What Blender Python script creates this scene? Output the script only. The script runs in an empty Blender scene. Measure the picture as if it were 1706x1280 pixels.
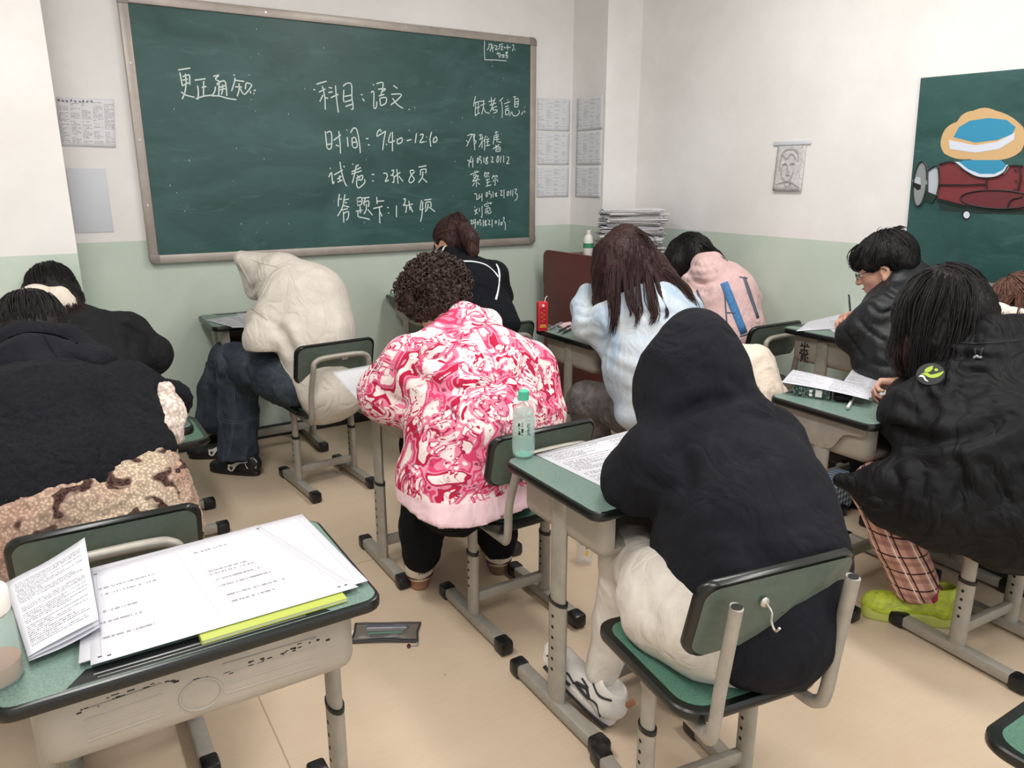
import bpy, bmesh, math, random
import numpy as np
from mathutils import Vector, Matrix
from mathutils.bvhtree import BVHTree
SC = bpy.context.scene
COL = SC.collection
PI = math.pi
R = math.radians
rnd = random.Random(7)

# ------------------------------------------------------------------ camera, world, lights, exposure
cam_d = bpy.data.cameras.new('camera')
cam = bpy.data.objects.new('camera', cam_d)
COL.objects.link(cam)
cam_d.sensor_width = 36.0
cam_d.lens = 36.0 * 1265.0 / 1706.0
cam_d.clip_start = 0.05
cam.location = (0, 0, 1.5)
cam.rotation_euler = (R(90 - 15.25), 0, -R(31.8))
SC.camera = cam
vs = SC.view_settings
vs.view_transform = 'Standard'
vs.look = 'None'
vs.gamma = 1.0
vs.use_curve_mapping = False
vs.exposure = 0.05
world = bpy.data.worlds.new('ambient_fill')  # even ambient fill added through the open rear side, no actual window
SC.world = world
world.use_nodes = True
bg = world.node_tree.nodes['Background']
bg.inputs[0].default_value = (0.94, 0.97, 1.0, 1)
bg.inputs[1].default_value = 1.4


def area(name, loc, rot, sx, sy, power, col=(1, .985, .96)):
    d = bpy.data.lights.new(name, 'AREA')
    d.shape = 'RECTANGLE'
    d.size = sx
    d.size_y = sy
    d.energy = power
    d.color = col
    o = bpy.data.objects.new(name, d)
    COL.objects.link(o)
    o.location = loc
    o.rotation_euler = rot
    return o


LAMPS = [(-0.1, 0.0), (2.2, 0.0), (-0.1, 2.1), (2.2, 2.1)]
for lx, ly in LAMPS:
    area('ceiling_lamp_light', (lx, ly, 3.0), (0, 0, 0), 0.35, 1.25, 36)


# ------------------------------------------------------------------ helpers
def lin(h):
    if isinstance(h, str):
        h = h.lstrip('#')
        v = [int(h[i:i + 2], 16) / 255 for i in (0, 2, 4)]
    else:
        v = [c / 255 for c in h]
    return tuple(c / 12.92 if c <= .04045 else ((c + .055) / 1.055) ** 2.4 for c in v) + (1.0,)


MATS = {}


class NT:
    """small wrapper for building node materials"""

    def __init__(self, name, col=(200, 200, 200), rough=.6, metal=0, spec=.5):
        self.m = bpy.data.materials.new(name)
        self.m.use_nodes = True
        self.n = self.m.node_tree.nodes
        self.l = self.m.node_tree.links
        self.b = self.n['Principled BSDF']
        self.b.inputs['Base Color'].default_value = lin(col)
        self.b.inputs['Roughness'].default_value = rough
        self.b.inputs['Metallic'].default_value = metal
        self.b.inputs['Specular IOR Level'].default_value = spec
        MATS[name] = self.m

    def node(self, t, **kw):
        nd = self.n.new(t)
        for k, v in kw.items():
            setattr(nd, k, v)
        return nd

    def link(self, a, b):
        self.l.new(a, b)

    def coord(self, kind='Object', scale=(1, 1, 1), rot=(0, 0, 0)):
        if kind == 'Position':
            src = self.node('ShaderNodeNewGeometry').outputs['Position']
        else:
            src = self.node('ShaderNodeTexCoord').outputs[kind]
        mp = self.node('ShaderNodeMapping')
        mp.inputs['Scale'].default_value = scale
        mp.inputs['Rotation'].default_value = rot
        self.link(src, mp.inputs[0])
        return mp.outputs[0]

    def noise(self, vec, scale, detail=4, rough=.6, dist=0):
        nd = self.node('ShaderNodeTexNoise')
        nd.inputs['Scale'].default_value = scale
        nd.inputs['Detail'].default_value = detail
        nd.inputs['Roughness'].default_value = rough
        nd.inputs['Distortion'].default_value = dist
        self.link(vec, nd.inputs['Vector'])
        return nd.outputs['Fac']

    def vor(self, vec, scale, feature='F1'):
        nd = self.node('ShaderNodeTexVoronoi', feature=feature)
        nd.inputs['Scale'].default_value = scale
        self.link(vec, nd.inputs['Vector'])
        return nd.outputs['Distance']

    def ramp(self, fac, stops, mode='LINEAR'):
        nd = self.node('ShaderNodeValToRGB')
        nd.color_ramp.interpolation = mode
        el = nd.color_ramp.elements
        while len(el) < len(stops):
            el.new(.5)
        for e, (p, c) in zip(el, stops):
            e.position = p
            e.color = lin(c) if not isinstance(c, float) else (c, c, c, 1)
        self.link(fac, nd.inputs[0])
        return nd.outputs[0]

    def mix(self, fac, a, b, mode='MIX'):
        nd = self.node('ShaderNodeMix', data_type='RGBA', blend_type=mode)
        for i, v in ((0, fac), (6, a), (7, b)):
            if hasattr(v, 'links'):
                self.link(v, nd.inputs[i])
            elif i == 0:
                nd.inputs[0].default_value = v
            else:
                nd.inputs[i].default_value = lin(v)
        return nd.outputs[2]

    def math(self, op, a, b=None, c=None):
        nd = self.node('ShaderNodeMath', operation=op)
        for i, v in enumerate((a, b, c)):
            if v is None:
                continue
            if hasattr(v, 'links'):
                self.link(v, nd.inputs[i])
            else:
                nd.inputs[i].default_value = v
        return nd.outputs[0]

    def sep(self, vec):
        nd = self.node('ShaderNodeSeparateXYZ')
        self.link(vec, nd.inputs[0])
        return nd.outputs

    def color(self, out):
        self.link(out, self.b.inputs['Base Color'])
        return self

    def bump(self, fac, strength=.3, dist=.01):
        nd = self.node('ShaderNodeBump')
        nd.inputs['Strength'].default_value = strength
        nd.inputs['Distance'].default_value = dist
        self.link(fac, nd.inputs['Height'])
        self.link(nd.outputs[0], self.b.inputs['Normal'])
        return self


def simple(name, col, rough=.6, metal=0, var=0.0, vscale=30, bump=0, bscale=400, spec=.5):
    t = NT(name, col, rough, metal, spec)
    v = None
    if var or bump:
        v = t.coord()
    if var:
        c = np.array(col if not isinstance(col, str) else [int(col.lstrip('#')[i:i + 2], 16) for i in (0, 2, 4)], float)
        f = t.noise(v, vscale, 5, .65)
        t.color(t.ramp(f, [(.3, tuple(np.clip(c * (1 - var), 0, 255))), (.7, tuple(np.clip(c * (1 + var), 0, 255)))]))
    if bump:
        t.bump(t.noise(v, bscale, 3, .6), bump, .004)
    return t.m


# ------------------------------------------------------------------ object helpers
def thing(name, label, cat, loc=(0, 0, 0), rotz=0, group=None):
    o = bpy.data.objects.new(name, None)
    COL.objects.link(o)
    o.empty_display_size = .05
    o.location = loc
    o.rotation_euler = (0, 0, rotz)
    o['label'] = label
    o['category'] = cat
    if group:
        o['group'] = group
    return o


def tag(o, label, cat, group=None):
    o['label'] = label
    o['category'] = cat
    if group:
        o['group'] = group
    return o


class MB:
    """collects shapes into one mesh"""

    def __init__(self):
        self.v = []
        self.f = []
        self.m = []
        self.mi = 0

    def add(self, verts, faces):
        o = len(self.v)
        self.v.extend([tuple(p) for p in verts])
        self.f.extend([tuple(i + o for i in f) for f in faces])
        self.m.extend([self.mi] * len(faces))
        return self

    def bm(self, bm):
        bm.verts.index_update()
        return self.add([v.co[:] for v in bm.verts], [[v.index for v in f.verts] for f in bm.faces])

    def box(self, c, s, bevel=0, rot=None, seg=2):
        bm = bmesh.new()
        bmesh.ops.create_cube(bm, size=1)
        bmesh.ops.scale(bm, vec=s, verts=bm.verts)
        if bevel:
            bmesh.ops.bevel(bm, geom=bm.edges[:], offset=bevel, segments=seg, affect='EDGES', profile=.5)
        if rot is not None:
            bmesh.ops.rotate(bm, cent=(0, 0, 0), matrix=Matrix.Rotation(rot, 3, 'Z') if not hasattr(rot, 'to_4x4') else rot, verts=bm.verts)
        bmesh.ops.translate(bm, vec=c, verts=bm.verts)
        self.bm(bm)
        bm.free()
        return self

    def prism(self, out, z0, z1, bevel=0, seg=2, M=None):
        """outline in xy extruded along z; M maps to place"""
        bm = bmesh.new()
        a = [bm.verts.new((x, y, z0)) for x, y in out]
        b = [bm.verts.new((x, y, z1)) for x, y in out]
        n = len(out)
        bm.faces.new(a[::-1])
        top = bm.faces.new(b)
        for i in range(n):
            bm.faces.new((a[i], a[(i + 1) % n], b[(i + 1) % n], b[i]))
        bmesh.ops.recalc_face_normals(bm, faces=bm.faces[:])
        if bevel:
            es = [e for e in bm.edges if abs(e.verts[0].co.z - e.verts[1].co.z) < 1e-6]
            bmesh.ops.bevel(bm, geom=es, offset=bevel, segments=seg, affect='EDGES', profile=.5)
        if M is not None:
            bmesh.ops.transform(bm, matrix=M, verts=bm.verts)
        self.bm(bm)
        bm.free()
        return self

    def tube(self, path, r, n=10, sq=(1, 1), up=None, caps=True):
        P = [Vector(p) for p in path]
        m = len(P)
        rr = r if hasattr(r, '__len__') else [r] * m
        T = []
        for i in range(m):
            t = P[min(i + 1, m - 1)] - P[max(i - 1, 0)]
            T.append(t.normalized() if t.length > 1e-9 else Vector((0, 0, 1)))
        u = Vector(up) if up is not None else (Vector((0, 0, 1)) if abs(T[0].z) < .9 else Vector((1, 0, 0)))
        vs_, fs = [], []
        for i in range(m):
            u = (u - T[i] * u.dot(T[i]))
            if u.length < 1e-6:
                u = T[i].orthogonal()
            u.normalize()
            w = T[i].cross(u)
            for k in range(n):
                a = 2 * PI * k / n
                vs_.append(P[i] + (u * math.cos(a) * sq[0] + w * math.sin(a) * sq[1]) * rr[i])
        for i in range(m - 1):
            for k in range(n):
                k2 = (k + 1) % n
                fs.append((i * n + k, i * n + k2, (i + 1) * n + k2, (i + 1) * n + k))
        if caps:
            fs.append(tuple(range(n))[::-1])
            fs.append(tuple((m - 1) * n + k for k in range(n)))
        return self.add(vs_, fs)

    def lathe(self, prof, n=32, c=(0, 0, 0)):
        vs_, fs = [], []
        m = len(prof)
        for r, z in prof:
            for k in range(n):
                a = 2 * PI * k / n
                vs_.append((c[0] + r * math.cos(a), c[1] + r * math.sin(a), c[2] + z))
        for i in range(m - 1):
            for k in range(n):
                k2 = (k + 1) % n
                fs.append((i * n + k, i * n + k2, (i + 1) * n + k2, (i + 1) * n + k))
        if prof[0][0] > 1e-5:
            fs.append(tuple(range(n))[::-1])
        if prof[-1][0] > 1e-5:
            fs.append(tuple((m - 1) * n + k for k in range(n)))
        return self.add(vs_, fs)

    def sphere(self, c, r, n=14, sc=(1, 1, 1)):
        prof = [(max(1e-6, r * math.sin(PI * i / n)), -r * math.cos(PI * i / n)) for i in range(n + 1)]
        o = len(self.v)
        self.lathe(prof, n + 4)
        for i in range(o, len(self.v)):
            x, y, z = self.v[i]
            self.v[i] = (c[0] + x * sc[0], c[1] + y * sc[1], c[2] + z * sc[2])
        return self

    def build(self, name, mats, parent=None, smooth=True, loc=None, angle=40):
        me = bpy.data.meshes.new(name)
        me.from_pydata(self.v, [], self.f)
        if not isinstance(mats, (list, tuple)):
            mats = [mats]
        for m in mats:
            me.materials.append(MATS[m] if isinstance(m, str) else m)
        if any(self.m):
            me.polygons.foreach_set('material_index', self.m)
        bm = bmesh.new()
        bm.from_mesh(me)
        bmesh.ops.recalc_face_normals(bm, faces=bm.faces[:])
        bm.to_mesh(me)
        bm.free()
        if smooth:
            me.polygons.foreach_set('use_smooth', [True] * len(me.polygons))
            me.set_sharp_from_angle(angle=R(angle))
        me.update()
        o = bpy.data.objects.new(name, me)
        COL.objects.link(o)
        if parent:
            o.parent = parent
        if loc is not None:
            o.location = loc
        return o


def rrect(w, d, r, n=5, cx=0, cy=0):
    out = []
    for sx, sy, a0 in ((1, 1, 0), (-1, 1, 90), (-1, -1, 180), (1, -1, 270)):
        for i in range(n + 1):
            a = R(a0 + 90 * i / n)
            out.append((cx + sx * (w / 2 - r) + r * math.cos(a), cy + sy * (d / 2 - r) + r * math.sin(a)))
    return out


def struct(o):
    o['kind'] = 'structure'
    return o


def A(*p):
    return np.array(p, float)


# ------------------------------------------------------------------ noise and implicit surfaces
def vnoise(P, seed=0):
    P = np.asarray(P, float)
    i = np.floor(P).astype(np.int64)
    f = P - i
    f = f * f * (3 - 2 * f)

    def hsh(dx, dy, dz):
        h = ((i[..., 0] + dx) * 374761393 + (i[..., 1] + dy) * 668265263 + (i[..., 2] + dz) * 1274126177 + seed * 974711) & 0xffffffff
        h = ((h ^ (h >> 13)) * 1103515245) & 0xffffffff
        h = ((h ^ (h >> 16)) * 2246822519) & 0xffffffff
        return ((h ^ (h >> 15)) & 0xffffff) / float(0xffffff)
    r = 0
    for dx in (0, 1):
        for dy in (0, 1):
            for dz in (0, 1):
                w = (f[..., 0] if dx else 1 - f[..., 0]) * (f[..., 1] if dy else 1 - f[..., 1]) * (f[..., 2] if dz else 1 - f[..., 2])
                r = r + w * hsh(dx, dy, dz)
    return r


def frame(fwd, up=(0, 0, 1)):
    f = np.array(fwd, float)
    f /= np.linalg.norm(f)
    u = np.array(up, float)
    u = u - f * (u @ f)
    u /= np.linalg.norm(u)
    r = np.cross(f, u)
    return np.stack([r, f, u])  # rows: right, forward, up


class SDF:
    def __init__(self, prims, h, pad=.03):
        self.h = h
        los, his = [], []
        for p in prims:
            if p['op'] == 'add':
                los.append(p['lo'])
                his.append(p['hi'])
        lo = np.min(los, 0) - pad
        hi = np.max(his, 0) + pad
        n = np.ceil((hi - lo) / h).astype(int) + 1
        self.lo = lo
        self.n = n
        self.f = np.full(n, 1.0, np.float32)
        self.ax = [lo[i] + h * np.arange(n[i]) for i in range(3)]
        for p in prims:
            self.apply(p)

    def apply(self, p):
        k = p['k']
        m = k + 3 * self.h
        i0 = np.clip(np.floor((p['lo'] - m - self.lo) / self.h).astype(int), 0, self.n - 1)
        i1 = np.clip(np.ceil((p['hi'] + m - self.lo) / self.h).astype(int) + 1, 1, self.n)
        sl = tuple(slice(a, b) for a, b in zip(i0, i1))
        X = np.stack(np.meshgrid(*[self.ax[i][sl[i]] for i in range(3)], indexing='ij'), -1).astype(np.float32)
        if X.size == 0:
            return
        d = p['fn'](X)
        f = self.f[sl]
        if p['op'] == 'add':
            hh = np.maximum(k - np.abs(f - d), 0) / max(k, 1e-6)
            self.f[sl] = np.minimum(f, d) - hh * hh * k * .25
        else:
            hh = np.maximum(k - np.abs(f + d), 0) / max(k, 1e-6)
            self.f[sl] = np.maximum(f, -d) + hh * hh * k * .25

    def mesh(self):
        f = self.f.copy()
        f[0] = f[-1] = 1
        f[:, 0] = f[:, -1] = 1
        f[:, :, 0] = f[:, :, -1] = 1
        n = np.array(f.shape)
        neg = f < 0
        c8 = [(dx, dy, dz) for dx in (0, 1) for dy in (0, 1) for dz in (0, 1)]
        cnt = np.zeros(n - 1, np.int8)
        for dx, dy, dz in c8:
            cnt += neg[dx:n[0] - 1 + dx, dy:n[1] - 1 + dy, dz:n[2] - 1 + dz]
        act = (cnt > 0) & (cnt < 8)
        I = np.argwhere(act)
        idx = np.full(n - 1, -1, np.int64)
        idx[act] = np.arange(len(I))
        val = np.stack([f[I[:, 0] + dx, I[:, 1] + dy, I[:, 2] + dz] for dx, dy, dz in c8], 1)
        cor = np.array(c8, float)
        acc = np.zeros((len(I), 3))
        wt = np.zeros(len(I))
        for a in range(8):
            for b in range(a + 1, 8):
                if np.abs(cor[a] - cor[b]).sum() != 1:
                    continue
                va, vb = val[:, a], val[:, b]
                s = (va < 0) != (vb < 0)
                t = np.where(s, va / np.where(s, va - vb, 1), 0)
                acc += np.where(s[:, None], cor[a] + t[:, None] * (cor[b] - cor[a]), 0)
                wt += s
        V = self.lo + self.h * (I + acc / wt[:, None])
        F = []
        for ax in range(3):
            a1, a2 = (ax + 1) % 3, (ax + 2) % 3
            s0 = [slice(None)] * 3
            s1 = [slice(None)] * 3
            s0[ax] = slice(0, -1)
            s1[ax] = slice(1, None)
            ch = neg[tuple(s0)] != neg[tuple(s1)]
            E = np.argwhere(ch)
            E = E[(E[:, a1] > 0) & (E[:, a2] > 0) & (E[:, a1] < n[a1] - 1) & (E[:, a2] < n[a2] - 1)]
            up = neg[E[:, 0], E[:, 1], E[:, 2]]
            q = []
            for d1, d2 in ((1, 1), (0, 1), (0, 0), (1, 0)):
                c = E.copy()
                c[:, a1] -= d1
                c[:, a2] -= d2
                q.append(idx[c[:, 0], c[:, 1], c[:, 2]])
            q = np.stack(q, 1)
            q[~up] = q[~up][:, ::-1]
            F.append(q)
        F = np.concatenate(F)
        F = F[(F >= 0).all(1)]
        return V, F


def vnormals(V, F):
    a = V[F[:, 2]] - V[F[:, 0]]
    b = V[F[:, 3]] - V[F[:, 1]]
    fn = np.cross(a, b)
    N = np.zeros_like(V)
    for k in range(4):
        np.add.at(N, F[:, k], fn)
    return N / np.maximum(np.linalg.norm(N, axis=1, keepdims=True), 1e-9)


def cone(a, ra, b, rb, k=.03, op='add'):
    a = np.array(a, float)
    b = np.array(b, float)
    r = max(ra, rb)

    def fn(X):
        ba = (b - a).astype(np.float32)
        pa = X - a.astype(np.float32)
        t = np.clip((pa @ ba) / max(float(ba @ ba), 1e-9), 0, 1)
        d = pa - t[..., None] * ba
        return np.sqrt((d * d).sum(-1)) - (ra + (rb - ra) * t)
    return dict(fn=fn, lo=np.minimum(a, b) - r, hi=np.maximum(a, b) + r, k=k, op=op)


def ell(c, r, fr=None, k=.03, op='add'):
    c = np.array(c, float)
    r = np.array(r, float)
    fr = np.eye(3) if fr is None else np.array(fr)
    ext = np.sqrt(((fr * r[:, None]) ** 2).sum(0))

    def fn(X):
        q = (X - c.astype(np.float32)) @ fr.T.astype(np.float32)
        k0 = np.sqrt(((q / r) ** 2).sum(-1))
        k1 = np.sqrt(((q / (r * r)) ** 2).sum(-1))
        return k0 * (k0 - 1) / np.maximum(k1, 1e-6)
    return dict(fn=fn, lo=c - ext, hi=c + ext, k=k, op=op)


def half(p0, n, lo, hi, k=.004):
    """remove everything on the side the normal n points to, within the box lo..hi"""
    p0 = np.array(p0, float)
    n = np.array(n, float)
    n /= np.linalg.norm(n)

    def fn(X):
        return -((X - p0) @ n)
    return dict(fn=fn, lo=np.array(lo, float), hi=np.array(hi, float), k=k, op='sub')


def chain(pts, k=.03):
    """pts: list of (point, radius)"""
    return [cone(pts[i][0], pts[i][1], pts[i + 1][0], pts[i + 1][1], k) for i in range(len(pts) - 1)]


def folds(V, N, amp, scale, seed=1, stretch=(1, 1, 1), ridged=True):
    P = V * np.array(stretch) / scale
    w = np.stack([vnoise(P * .6 + 11.3 * j, seed + j) for j in range(3)], -1)
    n = vnoise(P + 1.6 * w, seed + 7)
    n2 = vnoise(P * 2.3 + 1.2 * w, seed + 9)
    if ridged:
        n = 1 - np.abs(2 * n - 1)
        n2 = 1 - np.abs(2 * n2 - 1)
    return V + N * ((n - .55) * amp + (n2 - .55) * amp * .4)[:, None]


def mesh_obj(name, V, F, mats, parent=None, mi=None, smooth=True):
    me = bpy.data.meshes.new(name)
    off = np.array(parent_origin(parent)) if parent else np.zeros(3)
    me.from_pydata((V - off).tolist(), [], F.tolist() if hasattr(F, 'tolist') else F)
    for m in (mats if isinstance(mats, (list, tuple)) else [mats]):
        me.materials.append(MATS[m] if isinstance(m, str) else m)
    if mi is not None:
        me.polygons.foreach_set('material_index', np.asarray(mi, np.int32))
    if smooth:
        me.polygons.foreach_set('use_smooth', [True] * len(me.polygons))
    me.update()
    o = bpy.data.objects.new(name, me)
    COL.objects.link(o)
    if parent:
        o.parent = parent
    return o


def parent_origin(p):
    l = Vector((0, 0, 0))
    while p:
        l = l + p.location
        p = p.parent
    return l


def crease(V, F, paths, view):
    """press soft valleys (positive depth) or ridges (negative) into a surface along paths carried along view"""
    bv = BVHTree.FromPolygons(V.tolist(), F.tolist())
    N = vnormals(V, F)
    D = np.zeros(len(V))
    for pts, depth, w in paths:
        P = [Vector(p) for p in smooth_path(pts, 7)]
        Q = np.array([drop(bv, p, view, 0)[0][:] for p in P])
        m = len(Q)
        lo, hi = Q.min(0) - 4 * w, Q.max(0) + 4 * w
        sel = np.where(((V > lo) & (V < hi)).all(1))[0]
        if not len(sel):
            continue
        d = np.full(len(sel), 9.0)
        tt = np.zeros(len(sel))
        for i in range(m - 1):
            a, b = Q[i], Q[i + 1]
            ab = b - a
            t = np.clip(((V[sel] - a) @ ab) / max(ab @ ab, 1e-9), 0, 1)
            di = np.linalg.norm(V[sel] - a - t[:, None] * ab, axis=1)
            k = di < d
            d[k] = di[k]
            tt[k] = (i + t[k]) / (m - 1)
        fade = np.clip(np.minimum(tt, 1 - tt) * 5, 0.15, 1)
        D[sel] += fade * depth * (-np.exp(-(d / w) ** 2) + .45 * np.exp(-((d - 2 * w) / (1.2 * w)) ** 2))
    return V + N * (.55 * D)[:, None]


def blob(name, prims, h, mat, parent, fold=None, mi=None, extra=None, creases=None, view=None):
    V, F = SDF(prims, h).mesh()
    if creases:
        V = crease(V, F, creases, view)
    if fold:
        for fd in (fold if isinstance(fold, list) else [fold]):
            V = folds(V, vnormals(V, F), **fd)
    if extra:
        V = extra(V, vnormals(V, F))
    idx = None
    if mi:
        idx = mi(V[F].mean(1))
    o = mesh_obj(name, V, F, mat, parent, idx)
    o_bvh[o.name] = (V, F)
    return o


o_bvh = {}


def caster(objs):
    vs_, fs, o = [], [], 0
    for ob in objs:
        V, F = o_bvh[ob.name]
        vs_ += V.tolist()
        fs += (F + o).tolist()
        o += len(V)
    return BVHTree.FromPolygons(vs_, fs)


def drop(bvh, p, d, off=.002):
    """point p carried along d onto a surface"""
    p = Vector(p)
    d = Vector(d).normalized()
    hit, nr, i, t = bvh.ray_cast(p - d * .6, d, 1.6)
    if hit is None:
        hit, nr, i, t = bvh.find_nearest(p)
    if nr.dot(d) > 0:
        nr = -nr
    return hit + nr * off, nr


def smooth_path(pts, n=8):
    P = [Vector(p) for p in pts]
    out = []
    for i in range(len(P) - 1):
        p0, p1, p2, p3 = P[max(i - 1, 0)], P[i], P[i + 1], P[min(i + 2, len(P) - 1)]
        for j in range(n):
            t = j / n
            out.append(.5 * ((2 * p1) + (p2 - p0) * t + (2 * p0 - 5 * p1 + 4 * p2 - p3) * t * t + (3 * p1 - p0 - 3 * p2 + p3) * t ** 3))
    out.append(P[-1])
    return out


def strands(name, guides, mat, parent, count=20, spread=.02, r=.002, seed=3, sides=4, tip=.25, wav=.0, conv=.7):
    """each guide is a list of points; strands follow blends of a guide with a random offset"""
    g = random.Random(seed)
    mb = MB()
    off = parent_origin(parent) if parent else Vector((0, 0, 0))
    for gd in guides:
        cnt = gd.get('n', count) if isinstance(gd, dict) else count
        pts = gd['p'] if isinstance(gd, dict) else gd
        sp = gd.get('s', spread) if isinstance(gd, dict) else spread
        rr = gd.get('r', r) if isinstance(gd, dict) else r
        base = smooth_path(pts, 6)
        m = len(base)
        for _ in range(cnt):
            o1 = Vector((g.gauss(0, 1), g.gauss(0, 1), g.gauss(0, .6))) * sp
            o2 = Vector((g.gauss(0, 1), g.gauss(0, 1), g.gauss(0, .6))) * sp
            ph = g.uniform(0, 6.28)
            cut = g.uniform(.75, 1.0)
            mm = max(3, int(m * cut))
            path = []
            for i in range(mm):
                t = i / (m - 1)
                w = Vector((math.sin(ph + t * 9), math.cos(ph * 1.7 + t * 8), 0)) * wav
                path.append(base[i] + (o1 * (.3 + .7 * min(1, 3 * t)) * (1 - t) + o2 * t * conv) + w - off)
            rad = [rr * (1 - (1 - tip) * (i / (mm - 1)) ** 2) for i in range(mm)]
            mb.tube(path, rad, sides, caps=False)
    return mb.build(name, mat, parent, angle=180)


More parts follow.
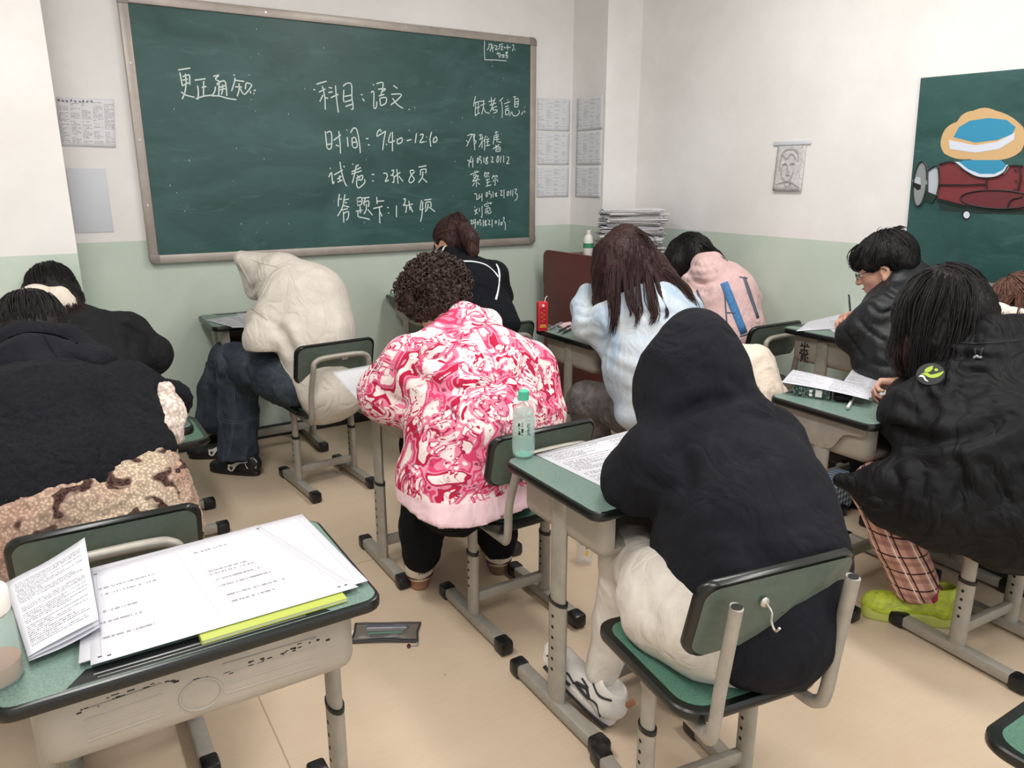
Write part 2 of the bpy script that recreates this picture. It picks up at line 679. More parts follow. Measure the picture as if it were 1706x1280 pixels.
# outlines of the chalk handwriting and the painted board, metres on their own planes
CHALK = {'correction_notice':[[(0.2402,0.9624),(0.2999,0.9763)],[(0.2475,0.9516),(0.2533,0.8866)],[(0.2582,0.9325),(0.2878,0.9429),(0.2926,0.9346),(0.2886,0.8958)],[(0.2563,0.9153),(0.2828,0.9226)],[(0.255,0.8896),(0.2839,0.9055)],[(0.2726,0.9476),(0.2723,0.9049),(0.2617,0.8585),(0.2452,0.8246)],[(0.2432,0.8589),(0.2659,0.8443),(0.3055,0.8362)],[(0.3155,0.9189),(0.3688,0.9293)],[(0.3259,0.8936),(0.327,0.8619),(0.3203,0.8254)],[(0.3588,0.9172),(0.3504,0.8487)],[(0.3455,0.8861),(0.3695,0.8918)],[(0.3105,0.8292),(0.3529,0.8444),(0.3949,0.851)],[(0.4084,0.9433),(0.4373,0.951),(0.4211,0.9369),(0.4202,0.9281),(0.4373,0.9204)],[(0.4236,0.9022),(0.4275,0.9111),(0.4616,0.9248),(0.4676,0.893),(0.4667,0.8517)],[(0.4335,0.9115),(0.426,0.8496)],[(0.4345,0.8911),(0.4654,0.9016)],[(0.4348,0.8794),(0.464,0.8869)],[(0.4509,0.9066),(0.4484,0.8802),(0.4401,0.8562)],[(0.414,0.8943),(0.4088,0.8722),(0.3932,0.8494)],[(0.3901,0.8478),(0.4303,0.8484),(0.4715,0.8387),(0.5137,0.8348)],[(0.5176,0.9429),(0.5109,0.919),(0.4933,0.8767)],[(0.515,0.931),(0.5621,0.9279)],[(0.5135,0.8985),(0.5472,0.8989)],[(0.5336,0.9173),(0.5345,0.8938),(0.5199,0.8515)],[(0.5388,0.891),(0.5579,0.8638),(0.5972,0.9062),(0.5921,0.9178),(0.5721,0.9196),(0.5648,0.8895)],[(0.5132,0.9602),(0.5134,0.9529)],[(0.5904,0.9622),(0.5906,0.9604)],[(0.6078,0.8844),(0.619,0.888)],[(0.6084,0.8739),(0.6069,0.8673)],[(0.5904,0.882),(0.59,0.87)],[(0.5898,0.84),(0.5899,0.8376)],[(0.6077,0.7835),(0.6077,0.7798)]],'subject_and_time':[[(0.9522,0.9371),(1.0111,0.9559)],[(0.9334,0.9075),(0.943,0.908)],[(0.9637,0.8959),(1.0012,0.9156)],[(0.9853,0.9302),(0.9958,0.871),(0.9939,0.8062)],[(0.987,0.8839),(0.9652,0.8473)],[(0.9934,0.8709),(1.0149,0.8653)],[(1.0211,0.9234),(1.0405,0.9222)],[(1.0169,0.8965),(1.0417,0.9023)],[(1.0298,0.8705),(1.0753,0.8907)],[(1.061,0.9367),(1.0636,0.861),(1.0693,0.7936)],[(1.1052,0.9348),(1.1286,0.9518),(1.1558,0.9467),(1.1543,0.879),(1.1585,0.8201),(1.1456,0.815)],[(1.1091,0.9171),(1.1036,0.8674),(1.1075,0.8496)],[(1.1119,0.8813),(1.1525,0.8902)],[(1.1127,0.8521),(1.1536,0.8653)],[(1.1137,0.8272),(1.1625,0.8453)],[(1.2084,0.8953),(1.2187,0.8968)],[(1.2175,0.8753),(1.2286,0.8621)],[(1.286,0.9565),(1.2909,0.9508)],[(1.2707,0.91),(1.2889,0.9133),(1.2847,0.8302),(1.3005,0.8332),(1.3046,0.8635)],[(1.3068,0.96),(1.3489,0.967),(1.3326,0.9018)],[(1.3158,0.9307),(1.3631,0.9357),(1.3359,0.9158)],[(1.3192,0.8942),(1.3538,0.9052)],[(1.3239,0.8829),(1.3271,0.8414)],[(1.3265,0.883),(1.3635,0.8872),(1.3594,0.8568),(1.3297,0.8415)],[(1.4117,0.9569),(1.4377,0.9421)],[(1.3962,0.9074),(1.4605,0.9107),(1.435,0.879),(1.3909,0.8489)],[(1.4032,0.8868),(1.4338,0.8509),(1.4682,0.8336)],[(1.5062,0.8305),(1.5098,0.8259)]],'subject_and_time_6':[[(0.9863,0.691),(0.9901,0.5998)],[(0.993,0.6821),(1.0203,0.6852),(1.0179,0.6095),(1.002,0.5931),(0.9879,0.6044)],[(0.9913,0.6182),(1.0238,0.6235)],[(1.0324,0.642),(1.0768,0.673)],[(1.0655,0.6933),(1.0688,0.6244),(1.068,0.5711)],[(1.0433,0.617),(1.0604,0.6104)],[(1.1112,0.7016),(1.1161,0.6994)],[(1.1139,0.6624),(1.1158,0.6091)],[(1.1355,0.6861),(1.1548,0.7121),(1.1746,0.7012),(1.1859,0.6269),(1.1882,0.5753)],[(1.1416,0.6585),(1.1414,0.612)],[(1.144,0.6563),(1.162,0.659),(1.1725,0.6173),(1.1588,0.603),(1.1438,0.6097)],[(1.1452,0.633),(1.1658,0.6358)],[(1.2263,0.6559),(1.2419,0.6573)],[(1.2375,0.6233),(1.2488,0.6198)],[(1.3207,0.7102),(1.3044,0.7003),(1.2951,0.6718),(1.3139,0.6794),(1.3522,0.7017)],[(1.3258,0.7057),(1.32,0.6961)],[(1.3522,0.7017),(1.3392,0.654),(1.3284,0.5942)],[(1.3515,0.6304),(1.3565,0.6234)],[(1.3839,0.6931),(1.368,0.6403),(1.4088,0.6484)],[(1.3948,0.6982),(1.3899,0.588)],[(1.4256,0.6608),(1.4244,0.632),(1.4521,0.6422),(1.4531,0.6663),(1.4309,0.6562)],[(1.4854,0.6502),(1.5161,0.6582)],[(1.5508,0.6954),(1.5404,0.6393)],[(1.5728,0.6863),(1.5954,0.6894),(1.5861,0.6648),(1.5713,0.6424),(1.6025,0.648)],[(1.6147,0.6752),(1.6191,0.6729)],[(1.611,0.6507),(1.6155,0.6469)],[(1.6526,0.7056),(1.6399,0.6661),(1.6442,0.6194)],[(1.6658,0.6716),(1.6621,0.6445),(1.6854,0.6549),(1.6832,0.677),(1.6686,0.6692)]],'paper_and_card_counts':[[(1.0001,0.4903),(1.0035,0.486)],[(0.9899,0.4389),(1.0076,0.4646),(1.0098,0.4281),(1.0128,0.4022),(1.0205,0.4151)],[(1.0228,0.4518),(1.0755,0.4799)],[(1.062,0.5249),(1.068,0.4713),(1.0829,0.4106),(1.0957,0.3888)],[(1.0814,0.5015),(1.088,0.4951)],[(1.0398,0.4281),(1.0664,0.4454)],[(1.055,0.4497),(1.0552,0.415)],[(1.041,0.4108),(1.0697,0.4237)],[(1.136,0.5149),(1.1404,0.5097)],[(1.1736,0.5108),(1.1537,0.4933)],[(1.1287,0.4693),(1.1869,0.4935)],[(1.1279,0.4563),(1.1907,0.4761)],[(1.1591,0.5064),(1.1469,0.4585),(1.1297,0.4061)],[(1.1607,0.4498),(1.1788,0.4323)],[(1.1549,0.4323),(1.1941,0.4498),(1.1878,0.4235),(1.1592,0.4235),(1.1572,0.3884),(1.1711,0.3795),(1.2062,0.408),(1.2049,0.4278)],[(1.2521,0.4543),(1.2692,0.4552)],[(1.2528,0.4198),(1.2624,0.4167)],[(1.3258,0.4611),(1.3456,0.4611),(1.3496,0.4411),(1.336,0.4142),(1.3587,0.4231)],[(1.3786,0.4769),(1.3937,0.4792),(1.3851,0.4545),(1.3724,0.45),(1.3922,0.4456),(1.3906,0.4096),(1.3807,0.4119)],[(1.414,0.486),(1.418,0.4027)],[(1.397,0.4411),(1.4359,0.4681)],[(1.4249,0.4456),(1.4514,0.4139)],[(1.5256,0.4797),(1.5024,0.4774),(1.5067,0.4547),(1.5262,0.4274),(1.5048,0.4069),(1.4898,0.4161),(1.5037,0.4456),(1.5305,0.4729)],[(1.5572,0.4981),(1.6096,0.5075)],[(1.5696,0.4822),(1.5685,0.4502)],[(1.5696,0.4822),(1.6063,0.4869),(1.6029,0.4617)],[(1.585,0.4731),(1.5813,0.4411),(1.554,0.4067)],[(1.5836,0.4319),(1.6117,0.4088)]],'paper_and_card_counts_7':[[(1.0486,0.3455),(1.0394,0.3106),(1.0372,0.2755)],[(1.0467,0.3149),(1.0609,0.3168)],[(1.0812,0.3429),(1.069,0.2969)],[(1.0745,0.3101),(1.1032,0.3162)],[(1.0761,0.2968),(1.0901,0.2944)],[(1.0714,0.2969),(1.0549,0.2575),(1.0291,0.2205)],[(1.0656,0.2794),(1.1028,0.2698)],[(1.0546,0.2531),(1.0928,0.2611)],[(1.0658,0.244),(1.0644,0.1818)],[(1.0676,0.2351),(1.0965,0.2433),(1.092,0.2078),(1.0794,0.1947)],[(1.1534,0.32),(1.1534,0.2777)],[(1.1558,0.3199),(1.1823,0.3218),(1.1803,0.2862),(1.1558,0.2777)],[(1.157,0.2999),(1.1788,0.3018)],[(1.1419,0.2445),(1.1832,0.2503)],[(1.1699,0.273),(1.1701,0.2327)],[(1.1591,0.2508),(1.1547,0.2151),(1.1904,0.2051),(1.2265,0.1951)],[(1.187,0.3195),(1.2308,0.3234)],[(1.2063,0.3192),(1.1953,0.2948),(1.1967,0.2769)],[(1.1977,0.2948),(1.2248,0.3033),(1.223,0.2675)],[(1.2093,0.2857),(1.2077,0.2543),(1.1916,0.2277)],[(1.2174,0.2541),(1.245,0.2196)],[(1.2773,0.325),(1.2778,0.2845)],[(1.2786,0.3002),(1.3232,0.3018)],[(1.2518,0.2579),(1.3118,0.2703)],[(1.2916,0.2638),(1.2895,0.1705)],[(1.2928,0.2389),(1.3064,0.2112)],[(1.3414,0.2629),(1.3513,0.2613)],[(1.3449,0.2308),(1.3523,0.2284)],[(1.4023,0.2731),(1.3993,0.2042)],[(1.4497,0.309),(1.4626,0.3111),(1.4564,0.2859),(1.4482,0.2723),(1.4687,0.2719),(1.4618,0.2281)],[(1.4852,0.2993),(1.4908,0.2437)],[(1.4738,0.2718),(1.5104,0.2804)],[(1.4943,0.2668),(1.5086,0.2316)],[(1.5713,0.3026),(1.5588,0.2469),(1.5827,0.2511)],[(1.5788,0.2932),(1.5708,0.2138),(1.5588,0.1718)],[(1.5897,0.3023),(1.6375,0.3063)],[(1.5998,0.2882),(1.5959,0.2508)],[(1.5998,0.2882),(1.6317,0.29),(1.6334,0.2594)],[(1.6154,0.2785),(1.6092,0.2505),(1.5926,0.2321)],[(1.6201,0.2597),(1.662,0.2305)]],'absent_list_heading':[[(1.9607,0.9264),(1.9458,0.866)],[(1.9507,0.8855),(2.0003,0.8995)],[(1.9625,0.8861),(1.9567,0.8162),(1.9685,0.8166)],[(1.9813,0.8908),(1.9781,0.8287)],[(1.9573,0.855),(1.9904,0.8641)],[(1.9614,0.8164),(1.9899,0.8292)],[(2.0193,0.9081),(2.0164,0.8653),(2.004,0.82)],[(1.9952,0.8721),(2.0285,0.8853)],[(1.9861,0.8968),(2.0239,0.8986)],[(2.0164,0.8653),(2.0327,0.8348),(2.0614,0.8301)],[(2.0524,0.8981),(2.0957,0.9079)],[(2.0742,0.9263),(2.0762,0.8758)],[(2.0618,0.8771),(2.11,0.893)],[(2.103,0.9219),(2.0809,0.8682),(2.0663,0.8401)],[(2.0809,0.8603),(2.1148,0.8736)],[(2.0905,0.8607),(2.0856,0.8488),(2.117,0.8521),(2.1097,0.838),(2.0903,0.8313)],[(2.1612,0.9268),(2.1343,0.9039)],[(2.1489,0.9066),(2.156,0.8557),(2.1534,0.8041)],[(2.193,0.9185),(2.1969,0.9128)],[(2.1684,0.8898),(2.2126,0.9057)],[(2.1757,0.8724),(2.2028,0.8815)],[(2.1756,0.8565),(2.2052,0.8677)],[(2.1781,0.8487),(2.1805,0.825)],[(2.1781,0.8487),(2.2052,0.8538),(2.2002,0.8297),(2.1805,0.825)],[(2.2374,0.9346),(2.2572,0.9395)],[(2.2498,0.9372),(2.2473,0.8755)],[(2.2473,0.9192),(2.2747,0.9265),(2.2723,0.8806),(2.2498,0.8756)],[(2.2498,0.9035),(2.2722,0.9105)],[(2.2498,0.8916),(2.2723,0.8966)],[(2.2225,0.8426),(2.2101,0.8202)],[(2.2275,0.8468),(2.2374,0.8232),(2.2674,0.8244),(2.2849,0.8452),(2.2774,0.8569)],[(2.3251,0.879),(2.3287,0.8771)],[(2.3126,0.8503),(2.3001,0.8297)],[(2.3227,0.8568),(2.3278,0.8449)]],'absent_list_heading_5':[[(1.8985,0.6895),(1.9268,0.7),(1.9314,0.6943),(1.8927,0.6265)],[(1.891,0.6619),(1.9071,0.6465)],[(1.9361,0.6964),(1.9527,0.6988),(1.9475,0.6711),(1.9615,0.6556),(1.9494,0.6395)],[(1.9432,0.6946),(1.9513,0.6039)],[(1.9834,0.6957),(2.0049,0.7002)],[(1.9953,0.696),(1.9926,0.6682)],[(1.9855,0.668),(2.0119,0.6806)],[(2.0072,0.6923),(2.004,0.6188)],[(2.002,0.6565),(1.9825,0.6223)],[(2.0312,0.693),(2.0164,0.6569)],[(2.0237,0.669),(2.023,0.6051)],[(2.0408,0.6893),(2.0456,0.6834)],[(2.031,0.6691),(2.0576,0.6757)],[(2.0332,0.6532),(2.0574,0.6618)],[(2.0455,0.6735),(2.0451,0.6335)],[(2.0306,0.6312),(2.0645,0.6379)],[(2.0991,0.7147),(2.1236,0.7194)],[(2.1089,0.723),(2.1088,0.695)],[(2.0941,0.6946),(2.1284,0.7035)],[(2.0989,0.6828),(2.1283,0.6915)],[(2.094,0.6706),(2.1331,0.6756)],[(2.0941,0.6906),(2.0864,0.6424)],[(2.1136,0.6951),(2.1159,0.6551)],[(2.1232,0.6593),(2.1478,0.6558)],[(2.0838,0.6142),(2.133,0.6434)],[(2.1035,0.6387),(2.1132,0.6268)],[(2.1083,0.6267),(2.1057,0.5984)],[(2.1083,0.6227),(2.1354,0.6273),(2.1377,0.603),(2.1081,0.5985)],[(2.1107,0.6127),(2.1353,0.6151)]],'absent_list_heading_8':[[(1.8958,0.5415),(1.91,0.5396),(1.9072,0.5157),(1.9093,0.5017)],[(1.927,0.5677),(1.9169,0.5317),(1.9408,0.54)],[(1.9363,0.5559),(1.9354,0.4979)],[(1.9696,0.5563),(1.9669,0.5322),(1.9741,0.5303),(1.9768,0.5564),(1.9696,0.5563)],[(1.9817,0.5644),(1.9937,0.5666),(1.9863,0.5485),(1.9982,0.5406),(1.9956,0.5204)],[(2.0153,0.5609),(2.0174,0.5287)],[(2.0444,0.5653),(2.0297,0.549),(2.0465,0.533),(2.0342,0.5207),(2.0295,0.5328),(2.0468,0.5613)],[(2.0687,0.5636),(2.0834,0.5617),(2.0733,0.5332),(2.0905,0.5354)],[(2.1178,0.5703),(2.1127,0.5377),(2.1225,0.5337),(2.1276,0.5663),(2.1178,0.5703)],[(2.145,0.5727),(2.1398,0.5298)],[(2.1649,0.575),(2.1647,0.53)],[(2.1898,0.5672),(2.2048,0.5612),(2.1972,0.5385),(2.1872,0.5241),(2.2073,0.5263)]],'absent_list_names':[[(1.9156,0.4546),(1.9805,0.4749)],[(1.9494,0.4788),(1.9516,0.4647)],[(1.9638,0.4809),(1.9612,0.4668)],[(1.937,0.4486),(1.961,0.4526),(1.9316,0.4122)],[(1.9393,0.4405),(1.9559,0.4324)],[(1.9609,0.4445),(1.9754,0.4486),(1.9655,0.4283),(1.9847,0.4242)],[(1.9316,0.4122),(1.9751,0.4283)],[(1.9389,0.4142),(1.9653,0.4182)],[(1.958,0.4121),(1.96,0.3796)],[(1.9459,0.404),(1.9312,0.3838)],[(1.9652,0.408),(1.9843,0.3937)],[(2.024,0.473),(2.0189,0.4446)],[(2.0239,0.4629),(2.0532,0.467),(2.0482,0.4568)],[(2.0385,0.4609),(2.0383,0.4364)],[(2.0286,0.4486),(2.0261,0.4364)],[(2.0481,0.4487),(2.0554,0.4405)],[(2.0283,0.4201),(2.0577,0.4282)],[(2.0431,0.4282),(2.0427,0.3873)],[(2.033,0.4037),(2.0625,0.4118)],[(2.0279,0.3812),(2.0697,0.3912)],[(2.0874,0.4528),(2.075,0.4303)],[(2.0824,0.4426),(2.1146,0.4487),(2.112,0.4364)],[(2.0997,0.4405),(2.0994,0.3911),(2.0944,0.3932)],[(2.0897,0.4241),(2.0847,0.4097)],[(2.1095,0.4282),(2.1218,0.4116)]],'absent_list_names_3':[[(1.9425,0.3348),(1.9593,0.3346),(1.9614,0.31),(1.9612,0.2997),(1.9832,0.3097)],[(1.9835,0.3344),(1.9784,0.3139),(2.0004,0.3218)],[(2.0006,0.3383),(2.0,0.2888)],[(2.0324,0.3421),(2.0297,0.3215),(2.0395,0.3193),(2.0422,0.342),(2.0324,0.3421)],[(2.0497,0.3502),(2.0595,0.3501),(2.0544,0.3357),(2.0692,0.3293),(2.0665,0.3065)],[(2.0817,0.3499),(2.0839,0.3125)],[(2.1115,0.3413),(2.099,0.3331),(2.1138,0.3204),(2.1014,0.3206),(2.1114,0.3392)],[(2.1365,0.3535),(2.1515,0.3534),(2.1414,0.3243),(2.1564,0.3262)],[(2.1666,0.3616),(2.1664,0.3051)],[(2.1944,0.3488),(2.1893,0.3258),(2.1994,0.3236),(2.2045,0.3466),(2.1944,0.3488)],[(2.2198,0.357),(2.2172,0.3213)],[(2.2351,0.3589),(2.2335,0.3169)],[(2.2478,0.3609),(2.2658,0.3629),(2.253,0.3398),(2.271,0.327),(2.2659,0.3016),(2.2505,0.2891)]],'absent_list_names_4':[[(1.9437,0.2568),(1.9484,0.2505)],[(1.9409,0.23),(1.9653,0.2398)],[(1.9629,0.244),(1.9528,0.2153),(1.9453,0.2051)],[(1.9457,0.2279),(1.9673,0.2108)],[(1.98,0.2478),(1.9796,0.2229)],[(1.9997,0.2599),(1.9988,0.1892),(1.9915,0.1935)],[(2.0417,0.2882),(2.0426,0.2819)],[(2.0193,0.2678),(2.0712,0.2794),(2.0613,0.2691)],[(2.0193,0.2678),(2.0167,0.2554)],[(2.0266,0.2552),(2.0513,0.2589)],[(2.0289,0.2427),(2.0262,0.2219)],[(2.0289,0.2427),(2.0586,0.2462),(2.0559,0.2254)],[(2.0412,0.2383),(2.0386,0.2216),(2.0212,0.2137)],[(2.046,0.2256),(2.0459,0.211),(2.0632,0.2127),(2.0683,0.2251)]],'absent_list_names_6':[[(1.9109,0.1687),(1.9254,0.1703),(1.9178,0.1477),(1.9348,0.1513)],[(1.9401,0.1782),(1.9349,0.1534),(1.9544,0.157)],[(1.9498,0.178),(1.9465,0.1176)],[(1.9642,0.1609),(1.9615,0.1443),(1.9713,0.144),(1.9715,0.1607),(1.9642,0.1609)],[(1.9765,0.171),(1.9888,0.1706),(1.9813,0.1583),(1.9934,0.1475),(1.9834,0.1352)],[(2.0084,0.1722),(2.0079,0.1281)],[(2.0306,0.1695),(2.0181,0.1551),(2.0328,0.1379),(2.0204,0.1361),(2.0306,0.1653)],[(2.0454,0.1648),(2.0578,0.1645),(2.0477,0.1395),(2.0651,0.1411)],[(2.0753,0.1724),(2.0739,0.1196)],[(2.1003,0.1633),(2.0977,0.1485),(2.1077,0.1482),(2.1078,0.1609),(2.1003,0.1633)],[(2.128,0.171),(2.1253,0.1307)],[(2.1431,0.1514),(2.1405,0.1366),(2.1506,0.1363),(2.1507,0.1512),(2.1431,0.1514)],[(2.1584,0.1786),(2.1686,0.1805),(2.1634,0.1593),(2.1761,0.1419),(2.176,0.1205),(2.176,0.0991)]],'small_note':[[(2.0275,1.2598),(2.0299,1.2347),(2.0269,1.2058),(2.0303,1.1417)],[(2.0303,1.1417),(2.1027,1.1458),(2.1877,1.1464)],[(2.0617,1.2373),(2.0586,1.2105),(2.0447,1.1994)],[(2.0671,1.2311),(2.0783,1.2365),(2.0753,1.2096),(2.0668,1.1934)],[(2.081,1.2345),(2.0864,1.2105),(2.0876,1.1883)],[(2.0809,1.2123),(2.0976,1.2181)],[(2.0949,1.229),(2.1201,1.2266),(2.1059,1.2054),(2.1284,1.2116)],[(2.137,1.2391),(2.134,1.2098)],[(2.137,1.2368),(2.1624,1.2434)],[(2.1425,1.2261),(2.1595,1.2297),(2.1481,1.2087),(2.1622,1.2087)],[(2.1708,1.2284),(2.1736,1.2174)],[(2.168,1.2215),(2.2192,1.2278)],[(2.195,1.2416),(2.1963,1.2102)],[(2.2307,1.2423),(2.2422,1.241),(2.2307,1.2062)],[(2.248,1.2211),(2.2509,1.2123)],[(2.1142,1.1814),(2.1367,1.1876)],[(2.1227,1.1933),(2.1366,1.1607)],[(2.1396,1.1901),(2.1451,1.1658)],[(2.148,1.1773),(2.1707,1.1812),(2.1564,1.1621)],[(2.1593,1.1759),(2.1706,1.1632)],[(2.1792,1.1932),(2.1963,1.2012)],[(2.1792,1.1909),(2.1963,1.1945),(2.1792,1.1774)],[(2.1792,1.1729),(2.1963,1.1787),(2.1934,1.1649),(2.182,1.1663)]]}
MURAL = [('aeroplane_underside',[(1.9985,1.4148),(1.8502,1.3751),(1.5379,1.374),(1.5343,1.3525),(1.7913,1.3461),(1.8702,1.3509),(1.96,1.3532)],'mural_underside'),('landing_wheel',[(1.8276,1.3408),(1.8273,1.3356),(1.8279,1.3306),(1.8294,1.3261),(1.8318,1.3223),(1.8349,1.3193),(1.8386,1.3174),(1.8427,1.3166),(1.847,1.317),(1.8512,1.3186),(1.8552,1.3212),(1.8588,1.3248),(1.8618,1.3291),(1.8639,1.3341),(1.8652,1.3393),(1.8655,1.3445),(1.8649,1.3495),(1.8633,1.354),(1.8609,1.3578),(1.8577,1.3608),(1.854,1.3626),(1.8499,1.3634),(1.8456,1.3629),(1.8414,1.3613),(1.8374,1.3587),(1.8339,1.3551),(1.831,1.3508),(1.8289,1.3459)],'mural_black'),('landing_wheel_hub',[(1.8307,1.3406),(1.8305,1.3373),(1.831,1.3342),(1.8322,1.3313),(1.8339,1.3289),(1.8361,1.327),(1.8388,1.3258),(1.8417,1.3253),(1.8447,1.3256),(1.8477,1.3265),(1.8505,1.3282),(1.853,1.3304),(1.855,1.3332),(1.8565,1.3363),(1.8573,1.3396),(1.8575,1.3429),(1.857,1.3461),(1.8558,1.3489),(1.8541,1.3514),(1.8518,1.3532),(1.8492,1.3544),(1.8462,1.3549),(1.8432,1.3546),(1.8403,1.3536),(1.8375,1.352),(1.835,1.3497),(1.833,1.347),(1.8315,1.3439)],'mural_white'),('cloud_shape',[(2.0013,1.6824),(2.0044,1.6689),(2.0056,1.6543),(2.0036,1.6394),(1.9981,1.6251),(1.99,1.6121),(1.9807,1.6004),(1.9663,1.5932),(1.95,1.5859),(1.9309,1.5797),(1.9095,1.5756),(1.8871,1.5741),(1.8655,1.5749),(1.8468,1.5681),(1.8259,1.5625),(1.8044,1.5601),(1.7842,1.5612),(1.7667,1.5648),(1.7518,1.5691),(1.7323,1.5706),(1.7135,1.5742),(1.6971,1.5799),(1.6838,1.5873),(1.6733,1.5955),(1.6646,1.6035),(1.6604,1.6175),(1.6576,1.6327),(1.6576,1.649),(1.6606,1.6655),(1.6662,1.6815),(1.6729,1.6964),(1.6871,1.7095),(1.7033,1.7233),(1.7224,1.737),(1.7443,1.7495),(1.7677,1.7597),(1.7908,1.7677),(1.8041,1.7739),(1.8191,1.7792),(1.8354,1.7822),(1.852,1.7819),(1.8675,1.7787),(1.8811,1.7738),(1.8947,1.7728),(1.9087,1.7698),(1.9216,1.7637),(1.932,1.7548),(1.9394,1.744),(1.9447,1.733),(1.9601,1.7277),(1.9743,1.7206),(1.9857,1.7118),(1.9936,1.702),(1.9983,1.692)],'mural_tan'),('canopy_shape',[(1.9507,1.6688),(1.9332,1.7097),(1.8902,1.7336),(1.8158,1.7403),(1.7413,1.7286),(1.701,1.6978),(1.7105,1.6697),(1.7648,1.6502),(1.853,1.6424)],'mural_blue'),('windscreen_band',[(1.9692,1.658),(1.8512,1.6311),(1.7636,1.6429),(1.701,1.6764),(1.6999,1.6477),(1.7516,1.6132),(1.8465,1.6009),(1.9592,1.6192)],'mural_white'),('cockpit_lining',[(1.9257,1.5568),(1.8884,1.5715),(1.7372,1.5689),(1.7119,1.5465),(1.7411,1.5024),(1.8158,1.5024),(1.8813,1.5255)],'mural_blue'),('aeroplane_body',[(1.9943,1.5538),(1.9349,1.5646),(1.9097,1.5566),(1.874,1.5293),(1.8161,1.5039),(1.7487,1.5039),(1.7186,1.5208),(1.7009,1.5449),(1.6452,1.5442),(1.5257,1.5373),(1.4983,1.3753),(1.6168,1.3713),(1.7202,1.3716),(1.8508,1.3789),(1.9806,1.4071),(1.9822,1.4788)],'mural_maroon'),('cockpit_rim',[(1.9389,1.5647),(1.9109,1.5643),(1.8668,1.5331),(1.8137,1.513),(1.7538,1.5128),(1.7234,1.5282),(1.7109,1.5494),(1.6973,1.5449),(1.7108,1.5171),(1.7443,1.4994),(1.8154,1.4994),(1.8767,1.5217)],'mural_white'),('engine_cowl',[(2.0404,1.5265),(2.0014,1.546),(1.9822,1.4788),(1.9849,1.4191),(2.0268,1.4344)],'mural_light'),('cowl_dark_band',[(2.0357,1.4367),(1.9869,1.4214),(2.0024,1.3841),(2.0385,1.3977)],'mural_underside'),('propeller_disc',[(2.0378,1.4675),(2.0377,1.4485),(2.0388,1.4302),(2.0411,1.4135),(2.0444,1.3988),(2.0487,1.3869),(2.0538,1.3781),(2.0595,1.3729),(2.0656,1.3714),(2.0718,1.3737),(2.078,1.3798),(2.0838,1.3894),(2.089,1.4021),(2.0934,1.4175),(2.0969,1.435),(2.0993,1.4537),(2.1006,1.4731),(2.1006,1.4923),(2.0994,1.5106),(2.097,1.5273),(2.0935,1.5418),(2.0892,1.5534),(2.084,1.5618),(2.0783,1.5667),(2.0723,1.5679),(2.0662,1.5653),(2.0601,1.5592),(2.0545,1.5496),(2.0494,1.5371),(2.045,1.522),(2.0415,1.5049),(2.0391,1.4865)],'mural_grey'),('propeller_hub',[(2.1097,1.4863),(2.0908,1.501),(2.073,1.4977),(2.0643,1.45),(2.0787,1.4417),(2.105,1.4659)],'mural_light'),('propeller_hub_band',[(2.1085,1.4782),(2.0665,1.4654),(2.0639,1.4476),(2.0787,1.4417),(2.1024,1.4602)],'mural_black'),('aeroplane_wing',[(1.5739,1.4075),(1.5763,1.3995),(1.5857,1.3919),(1.6016,1.3852),(1.6235,1.3795),(1.6503,1.3753),(1.681,1.3726),(1.7141,1.3718),(1.7481,1.3728),(1.7811,1.3757),(1.8114,1.3804),(1.8373,1.3867),(1.8573,1.3942),(1.8703,1.4025),(1.8754,1.4112),(1.8723,1.4198),(1.8613,1.4278),(1.8431,1.4348),(1.8186,1.4403),(1.7895,1.4443),(1.7572,1.4464),(1.7236,1.4466),(1.6903,1.4449),(1.6589,1.4416),(1.6309,1.4366),(1.6076,1.4305),(1.5899,1.4233),(1.5785,1.4155)],'mural_maroon_dark')]  # the dark band below the cowl is the mural's own paint
